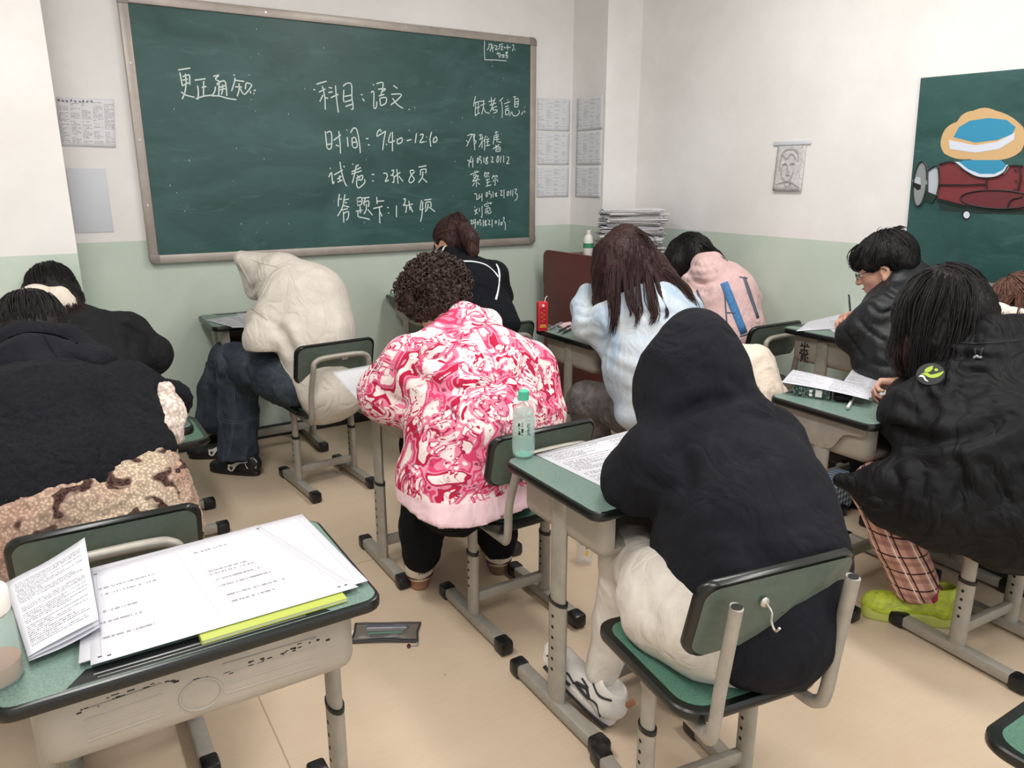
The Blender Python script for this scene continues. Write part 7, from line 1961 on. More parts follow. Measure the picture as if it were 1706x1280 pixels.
def boy():
    HC = (3.0111, 1.8939, 1.1341)
    HF = unit((-.42, .86, -.34))
    root, L, fr = person('person with short black hair and glasses writing with a dark pencil',
        (2.9040, 1.6319, 0.6047), (2.9883, 1.7539, 0.8816), (3.0269, 1.8106, 1.0573), HC, HF,
        (((2.8755, 1.7690, 0.9769), (2.8458, 1.8830, 0.8568), (3.0689, 1.9200, 0.8711)), ((3.1951, 1.8037, 0.9426), (3.3747, 1.9407, 0.7662), (3.1035, 2.0319, 0.9065))),
        ((3.12, 1.98, .55), (3.30, 1.98, .55)), ((3.12, 1.93, .09), (3.30, 1.93, .09)), h=.0052,
        hands=(None, dict(direc=A(-.80, .5, -.12), back=(.1, .5, .9), side=-1, curl=(.75, .85, .5), spread=.06, thumb_in=.8)))
    b = bpy.data.objects[[c.name for c in root.children if c.name.startswith('body')][0]]
    blob('down_jacket', [cone((2.8753, 1.6381, 0.6826), .165, (2.9319, 1.7162, 0.8073), .18, .05), cone((2.9319, 1.7162, 0.8073), .18, (3.0202, 1.7764, 0.9375), .175, .06), cone((3.0262, 1.7765, 0.9495), .16, (3.0780, 1.8024, 1.0544), .105, .06),
                         cone((2.9772, 1.8021, 1.0865), .040, (3.0682, 1.8066, 1.1243), .045, .02), cone((3.0682, 1.8066, 1.1243), .045, (3.1663, 1.8088, 1.0927), .045, .02), cone((2.9728, 1.8131, 1.0363), .035, (2.9820, 1.8006, 1.0913), .04, .02),
                         cone((2.9113, 1.7622, 0.9868), .095, (2.8627, 1.7848, 0.9635), .088, .03), cone((2.8621, 1.7837, 0.9588), .085, (2.8413, 1.8295, 0.9092), .082, .022), cone((2.8410, 1.8289, 0.9068), .082, (2.8465, 1.8841, 0.8616), .072, .022), cone((2.8465, 1.8841, 0.8616), .072, (3.0987, 1.9247, 0.8673), .055, .02),
                         cone((3.2049, 1.8093, 0.9409), .10, (3.3747, 1.9407, 0.7662), .08, .03), cone((3.3755, 1.9419, 0.7716), .075, (3.1917, 2.0153, 0.8733), .052, .02),
                         ], .009, 'down_dark', root, [dict(amp=.007, scale=.12, seed=111, ridged=True), dict(amp=.003, scale=.035, seed=112)],
                         creases=[([(2.6775, 1.7298, 1.0424), (2.7107, 1.6965, 1.0026), (2.7808, 1.6615, 1.0292)], .014, .010), ([(2.6303, 1.7407, 0.9849), (2.6655, 1.7018, 0.9318), (2.7137, 1.6577, 0.8876)], .014, .010), ([(2.5791, 1.7582, 0.9407), (2.6085, 1.7187, 0.8743), (2.6308, 1.6893, 0.8257)], .014, .010), ([(2.5573, 1.6169, 0.8383), (2.6116, 1.5784, 0.8233), (2.6905, 1.5377, 0.8489)], .018, .012), ([(2.7305, 1.7197, 1.1132), (2.7631, 1.6853, 1.0690), (2.8229, 1.6511, 1.0778)], .014, .010), ([(2.5308, 1.6162, 0.7849), (2.6030, 1.5646, 0.7635), (2.6798, 1.5204, 0.7742)], .014, .012)], view=(.82, .52, -.2))
    # hair: thick bowl cut with a fringe, cut clear of the face and ear
    def Lp(r, f, u):
        return L(r, f, u)
    hp = [ell(Lp(0, -.02, .055), (.098, .112, .088), fr, .02), ell(Lp(0, .045, .062), (.082, .06, .055), fr, .03), ell(Lp(0, -.075, .005), (.08, .06, .075), fr, .03),
          ell(Lp(0, .098, .045), (.066, .026, .034), fr, .02),
          ell(Lp(-.078, .035, .03), (.018, .036, .034), fr, .012), ell(Lp(.078, .035, .03), (.018, .036, .034), fr, .012),
          ell(Lp(-.092, .0, -.02), (.03, .026, .036), fr, .006, 'sub'), ell(Lp(.092, .0, -.02), (.03, .026, .036), fr, .006, 'sub')]
    hr = blob('hair', hp, .006, 'hair_black', root, dict(amp=.005, scale=.018, seed=113, stretch=(1.6, 1.6, .6)))
    hair_shell('hair_strands', L, 'hair_black', root, 1.07, 620, (88, 74, 112), seed=12, r=.0022)
    strands('hair_tufts', [[Lp(-.03, -.0, .13), Lp(-.02, -.03, .152), Lp(0, -.06, .15)], [Lp(.01, -.04, .135), Lp(.02, -.08, .145), Lp(.03, -.11, .125)], [Lp(-.05, .05, .12), Lp(-.07, .1, .08), Lp(-.06, .115, .03)], [Lp(0, .07, .12), Lp(.0, .115, .08), Lp(-.01, .122, .03)], [Lp(-.08, .0, .1), Lp(-.098, .02, .05), Lp(-.09, .03, .0)], [Lp(-.07, -.05, .09), Lp(-.1, -.05, .03), Lp(-.09, -.06, -.03)]], 'hair_black', root, 26, .014, .0018)
    # eyes, brows, lips, glasses
    org = parent_origin(root)
    def V3(r, f, u):
        return Vector(Lp(r, f, u)) - org
    for q in (-1, 1):
        e = MB().sphere(V3(q * .031, .0835, -.002), .0125, 10).build('eye', 'eye_white', root)
        MB().sphere(V3(q * .030, .0912, -.004), .0058, 8).build('iris', 'eye_dark', e)
        MB().tube(smooth_path([V3(q * .014, .1, .016), V3(q * .032, .098, .021), V3(q * .052, .083, .016)], 4), .0026, 6).build('eyebrow', 'hair_black', root)
    MB().tube(smooth_path([V3(-.02, .093, -.068), V3(-.008, .1, -.065), V3(0, .101, -.0665), V3(.008, .1, -.065), V3(.02, .093, -.068)], 3), [.002] * 3 + [.0035] * 7 + [.002] * 3, 6).build('lips', 'lip', root)
    g = MB()
    for q in (-1, 1):
        ring = []
        for i in range(21):
            a_ = 2 * PI * i / 20
            ring.append(V3(q * .033 + .021 * math.cos(a_), .112 - .006 * abs(math.cos(a_) * .5 + q * .5), -.006 + .016 * math.sin(a_)))
        g.tube(ring, .0014, 6, caps=False)
        g.tube(smooth_path([V3(q * .053, .108, -.001), V3(q * .078, .06, .004), V3(q * .084, .0, .004), V3(q * .082, -.015, -.012)], 5), .0016, 6)
    g.tube(smooth_path([V3(-.012, .112, -.003), V3(0, .115, .001), V3(.012, .112, -.003)], 4), .0014, 6)
    g.build('glasses', 'glasses_frame', root)
    blob('trousers', [cone((2.9007, 1.6265, 0.5814), .14, (2.9568, 1.6703, 0.5604), .13, .05), cone((2.98, 1.7, .55), .09, (3.12, 1.98, .55), .075, .04), cone((3.16, 1.7, .55), .09, (3.30, 1.98, .55), .075, .04), cone((3.12, 1.98, .55), .07, (3.12, 1.93, .12), .06, .03), cone((3.30, 1.98, .55), .07, (3.30, 1.93, .12), .06, .03)], .012, 'trouser_black', root)
    for x in (3.12, 3.30):
        shoe(root, (x, 1.88, 0), 0, 'shoe_black', 'shoe_black', .27)


def puffer_girl():
    W_ = (2.4748, 1.3944, 0.8214)
    root, L, fr = person('person with long black hair in a black puffer coat and plaid trousers',
        (2.4251, 1.0542, 0.5013), (2.5987, 1.2022, 0.7662), (2.6613, 1.3396, 0.9351), (2.6522, 1.4300, 1.0472), (-.5, .8, -.45),
        (((2.4661, 1.2575, 0.8342), (2.3559, 1.3182, 0.7342), (2.5110, 1.4400, 0.8056)), ((2.8014, 1.2145, 0.8161), (2.8945, 1.2531, 0.6601), (2.8226, 1.4147, 0.7208))),
        ((2.2468, 1.3397, 0.5145), (2.5335, 1.3447, 0.4757)), ((2.455, 1.235, .1), (2.535, 1.375, .1)), h=.0055, toes=(.25, .45, 0),
        hands=(dict(direc=A(-.35, .85, -.15), back=(.55, .1, .8), side=-1, curl=(.8, .9, .6), spread=.05, thumb_in=.7), None))
    coat = blob('puffer_coat', [
        cone((2.4752, 1.0289, 0.5193), .21, (2.5112, 1.1087, 0.6857), .225, .06), cone((2.5112, 1.1087, 0.6857), .225, (2.6237, 1.2051, 0.8234), .20, .06), cone((2.6251, 1.2073, 0.8329), .185, (2.6663, 1.2779, 0.9047), .13, .05),
        cone((2.6616, 1.0272, 0.7223), .2, (2.7440, 1.1366, 0.8424), .17, .06),
        cone((2.4826, 1.2473, 0.8342), .115, (2.3888, 1.2649, 0.7838), .115, .03), cone((2.3883, 1.2640, 0.7800), .115, (2.3448, 1.3056, 0.7498), .108, .025), cone((2.3448, 1.3056, 0.7498), .10, (2.4673, 1.4090, 0.7765), .06, .03),
        # skirt of the coat over the thighs
        cone((2.4118, 1.0682, 0.5193), .16, (2.2909, 1.1707, 0.5291), .15, .05), cone((2.2909, 1.1707, 0.5291), .14, (2.2216, 1.2880, 0.5325), .09, .04), cone((2.2216, 1.2880, 0.5325), .085, (2.1665, 1.4188, 0.5296), .022, .03), cone((2.2665, 1.1525, 0.5013), .11, (2.1859, 1.2675, 0.4759), .05, .04), cone((2.3076, 1.0996, 0.4919), .10, (2.4022, 0.9864, 0.4740), .10, .05),
        cone((2.3532, 1.1507, 0.6633), .15, (2.3233, 1.2017, 0.6125), .12, .06),
        # hood on the shoulders
        cone((2.4988, 1.2734, 0.9468), .045, (2.5821, 1.2106, 0.9885), .075, .03), cone((2.5821, 1.2106, 0.9885), .08, (2.6969, 1.1395, 0.9885), .09, .03), cone((2.4788, 1.1881, 0.9466), .05, (2.5836, 1.0974, 0.9422), .06, .03),
        cone((2.4165, 1.2883, 0.8342), .06, (2.5366, 1.2896, 0.9187), .055, .03),
    ], .0085, 'puffer_black', root, [dict(amp=.014, scale=.15, seed=121), dict(amp=.004, scale=.05, seed=122)],
        creases=[([(1.9601, 1.0551, 0.9739), (1.9800, 1.0182, 0.8977), (1.9449, 1.0156, 0.8214)], .018, .018), ([(1.9322, 1.1474, 0.8275), (1.9304, 1.0221, 0.8138), (2.0535, 0.9507, 0.8290), (2.1498, 0.9081, 0.8824)], .034, .022), ([(2.1939, 1.1721, 1.0304), (2.2647, 1.1212, 1.0086), (2.2822, 0.9935, 1.0245)], .022, .016), ([(2.0138, 1.0217, 0.9739), (2.0699, 0.9772, 0.9434), (2.1415, 0.9426, 0.9739)], .012, .025), ([(1.9943, 0.9752, 0.7909), (2.0236, 0.9325, 0.7146), (1.9836, 0.9280, 0.6231)], .020, .018), ([(2.0592, 0.9300, 0.7756), (2.1020, 0.8790, 0.6994), (2.1148, 0.8515, 0.6384)], .018, .018), ([(1.9460, 1.1003, 0.7074), (1.9509, 1.0767, 0.6433), (1.9158, 1.0830, 0.5953)], .016, .016), ([(1.9317, 0.9944, 0.7299), (1.9141, 0.9809, 0.6536), (1.8717, 0.9875, 0.5926)], .016, .018), ([(2.0676, 1.1993, 0.8710), (2.1071, 1.1641, 0.8374), (2.1220, 1.1386, 0.7871)], .010, .016), ([(2.2322, 1.1349, 0.9884), (2.2570, 1.1088, 0.9549), (2.3173, 1.0741, 0.9633)], .010, .014), ([(2.3010, 1.1138, 1.0556), (2.3270, 1.0896, 1.0304), (2.3720, 1.0633, 1.0354)], .010, .012)],
        view=(.8, .55, -.25))
    bv = caster([coat])
    v = Vector((2.4247, 1.2211, 0.8687)) - Vector((0, 0, 1.5))
    org = parent_origin(root)
    mb = MB()
    mb.tube([drop(bv, p, v, .0005)[0] - org for p in smooth_path([(2.2123, 1.1688, 1.0556), (2.2552, 1.1389, 1.0455), (2.3139, 1.1015, 1.0421), (2.3981, 1.0525, 1.0522)], 6)], .004, 5)
    mb.build('hood_seam', 'down_dark', coat)
    mb = MB()
    mb.tube([drop(bv, p, v, .004)[0] - org for p in smooth_path([(2.2775, 1.1187, 1.0254), (2.2785, 1.1138, 1.0119), (2.2812, 1.1083, 1.0002)], 6)], .003, 6)
    mb.tube([drop(bv, p, v, .004)[0] - org for p in smooth_path([(2.2967, 1.1068, 1.0254), (2.2903, 1.1064, 1.0119), (2.2842, 1.1065, 1.0002)], 6)], .003, 6)
    mb.build('drawcord', 'ink_black', coat)
    mb = MB()
    mb.tube([drop(bv, p, v, .006)[0] - org for p in smooth_path([(2.2721, 1.1134, 0.9985), (2.2817, 1.1091, 1.0035), (2.2903, 1.1032, 1.0019)], 4)], .004, 6)
    mb.build('cord_stopper', 'pen_grey', coat)
    # round sleeve patch with a leaf emblem
    cpt, nr = drop(bv, (2.1466, 1.1750, 0.9482), v, 0)
    acc = Vector(nr)
    for q in ((2.1269, 1.1894, 0.9549), (2.1683, 1.1638, 0.9549), (2.1491, 1.1789, 0.9650), (2.1442, 1.1712, 0.9314)):
        acc += drop(bv, q, v, 0)[1]
    nr = (acc.normalized() * .5 - v.normalized() * .5).normalized()
    ex = Vector((0, 0, 1)).cross(nr).normalized()
    ey = nr.cross(ex)
    M = Matrix((ex, ey, nr)).transposed().to_4x4()
    M.translation = cpt + nr * .004 - org
    rad = .040
    pc = MB().prism([(rad * math.cos(t), rad * math.sin(t)) for t in np.linspace(0, 2 * PI, 41)[:-1]], -.02, .004, .002, M=M).build('sleeve_patch', 'patch_black', coat)
    def leafy(pts, mat, n=5):
        P = [(p.x * rad, p.y * rad) for p in smooth_path([(a_, b_, 0) for a_, b_ in pts] + [(pts[0][0], pts[0][1], 0)], n)][:-1]
        MB().prism(P, .004, .0055, M=M).build('leaf_emblem', mat, pc)
    leafy([(-.62, -.12), (-.25, .06), (.05, -.08), (.45, .1), (.85, .38), (.72, -.02), (.4, -.3), (.0, -.34), (-.3, -.2)], 'leaf_lime')
    leafy([(-.45, .08), (-.4, .4), (.0, .72), (.04, .4), (-.12, .14)], 'leaf_lime')
    leafy([(.32 + .13 * math.cos(t), .42 + .13 * math.sin(t)) for t in np.linspace(0, 2 * PI, 9)[:-1]], 'leaf_lime', 2)
    leafy([(-.72, -.42), (-.6, -.22), (-.35, -.28), (-.2, -.52), (.05, -.72), (-.22, -.64), (-.4, -.42), (-.55, -.38)], 'leaf_white')
    hair = blob('hair', hair_cap(L, fr, 1.06) + [ell((2.6556, 1.4356, 1.0714), (.138, .135, .135), None, .03), cone((2.5788, 1.4394, 1.0107), .115, (2.5205, 1.4435, 0.9108), .07, .06), cone((2.5205, 1.4435, 0.9108), .07, (2.5237, 1.4094, 0.8109), .035, .05), cone((2.6376, 1.3628, 1.0378), .11, (2.5609, 1.3297, 0.9384), .075, .06), cone((2.5343, 1.3723, 0.9438), .075, (2.4945, 1.3657, 0.8462), .04, .05),
                         cone((2.5715, 1.3201, 0.9288), .05, (2.4782, 1.3241, 0.8372), .03, .04)], .0075, 'hair_black', root, dict(amp=.008, scale=.022, seed=123, stretch=(2.2, 2.2, .5)))
    hair_shell('hair_strands', L, 'hair_black', root, 1.16, 420, (85, 95, 112), seed=14)
    strands('long_locks', [dict(p=[(2.6583, 1.4497, 1.1965), (2.5346, 1.4677, 1.1657), (2.4498, 1.4569, 1.0821), (2.4176, 1.4394, 0.9654), (2.4280, 1.4120, 0.8618)], n=110, s=.018), dict(p=[(2.6671, 1.4442, 1.1965), (2.5223, 1.3954, 1.1447), (2.4523, 1.3786, 1.0331), (2.4163, 1.3581, 0.8996), (2.4208, 1.3278, 0.8138)], n=110, s=.03), dict(p=[(2.6759, 1.4388, 1.1965), (2.5779, 1.3375, 1.1475), (2.5122, 1.2951, 1.0406), (2.4630, 1.2895, 0.9280), (2.4099, 1.2924, 0.8342)], n=110, s=.03), dict(p=[(2.6927, 1.4265, 1.1905), (2.6618, 1.3324, 1.1419), (2.6271, 1.2855, 1.0808), (2.5729, 1.2776, 1.0274)], n=60, s=.018)], 'hair_black', root, 60, .02, .0018)
    strands('hair_ends', [[(2.4272, 1.4397, 0.9849), (2.4086, 1.4325, 0.9265), (2.4213, 1.4205, 0.8755), (2.4423, 1.4005, 0.8540)], [(2.4286, 1.4158, 0.9889), (2.4107, 1.4021, 0.9117), (2.4329, 1.3824, 0.8551)]], 'hair_darkbrown', root, 40, .01, .0014)
    blob('trousers', [cone((2.3908, 1.0697, 0.4833), .14, (2.3294, 1.1903, 0.5128), .12, .05), cone((2.3294, 1.1903, 0.5128), .10, (2.2648, 1.3504, 0.5066), .078, .04), cone((2.4962, 1.2020, 0.4912), .10, (2.5349, 1.3470, 0.4859), .08, .04), cone((2.2642, 1.3495, 0.5027), .078, (2.3146, 1.2867, 0.3282), .074, .03), cone((2.3146, 1.2867, 0.3282), .074, (2.3970, 1.2566, 0.1657), .076, .03), cone((2.5349, 1.3470, 0.4859), .075, (2.54, 1.375, .12), .055, .03),
        half((2.44, 1.25, .095), (0, 0, -1), (2.2, 1.0, -.1), (2.6, 1.45, .095))], .0075, 'trouser_plaid', root, dict(amp=.006, scale=.08, seed=124))
    u, LL, f2 = shoe(root, (2.525, 1.165, 0), -44, 'shoe_yellow', 'sole_yellow', .30, 'bright yellow chunky sneaker', laces='shoe_yellow', high=.004, sole_h=.045, wk=1.15, hk=1.3)
    o2 = parent_origin(u)
    bs = caster([u])
    mb = MB()
    def ln_(pts):
        mb.tube(smooth_path([drop(bs, Vector(LL(-.09, q, z_)), Vector(f2[0]), .0006)[0] - o2 for q, z_ in pts], 4), .0022, 5)
    ln_([(.95, .05), (.75, .048), (.6, .06), (.5, .082)])
    ln_([(.1, .05), (.3, .055), (.5, .047), (.7, .04)])
    ln_([(.08, .085), (.22, .07), (.36, .085)])
    ln_([(.45, .05), (.38, .07), (.42, .095)])
    mb.build('panel_seam', 'sole_yellow', u)
    sk = MB()
    sk.tube([Vector((2.455, 1.235, .13)) - o2, Vector((2.48, 1.21, .08)) - o2], .04, 14)
    sk.build('sock', 'sock_red', u)
    shoe(root, (2.51, 1.335, 0), 50, 'shoe_yellow', 'sole_yellow', .3, 'bright yellow chunky sneaker', laces='shoe_yellow', sole_h=.04)


def brown_hair_person():
    root, L, fr = person('person with brown hair and cream hood behind the puffer coat',
        (3.05, .82, .55), (3.0696, 1.2934, 0.8960), (3.0742, 1.3375, 0.9664), (3.1214, 1.3917, 0.9986), (-.4, .8, -.6),
        (((3.0134, 1.3444, 0.8703), (3.1051, 1.3668, 0.7372), (3.2315, 1.4737, 0.7443)), ((3.2203, 1.2161, 0.8703), (3.3195, 1.2339, 0.7372), (3.3749, 1.3847, 0.7443))),
        ((2.95, 1.2, .52), (3.17, 1.2, .52)), ((2.95, 1.16, .09), (3.17, 1.16, .09)), thin=.85)
    blob('sweater', [cone((3.05, .82, .58), .16, (3.0722, 1.2850, 0.8748), .15, .06), cone((3.05, .82, .56), .16, (3.0150, 1.1890, 0.7692), .165, .06), cone((3.0150, 1.1890, 0.7692), .165, (3.0775, 1.2851, 0.8854), .15, .06), cone((3.0790, 1.2876, 0.8960), .14, (3.0677, 1.3395, 0.9600), .09, .05),
                     cone((3.0307, 1.3302, 0.8596), .08, (3.1051, 1.3668, 0.7372), .07, .04), cone((3.1051, 1.3668, 0.7372), .07, (3.2315, 1.4737, 0.7443), .055, .03), cone((3.2203, 1.2161, 0.8703), .09, (3.3195, 1.2339, 0.7372), .07, .04)], .012, 'jacket_dark', root, dict(amp=.012, scale=.1, seed=131))
    blob('hood', [cone((2.8435, 1.3912, 0.9920), .016, (2.8485, 1.3496, 1.0240), .04, .02), cone((2.8485, 1.3496, 1.0240), .042, (2.8989, 1.3104, 0.9995), .05, .03), cone((2.8989, 1.3104, 0.9995), .05, (2.9917, 1.2728, 0.9854), .05, .03)], .008, 'hood_cream', root, dict(amp=.008, scale=.06, seed=132))
    blob('hair', hair_cap(L, fr, 1.05) + [ell((3.1307, 1.3895, 1.0095), (.118, .12, .10), None, .03)], .009, 'hair_brown', root, dict(amp=.006, scale=.02, seed=133, stretch=(2, 2, .6)))
    hair_shell('hair_strands', L, 'hair_brown', root, 1.1, 420, (80, 95, 120), seed=11)
    strands('loose_hair', [[(3.0435, 1.3929, 1.0796), (2.9198, 1.3672, 1.0646), (2.7912, 1.3141, 1.0307), (2.7557, 1.2969, 0.9847)], [(3.0629, 1.3822, 1.0838), (2.8935, 1.3069, 1.0539), (2.8124, 1.2713, 1.0144)], [(3.0968, 1.3860, 1.0852), (2.9730, 1.3075, 1.0575), (2.8389, 1.2517, 1.0045)], [(2.9682, 1.3756, 1.0703), (2.9202, 1.4013, 1.0577), (2.9000, 1.4098, 1.0451)]], 'hair_brown', root, 40, .012, .0016)
    blob('trousers', [cone((3.05, .82, .54), .145, (3.05, .92, .54), .13, .05), cone((2.97, .88, .54), .09, (2.95, 1.2, .52), .075, .04), cone((3.15, .88, .54), .09, (3.17, 1.2, .52), .075, .04), cone((2.95, 1.2, .52), .07, (2.95, 1.16, .12), .06, .03), cone((3.17, 1.2, .52), .07, (3.17, 1.16, .12), .06, .03)], .012, 'trouser_black', root)
    for x in (2.95, 3.17):
        shoe(root, (x, 1.1, 0), 0, 'shoe_black', 'shoe_black', .25)


# ------------------------------------------------------------------ things on and under the desks
def water_bottle():
    x, y, z = (1.1176, 1.7398, 0.7200)
    t = thing('water_bottle', 'clear water bottle with green cap on the middle desk', 'bottle', (x, y, .7205))
    r = .0325
    prof = [(.012, .004), (.026, 0), (r - .001, .006), (r, .02), (r - .0015, .06), (r, .064), (r, .115), (r - .0015, .119), (r, .125), (r - .003, .14), (.021, .16), (.0145, .172), (.0135, .178)]
    inner = [(max(.001, a - .0012), b + (.002 if b < .01 else 0)) for a, b in prof]
    MB().lathe(prof + inner[::-1], 36).build('bottle_body', 'clear_plastic', t)
    wl = [(.001, .0065)] + [(a - .0018, b + .0025) for a, b in prof[1:9]] + [(r - .0048, .139), (.001, .139)]
    MB().lathe(wl, 36).build('water', 'water', t)
    MB().lathe([(.001, .0035), (.02, .003), (.024, .0055), (.02, .009), (.001, .012)], 24).build('tinted_base', 'base_green', t)
    lb = MB()
    n = 40
    V, F = [], []
    for i in range(n + 1):
        a = R(150 + 250 * i / n)
        for zz in (.067, .113):
            V.append(((r + .0006) * math.cos(a), (r + .0006) * math.sin(a), zz))
    for i in range(n):
        F.append((i * 2, i * 2 + 2, i * 2 + 3, i * 2 + 1))
    lab = lb.add(V, F).build('label', 'clear_plastic', t)
    pm = MB()
    g = random.Random(3)
    def onr(a, z0, w, h):
        m = 3
        V, F = [], []
        for i in range(m + 1):
            q = R(a) + w / r * (i / m - .5)
            V += [((r + .0011) * math.cos(q), (r + .0011) * math.sin(q), z0 - h / 2), ((r + .0011) * math.cos(q), (r + .0011) * math.sin(q), z0 + h / 2)]
        for i in range(m):
            F.append((i * 2, i * 2 + 2, i * 2 + 3, i * 2 + 1))
        pm.add(V, F)
    for cx in (215, 232):
        for k in range(5):
            for s in range(3):
                onr(cx + g.uniform(-3, 3), .108 - k * .008 + g.uniform(-.002, .002), g.choice((.005, .0012)), g.choice((.0009, .005)))
    for k in range(9):
        onr(262 + g.uniform(-5, 5), .106 - k * .004, .008, .0016)
    pm.build('label_print', 'ink_black', lab, smooth=False)
    bm_ = MB()
    for k in range(22):
        a = R(360 * k / 22)
        bm_.tube([((r - .0003) * math.cos(a), (r - .0003) * math.sin(a), .022), ((r - .0003) * math.cos(a), (r - .0003) * math.sin(a), .056)], .0009, 5)
    bm_.build('molded_ribs', 'clear_plastic', t)
    cp = MB().lathe([(.001, .198), (.0125, .198), (.0145, .196), (.0148, .176), (.0148, .17), (.013, .17)], 40)
    for k in range(30):
        a = R(12 * k)
        cp.tube([(.0148 * math.cos(a), .0148 * math.sin(a), .172), (.0148 * math.cos(a), .0148 * math.sin(a), .194)], .0006, 4)
    cp.build('cap', 'cap_green', t)


def coffee_cup():
    x, y, z = (-0.1514, 1.3287, 0.7200)
    t = thing('drink_bottle', 'clear bottle of milky coffee with white lid on the near desk', 'bottle', (x, y, .7205))
    r = .042
    prof = [(.03, 0), (r - .004, .001), (r, .008), (r, .105), (r - .004, .118), (r - .008, .124)]
    inner = [(a - .0014, max(b, .003)) for a, b in prof]
    MB().lathe(prof + inner[::-1], 40).build('bottle_body', 'clear_plastic', t)
    MB().lathe([(.001, .0035), (r - .006, .0035), (r - .0022, .009), (r - .0022, .036), (.001, .036)], 40).build('coffee', 'coffee_milk', t)
    MB().lathe([(r - .009, .118), (r - .007, .117), (r - .007, .13), (r - .009, .13)], 40).build('neck_ring', 'coffee_milk', t)
    MB().lathe([(r - .003, .122), (r - .002, .124), (r - .002, .156), (r - .004, .159), (.001, .159)], 40).build('lid', 'white_plastic', t)


def glass_jar():
    x, y, z = (1.7021, 2.1945, 0.0000)
    t = thing('glass_tumbler', 'small glass tumbler with yellow print on the floor', 'glass', (x, y, 0))
    r = .034
    prof = [(.02, 0), (r - .004, .001), (r, .01), (r, .12), (r - .001, .122), (r - .003, .12), (r - .003, .018), (.001, .014)]
    MB().lathe(prof, 36).build('glass_body', 'clear_glass', t)
    mb = MB()
    for a, zz, h, m in ((250, .06, .024, 0), (252, .086, .014, 1), (215, .1, .01, 1), (282, .1, .01, 1)):
        V, F = [], []
        mb.mi = m
        for i in range(5):
            q = R(a + (i - 2) * 5)
            V += [((r + .0006) * math.cos(q), (r + .0006) * math.sin(q), zz - h / 2), ((r + .0006) * math.cos(q), (r + .0006) * math.sin(q), zz + h / 2)]
        for i in range(4):
            F.append((i * 2, i * 2 + 2, i * 2 + 3, i * 2 + 1))
        mb.add(V, F)
    mb.build('glass_print', ['print_yellow', 'sole_brown'], t, smooth=False)


def juice_carton():
    x, y, z = (2.1204, 3.1316, 0.7500)
    t = thing('juice_carton', 'red slim drink carton with a straw standing on the desk', 'carton', (x, y, .7505), R(-18))
    w, d, h = .05, .036, .145
    mb = MB().box((0, 0, h / 2), (w, d, h), .0015)
    o = mb.build('carton_body', 'carton_red', t)
    p = MB()
    p.mi = 0
    p.box((0, -d / 2 - .0004, .075), (w - .014, .0006, .09))
    p.mi = 1
    p.box((0, -d / 2 - .0008, .022), (w - .014, .0006, .005))
    p.box((0, -d / 2 - .0008, .031), (w - .02, .0006, .005))
    for k in range(6):
        p.box(((k % 2 - .5) * .012, -d / 2 - .0008, .05 + k * .011), (.012, .0006, .0018))
    p.mi = 2
    p.tube([(.0, -d / 2 - .0006, .13), (.0, -d / 2 - .001, .13)], .007, 14)
    p.build('carton_print', ['carton_red_dark', 'print_yellow', 'print_white'], o, smooth=False)
    MB().box((0, 0, h + .002), (w * .9, .004, .005), .001).build('top_fold', 'carton_red', o)
    MB().tube([(.012, 0, h - .002), (.016, -.002, h + .02), (.024, -.004, h + .03)], .0026, 8).build('straw', 'print_white', t)


def pen(label, a, b, body, r=.0048, cap=None, group=None):
    a, b = Vector(a), Vector(b)
    t = thing('pen', label, 'pen', a, 0, group)
    d = b - a
    MB().tube([d * .09, d * .95], r, 10).build('barrel', body, t)
    MB().tube([d * 0, d * .03, d * .09], [.0006, .0015, r * .9], 10).build('tip', 'pen_grey', t)
    MB().tube([d * .95, d * 1.0], r * .8, 10).build('end_cap', cap or body, t)
    up = Vector((0, 0, 1)) if abs(d.normalized().z) < .8 else Vector((-1, 0, 0))
    s = (up - d.normalized() * up.dot(d.normalized())).normalized() * (r + .0012)
    MB().tube([d * .68 + s, d * .93 + s], .0014, 6).build('clip', cap or 'pen_grey', t)
    return t


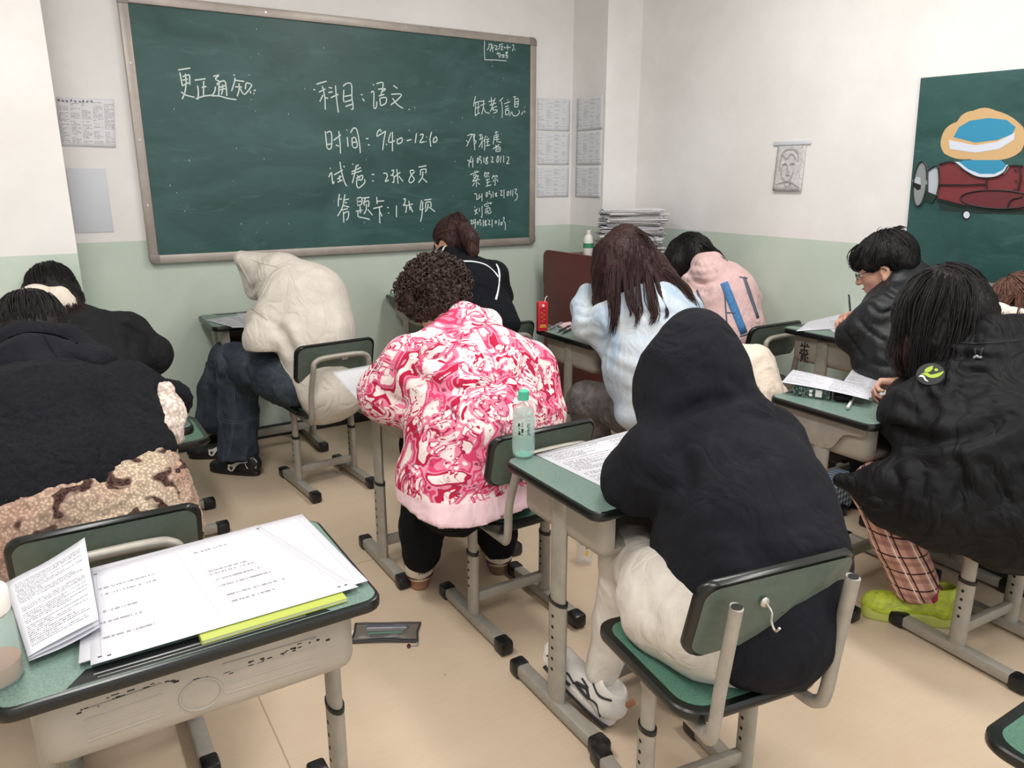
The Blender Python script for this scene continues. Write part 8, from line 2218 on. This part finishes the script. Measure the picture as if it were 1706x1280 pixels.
def pencil_case():
    c = A(*(0.8316, 2.1556, 0.0000))
    ax = unit(A(*(0.9246, 2.0814, 0.0000)) - A(*(0.7252, 2.1969, 0.0000)))
    t = thing('pencil_case', 'grey see-through zip pencil case lying on the floor', 'pencil case', (float(c[0]), float(c[1]), 0), math.atan2(ax[1], ax[0]))
    L_, W_ = .225, .115
    V, F = [], []
    n, m = 18, 10
    top = []
    for j in range(m + 1):
        for i in range(n + 1):
            u, v = i / n, j / m
            e = min(u, 1 - u, v, 1 - v)
            hh = .004 + .017 * min(1, e * 6) ** .6 + .002 * math.sin(u * 11) * min(1, e * 5)
            pinch = 1 - .06 * math.sin(PI * v)
            V.append(((u - .5) * L_ * pinch, (v - .5) * W_ * (1 - .05 * math.sin(PI * u)), hh))
    nb = len(V)
    for j in range(m + 1):
        for i in range(n + 1):
            x, y, z = V[j * (n + 1) + i]
            V.append((x, y, .001))
    for j in range(m):
        for i in range(n):
            a = j * (n + 1) + i
            F.append((a, a + 1, a + n + 2, a + n + 1))
            F.append((nb + a, nb + a + n + 1, nb + a + n + 2, nb + a + 1))
    for i in range(n):
        F += [(i, nb + i, nb + i + 1, i + 1), (m * (n + 1) + i, m * (n + 1) + i + 1, nb + m * (n + 1) + i + 1, nb + m * (n + 1) + i)]
    for j in range(m):
        a, b = j * (n + 1), (j + 1) * (n + 1)
        F += [(a, b, nb + b, nb + a), (a + n, nb + a + n, nb + b + n, b + n)]
    MB().add(V, F).build('pouch', 'pouch_film', t)
    e = MB()
    e.tube([(-L_ / 2, -W_ / 2 + .004, .006), (0, -W_ / 2 + .008, .012), (L_ / 2, -W_ / 2 + .004, .006)], .0045, 8, sq=(1, 1.6))
    e.tube([(-L_ / 2, W_ / 2, .004), (L_ / 2, W_ / 2, .004)], .003, 8)
    e.tube([(-L_ / 2, -W_ / 2, .004), (-L_ / 2 + .006, 0, .006), (-L_ / 2, W_ / 2, .004)], .003, 8)
    e.tube([(L_ / 2, -W_ / 2, .004), (L_ / 2 - .006, 0, .006), (L_ / 2, W_ / 2, .004)], .003, 8)
    z = e.build('zip_band', 'pouch_trim', t)
    p = MB()
    p.tube(smooth_path([(L_ / 2 - .004, -W_ / 2 + .004, .006), (L_ / 2 + .002, -W_ / 2 - .016, .004), (L_ / 2 - .02, -W_ / 2 - .018, .003)], 5), .0022, 6)
    p.build('pull_cord', 'pen_grey', z)
    MB().sphere((L_ / 2 - .027, -W_ / 2 - .022, .005), .009, 10, (.7, 1.2, .45)).build('pull_charm', 'tag_red', z)
    MB().box((-L_ / 2 - .004, 0, .005), (.012, .03, .001), .0004).build('side_tag', 'print_white', t)
    M = Matrix.Translation(t.location) @ Matrix.Rotation(t.rotation_euler.z, 4, 'Z')
    for i, (y0, y1, m_, r, nm) in enumerate(((.034, .030, 'pen_blue', .0048, 'blue pen along the back edge'), (.018, .02, 'pen_white', .005, 'white pen in the middle'), (.004, .008, 'pen_grey', .0045, 'grey pencil across the middle'), (-.012, -.006, 'cap_green', .004, 'green pen near the zip'), (-.022, -.028, 'pen_dark', .0048, 'black pen beside the zip'))):
        pen('%s inside the grey pencil case on the floor' % nm, M @ Vector((-.085 + .006 * i, y0, .0085)), M @ Vector((.075 - .006 * i, y1, .0085)), m_, r, None, 'pens in the pencil case')


def drink_box():
    # dark green patterned drink carton lying on the puffer girl's desk
    a = A(*(2.2743, 1.6989, 0.7300))
    t = thing('drink_carton', 'dark green patterned drink carton lying under the raised exam paper', 'carton', (float(a[0]) + .05, float(a[1]) - .02, .7305), R(-62))
    w, d, h = .125, .05, .04
    o = MB().box((0, 0, h / 2), (w, d, h), .002).build('carton_body', 'carton_print', t)
    p = MB()
    p.box((.025, -d / 2 - .0005, h / 2), (.022, .0008, .026))
    p.tube([(-.002, -d / 2 - .0002, .026), (-.002, -d / 2 - .001, .026)], .006, 12)
    p.tube([(-.002, -d / 2 - .0002, .012), (-.002, -d / 2 - .001, .012)], .006, 12)
    p.build('label_panel', 'print_white', o, smooth=False)


def small_things():
    water_bottle()
    coffee_cup()
    glass_jar()
    juice_carton()
    pencil_case()
    drink_box()
    # near desk: yellow book, answer sheets, booklet
    b = book(.262, .19, .008, 'book_yellow', 'workbook')
    tag(b, 'thin yellow workbook under the answer sheets on the near desk', 'book')
    p0, p1 = A(*(0.1555, 1.2613, 0.7210)), A(*(0.4026, 1.2627, 0.7210))
    b.rotation_euler = (0, 0, math.atan2(p1[1] - p0[1], p1[0] - p0[0]))
    ang = b.rotation_euler.z
    c = (p0 + p1) / 2 + A(-math.sin(ang), math.cos(ang), 0) * .087
    b.location = (c[0], c[1], .7216)
    sheet('answer_sheet', [(-0.0071, 1.6365, 0.7305), (0.4480, 1.6653, 0.7305), (0.4667, 1.2925, 0.7305), (-0.0345, 1.2920, 0.7305)], 'paper_answer', 'lower of two answer sheets on the near desk, showing at the edges', 'paper', 'answer sheets on the near desk', lift=.0)
    o = sheet('answer_sheet', [(0.0015, 1.6155, 0.7325), (0.3444, 1.6567, 0.7325), (0.4412, 1.2775, 0.7325), (-0.0181, 1.2729, 0.7325)], 'paper_answer', 'upper answer sheet with ruled lines on the near desk', 'paper', 'answer sheets on the near desk')
    mk = MB()
    for u, v in ((.03, .05), (.06, .04), (.97, .05), (.94, .05), (.03, .95), (.97, .95)):
        fl, fr_, nr, nl = [A(*q) for q in ((0.0015, 1.6155, 0.7325), (0.3444, 1.6567, 0.7325), (0.4412, 1.2775, 0.7325), (-0.0181, 1.2729, 0.7325))]
        p = (nl * (1 - u) + nr * u) * (1 - v) + (fl * (1 - u) + fr_ * u) * v - (fl + fr_ + nr + nl) / 4
        mk.box((p[0], p[1], .0006), (.006, .003, .0004))
    mk.build('register_mark', 'ink_black', o, smooth=False)
    t = thing('exam_booklet', 'folded exam booklet with raised pages on the left of the near desk', 'booklet', tuple(float(q) for q in (-0.0543, 1.4796, 0.7330)))
    for k in range(3):
        dz = .004 * k
        sheet('page', [(-0.1397, 1.6346, 0.7340), (0.0031, 1.6908, 0.7340), (0.0036, 1.3640, 0.7340), (-0.1034, 1.3364, 0.7340)], 'paper_page', parent=t, lift=dz,
              curl=lambda u, v, k=k: .022 * max(0, (u - .35) / .65) ** 1.6 * (1 + .3 * k) * (.55 + .45 * v) + .012 * math.sin(PI * u) * k * .4)
    # middle desk
    sheet('exam_paper', [(1.1523, 1.7261, 0.7212), (1.6245, 1.7592, 0.7212), (1.5516, 1.3046, 0.7212), (1.1723, 1.3780, 0.7212)], 'paper_exam', 'printed exam paper under the arms of the black hoodie', 'paper')
    sheet('exam_paper', [(1.1897, 2.9482, 0.7410), (0.9466, 2.9054, 0.7410), (0.8914, 2.4587, 0.7410), (1.1155, 2.4849, 0.7410)], 'paper_plain', 'white exam paper at the left end of the desk under the pink hoodie', 'paper')
    sheet('exam_paper', [(0.8994, 4.3432, 0.7715), (1.0653, 4.2860, 0.7715), (0.9225, 3.8562, 0.7715), (0.7803, 3.9258, 0.7715)], 'paper_exam', 'exam paper beside the sleeve of the cream hoodie', 'paper')
    sheet('exam_paper', [(0.7058, 4.2162, 0.7730), (0.9084, 4.2828, 0.7730), (0.9206, 3.9433, 0.7730), (0.7848, 3.9325, 0.7730)], 'paper_exam', 'exam paper at the desk corner left of the cream hoodie', 'paper', sag=.004)
    sheet('exam_paper', [(1.8229, 4.3228, 0.8010), (2.2221, 4.2538, 0.8010), (2.0412, 3.8358, 0.8010), (1.7974, 3.9617, 0.8010)], 'paper_exam', 'exam paper under the arms of the person with the ponytail', 'paper')
    sheet('pink_note', [(2.2762, 3.2381, 0.7512), (2.3843, 3.2523, 0.7512), (2.3052, 3.0655, 0.7512), (2.2437, 3.0850, 0.7512)], 'paper_pink', 'small pink paper beside the sleeve of the pale blue hoodie', 'paper')
    for i, (p, q, m_, nm) in enumerate((((2.1608, 3.1262, 0.7560), (2.3108, 3.2269, 0.7560), 'pen_grey', 'grey pen nearest the red drink carton'), ((2.2067, 3.2317, 0.7560), (2.2128, 3.1314, 0.7560), 'clear_plastic', 'clear plastic pen beside the red drink carton'), ((2.1499, 3.0418, 0.7560), (2.2991, 3.1354, 0.7560), 'pen_dark', 'black pen nearest the pale blue sleeve'), ((2.1415, 2.9939, 0.7560), (2.2567, 3.0667, 0.7560), 'pen_dark', 'short black pen at the desk edge by the pale blue sleeve'))):
        pen(nm, p, q, m_, .0055, None, 'pens beside the red carton')
    # puffer girl's desk
    sheet('exam_paper', [(2.8021, 1.8472, 0.7312), (2.8614, 1.6946, 0.7312), (2.5049, 1.4972, 0.7312), (2.4338, 1.6604, 0.7312)], 'paper_exam', 'exam paper being written on by the person in the puffer coat', 'paper', lift=.001)
    sheet('exam_paper', [(2.4454, 1.8642, 0.7750), (2.4531, 1.5318, 0.7750), (2.3602, 1.4818, 0.7620), (2.2533, 1.7613, 0.7750)], 'paper_exam', 'exam paper propped up on the dark green drink carton', 'paper', curl=lambda u, v: .004 * math.sin(PI * u))
    pen('white pen lying beside the dark green drink carton', (2.2722, 1.5001, 0.7370), (2.4066, 1.5706, 0.7370), 'pen_white', .0055)
    pch = MB()
    pch.box((0, 0, .014), (.16, .06, .026), .01)
    c = A(*(2.3809, 1.6146, 0.7300))
    tag(pch.build('pen_pouch', 'puffer_black', loc=(float(c[0]) + .03, float(c[1]), .7305)), 'black soft pen pouch beside the dark green drink carton', 'pouch').rotation_euler = (0, 0, R(35))
    # boy's desk
    sheet('exam_paper', [(3.2255, 2.3453, 0.8212), (3.6771, 2.4389, 0.8212), (3.3244, 2.0649, 0.8212), (2.9156, 1.9816, 0.8212)], 'paper_answer', 'exam paper under the hand holding the pencil', 'paper')
    sheet('exam_paper', [(3.1409, 2.3328, 0.8225), (3.4933, 2.3918, 0.8225), (3.2464, 2.1054, 0.8225), (2.8904, 2.2079, 0.8225)], 'paper_answer', 'exam paper at the left edge of the desk by the right wall', 'paper')
    pen('dark green pencil held upright by the person with glasses', (3.0965, 2.0836, 0.9021), (3.1197, 2.1196, 0.9831), 'carton_dark', .0045)
    pen('patterned pen held by the person in the puffer coat', (2.4972, 1.4335, 0.8348), (2.5062, 1.4288, 0.9133), 'pen_grey', .0048)
    # sticker with writing on the side of the boy's desk
    # bags and coat
    bp = blob_thing('bag', 'small pink bag on the seat of the chair by the right wall', 'bag', [ell((3.10, 2.64, .505), (.10, .08, .055), None, .03), ell((3.16, 2.66, .50), (.08, .07, .05), None, .03)], .008, 'bag_pink', dict(amp=.008, scale=.06, seed=141))
    coat = blob_thing('coat', 'cream coat with fleece lining draped over a chair back', 'coat',
                      [cone((2.4325, 2.1746, 0.7390), .085, (2.4909, 2.1116, 0.7315), .085, .05), cone((2.4892, 2.1088, 0.7193), .085, (2.4798, 2.0116, 0.6262), .085, .05), cone((2.4176, 2.0882, 0.6688), .11, (2.4171, 1.9825, 0.5664), .09, .05), cone((2.4780, 2.0088, 0.6142), .07, (2.4734, 1.9476, 0.5664), .035, .04), cone((2.3551, 2.2187, 0.7267), .08, (2.4052, 2.1413, 0.6583), .1, .05)],
                      .008, 'cream_coat', [dict(amp=.016, scale=.09, seed=142)])
    V, F = o_bvh['coat']
    blob('fleece_lining', [cone((2.3582, 2.0781, 0.7508), .022, (2.3531, 1.9846, 0.6772), .03, .02), cone((2.3531, 1.9846, 0.6772), .03, (2.3613, 1.9048, 0.5965), .028, .02)], .006, 'sherpa_cream', coat, dict(amp=.012, scale=.014, seed=143, ridged=False))
    t = thing('tote_bag', 'blue and white checked bag on the floor beside the desk by the right wall', 'bag', (2.99, 2.0, 0), R(8))
    MB().box((0, 0, .085), (.24, .12, .17), .025, seg=3).build('bag_body', 'checked_cloth', t)
    MB().box((0, 0, .006), (.235, .115, .012), .004).build('bag_base', 'pen_dark', t)


def blob_thing(name, label, cat, prims, h, mat, fold=None):
    V, F = SDF(prims, h).mesh()
    if fold:
        for fd in (fold if isinstance(fold, list) else [fold]):
            V = folds(V, vnormals(V, F), **fd)
    c = A((V[:, 0].min() + V[:, 0].max()) / 2, (V[:, 1].min() + V[:, 1].max()) / 2, V[:, 2].min())
    o = mesh_obj(name, V - c, F, mat)
    o.location = c
    o_bvh[name] = (V, F)
    return tag(o, label, cat)


def furniture():
    desk('school desk at the lower left strewn with answer sheets', -.16, .478, 1.235, 1.655, .72, flip=True, scuff=True)
    desk('school desk hidden under the person in black fleece at the left', -.25, .35, 2.46, 2.88, .74)
    desk('school desk by the wall pillar under the person with the cream hood', -.50, .06, 3.36, 3.78, .75)
    desk('school desk in front of the person in the cream hoodie', .70, 1.28, 3.99, 4.395, .77)
    desk('school desk under the arms of the pink camouflage hoodie', .955, 1.555, 2.385, 2.805, .74)
    desk('school desk in the middle holding the water bottle', 1.05, 1.65, 1.31, 1.75, .72, bar=.05)
    desk('school desk in front of the person with the ponytail', 1.795, 2.395, 3.985, 4.40, .80)
    desk('school desk holding the red drink carton', 2.115, 2.70, 2.72, 3.20, .75)
    desk('school desk in front of the pink hoodie beside the maroon desk', 2.83, 3.42, 3.10, 3.50, .75)
    t = desk('school desk by the right wall with black writing on its side', 2.925, 3.485, 1.92, 2.32, .82)
    o = MB()
    def st(pts, r=.0026):
        o.tube([(-.2315 - .0016, a, b) for a, b in pts], r, 5)
    # two hand-drawn black characters on the tray side
    y0, z0 = .12, .765
    for pts in ([(.0, 0), (-.05, .004)], [(-.025, .02), (-.025, -.035)], [(-.004, -.018), (-.046, -.015)], [(-.008, .014), (-.012, .002)], [(-.04, .016), (-.036, .004)], [(-.0, -.036), (-.05, -.033)], [(-.014, -.022), (-.002, -.034)], [(-.036, -.02), (-.048, -.032)]):
        st([(y0 + a, z0 - .025 + b) for a, b in pts])
    for pts in ([(-.014, -.05), (-.036, -.048), (-.036, -.068), (-.014, -.068), (-.014, -.05)], [(-.014, -.059), (-.036, -.058)], [(-.014, -.068), (-.012, -.082)], [(-.036, -.068), (-.038, -.082)], [(-.046, -.052), (-.048, -.062)], [(-.046, -.07), (-.052, -.082)]):
        st([(y0 + a, z0 - .018 + b) for a, b in pts])
    tray = [c for c in t.children if c.name.startswith('book_tray')][0]
    o.build('drawn_writing', 'ink_black', tray)
    desk('school desk under the arm of the person in the puffer coat', 2.20, 2.80, 1.355, 1.775, .73, bracket=True)
    desk('school desk at the far right behind the puffer coat', 2.86, 3.44, 1.16, 1.56, .75)
    chair('school chair under the person in black fleece', .05, 2.0, 0)
    chair('school chair under the person with the cream hood by the wall pillar', .06, 2.98, 0)
    chair('empty school chair turned sideways left of the dark jeans', .325, 3.39, -90)
    chair('school chair under the person in the cream hoodie', 1.10, 3.56, 5, 'label')
    chair('school chair under the person in the pink camouflage hoodie', 1.265, 2.055, 0, ztop=.745)
    chair('school chair with two open tube ends in the middle foreground', 1.195, 1.075, -9, 'open')
    chair('school chair under the person with the ponytail', 1.95, 3.45, 0, ztop=.78)
    chair('school chair draped with the cream coat', 2.42, 2.36, 0)
    chair('school chair holding the small pink bag', 3.22, 2.79, 0)
    chair('school chair under the person with glasses by the right wall', 3.12, 1.60, 0)
    chair('school chair under the person in the puffer coat', 2.50, 1.06, -3)
    chair('school chair under the person with brown hair at the right edge', 3.05, .80, 0)
    chair('empty school chair with only its corner showing at the lower right', 1.625, .40, 0)


room()
chalkboard()
wall_papers()
mural()
podium()
furniture()
white_hoodie()
pink_camo()
black_hoodie()
fleece_girl()
grey_jacket_girl()
ponytail_girl()
blue_hoodie()
pink_hoodie()
boy()
puffer_girl()
brown_hair_person()
small_things()
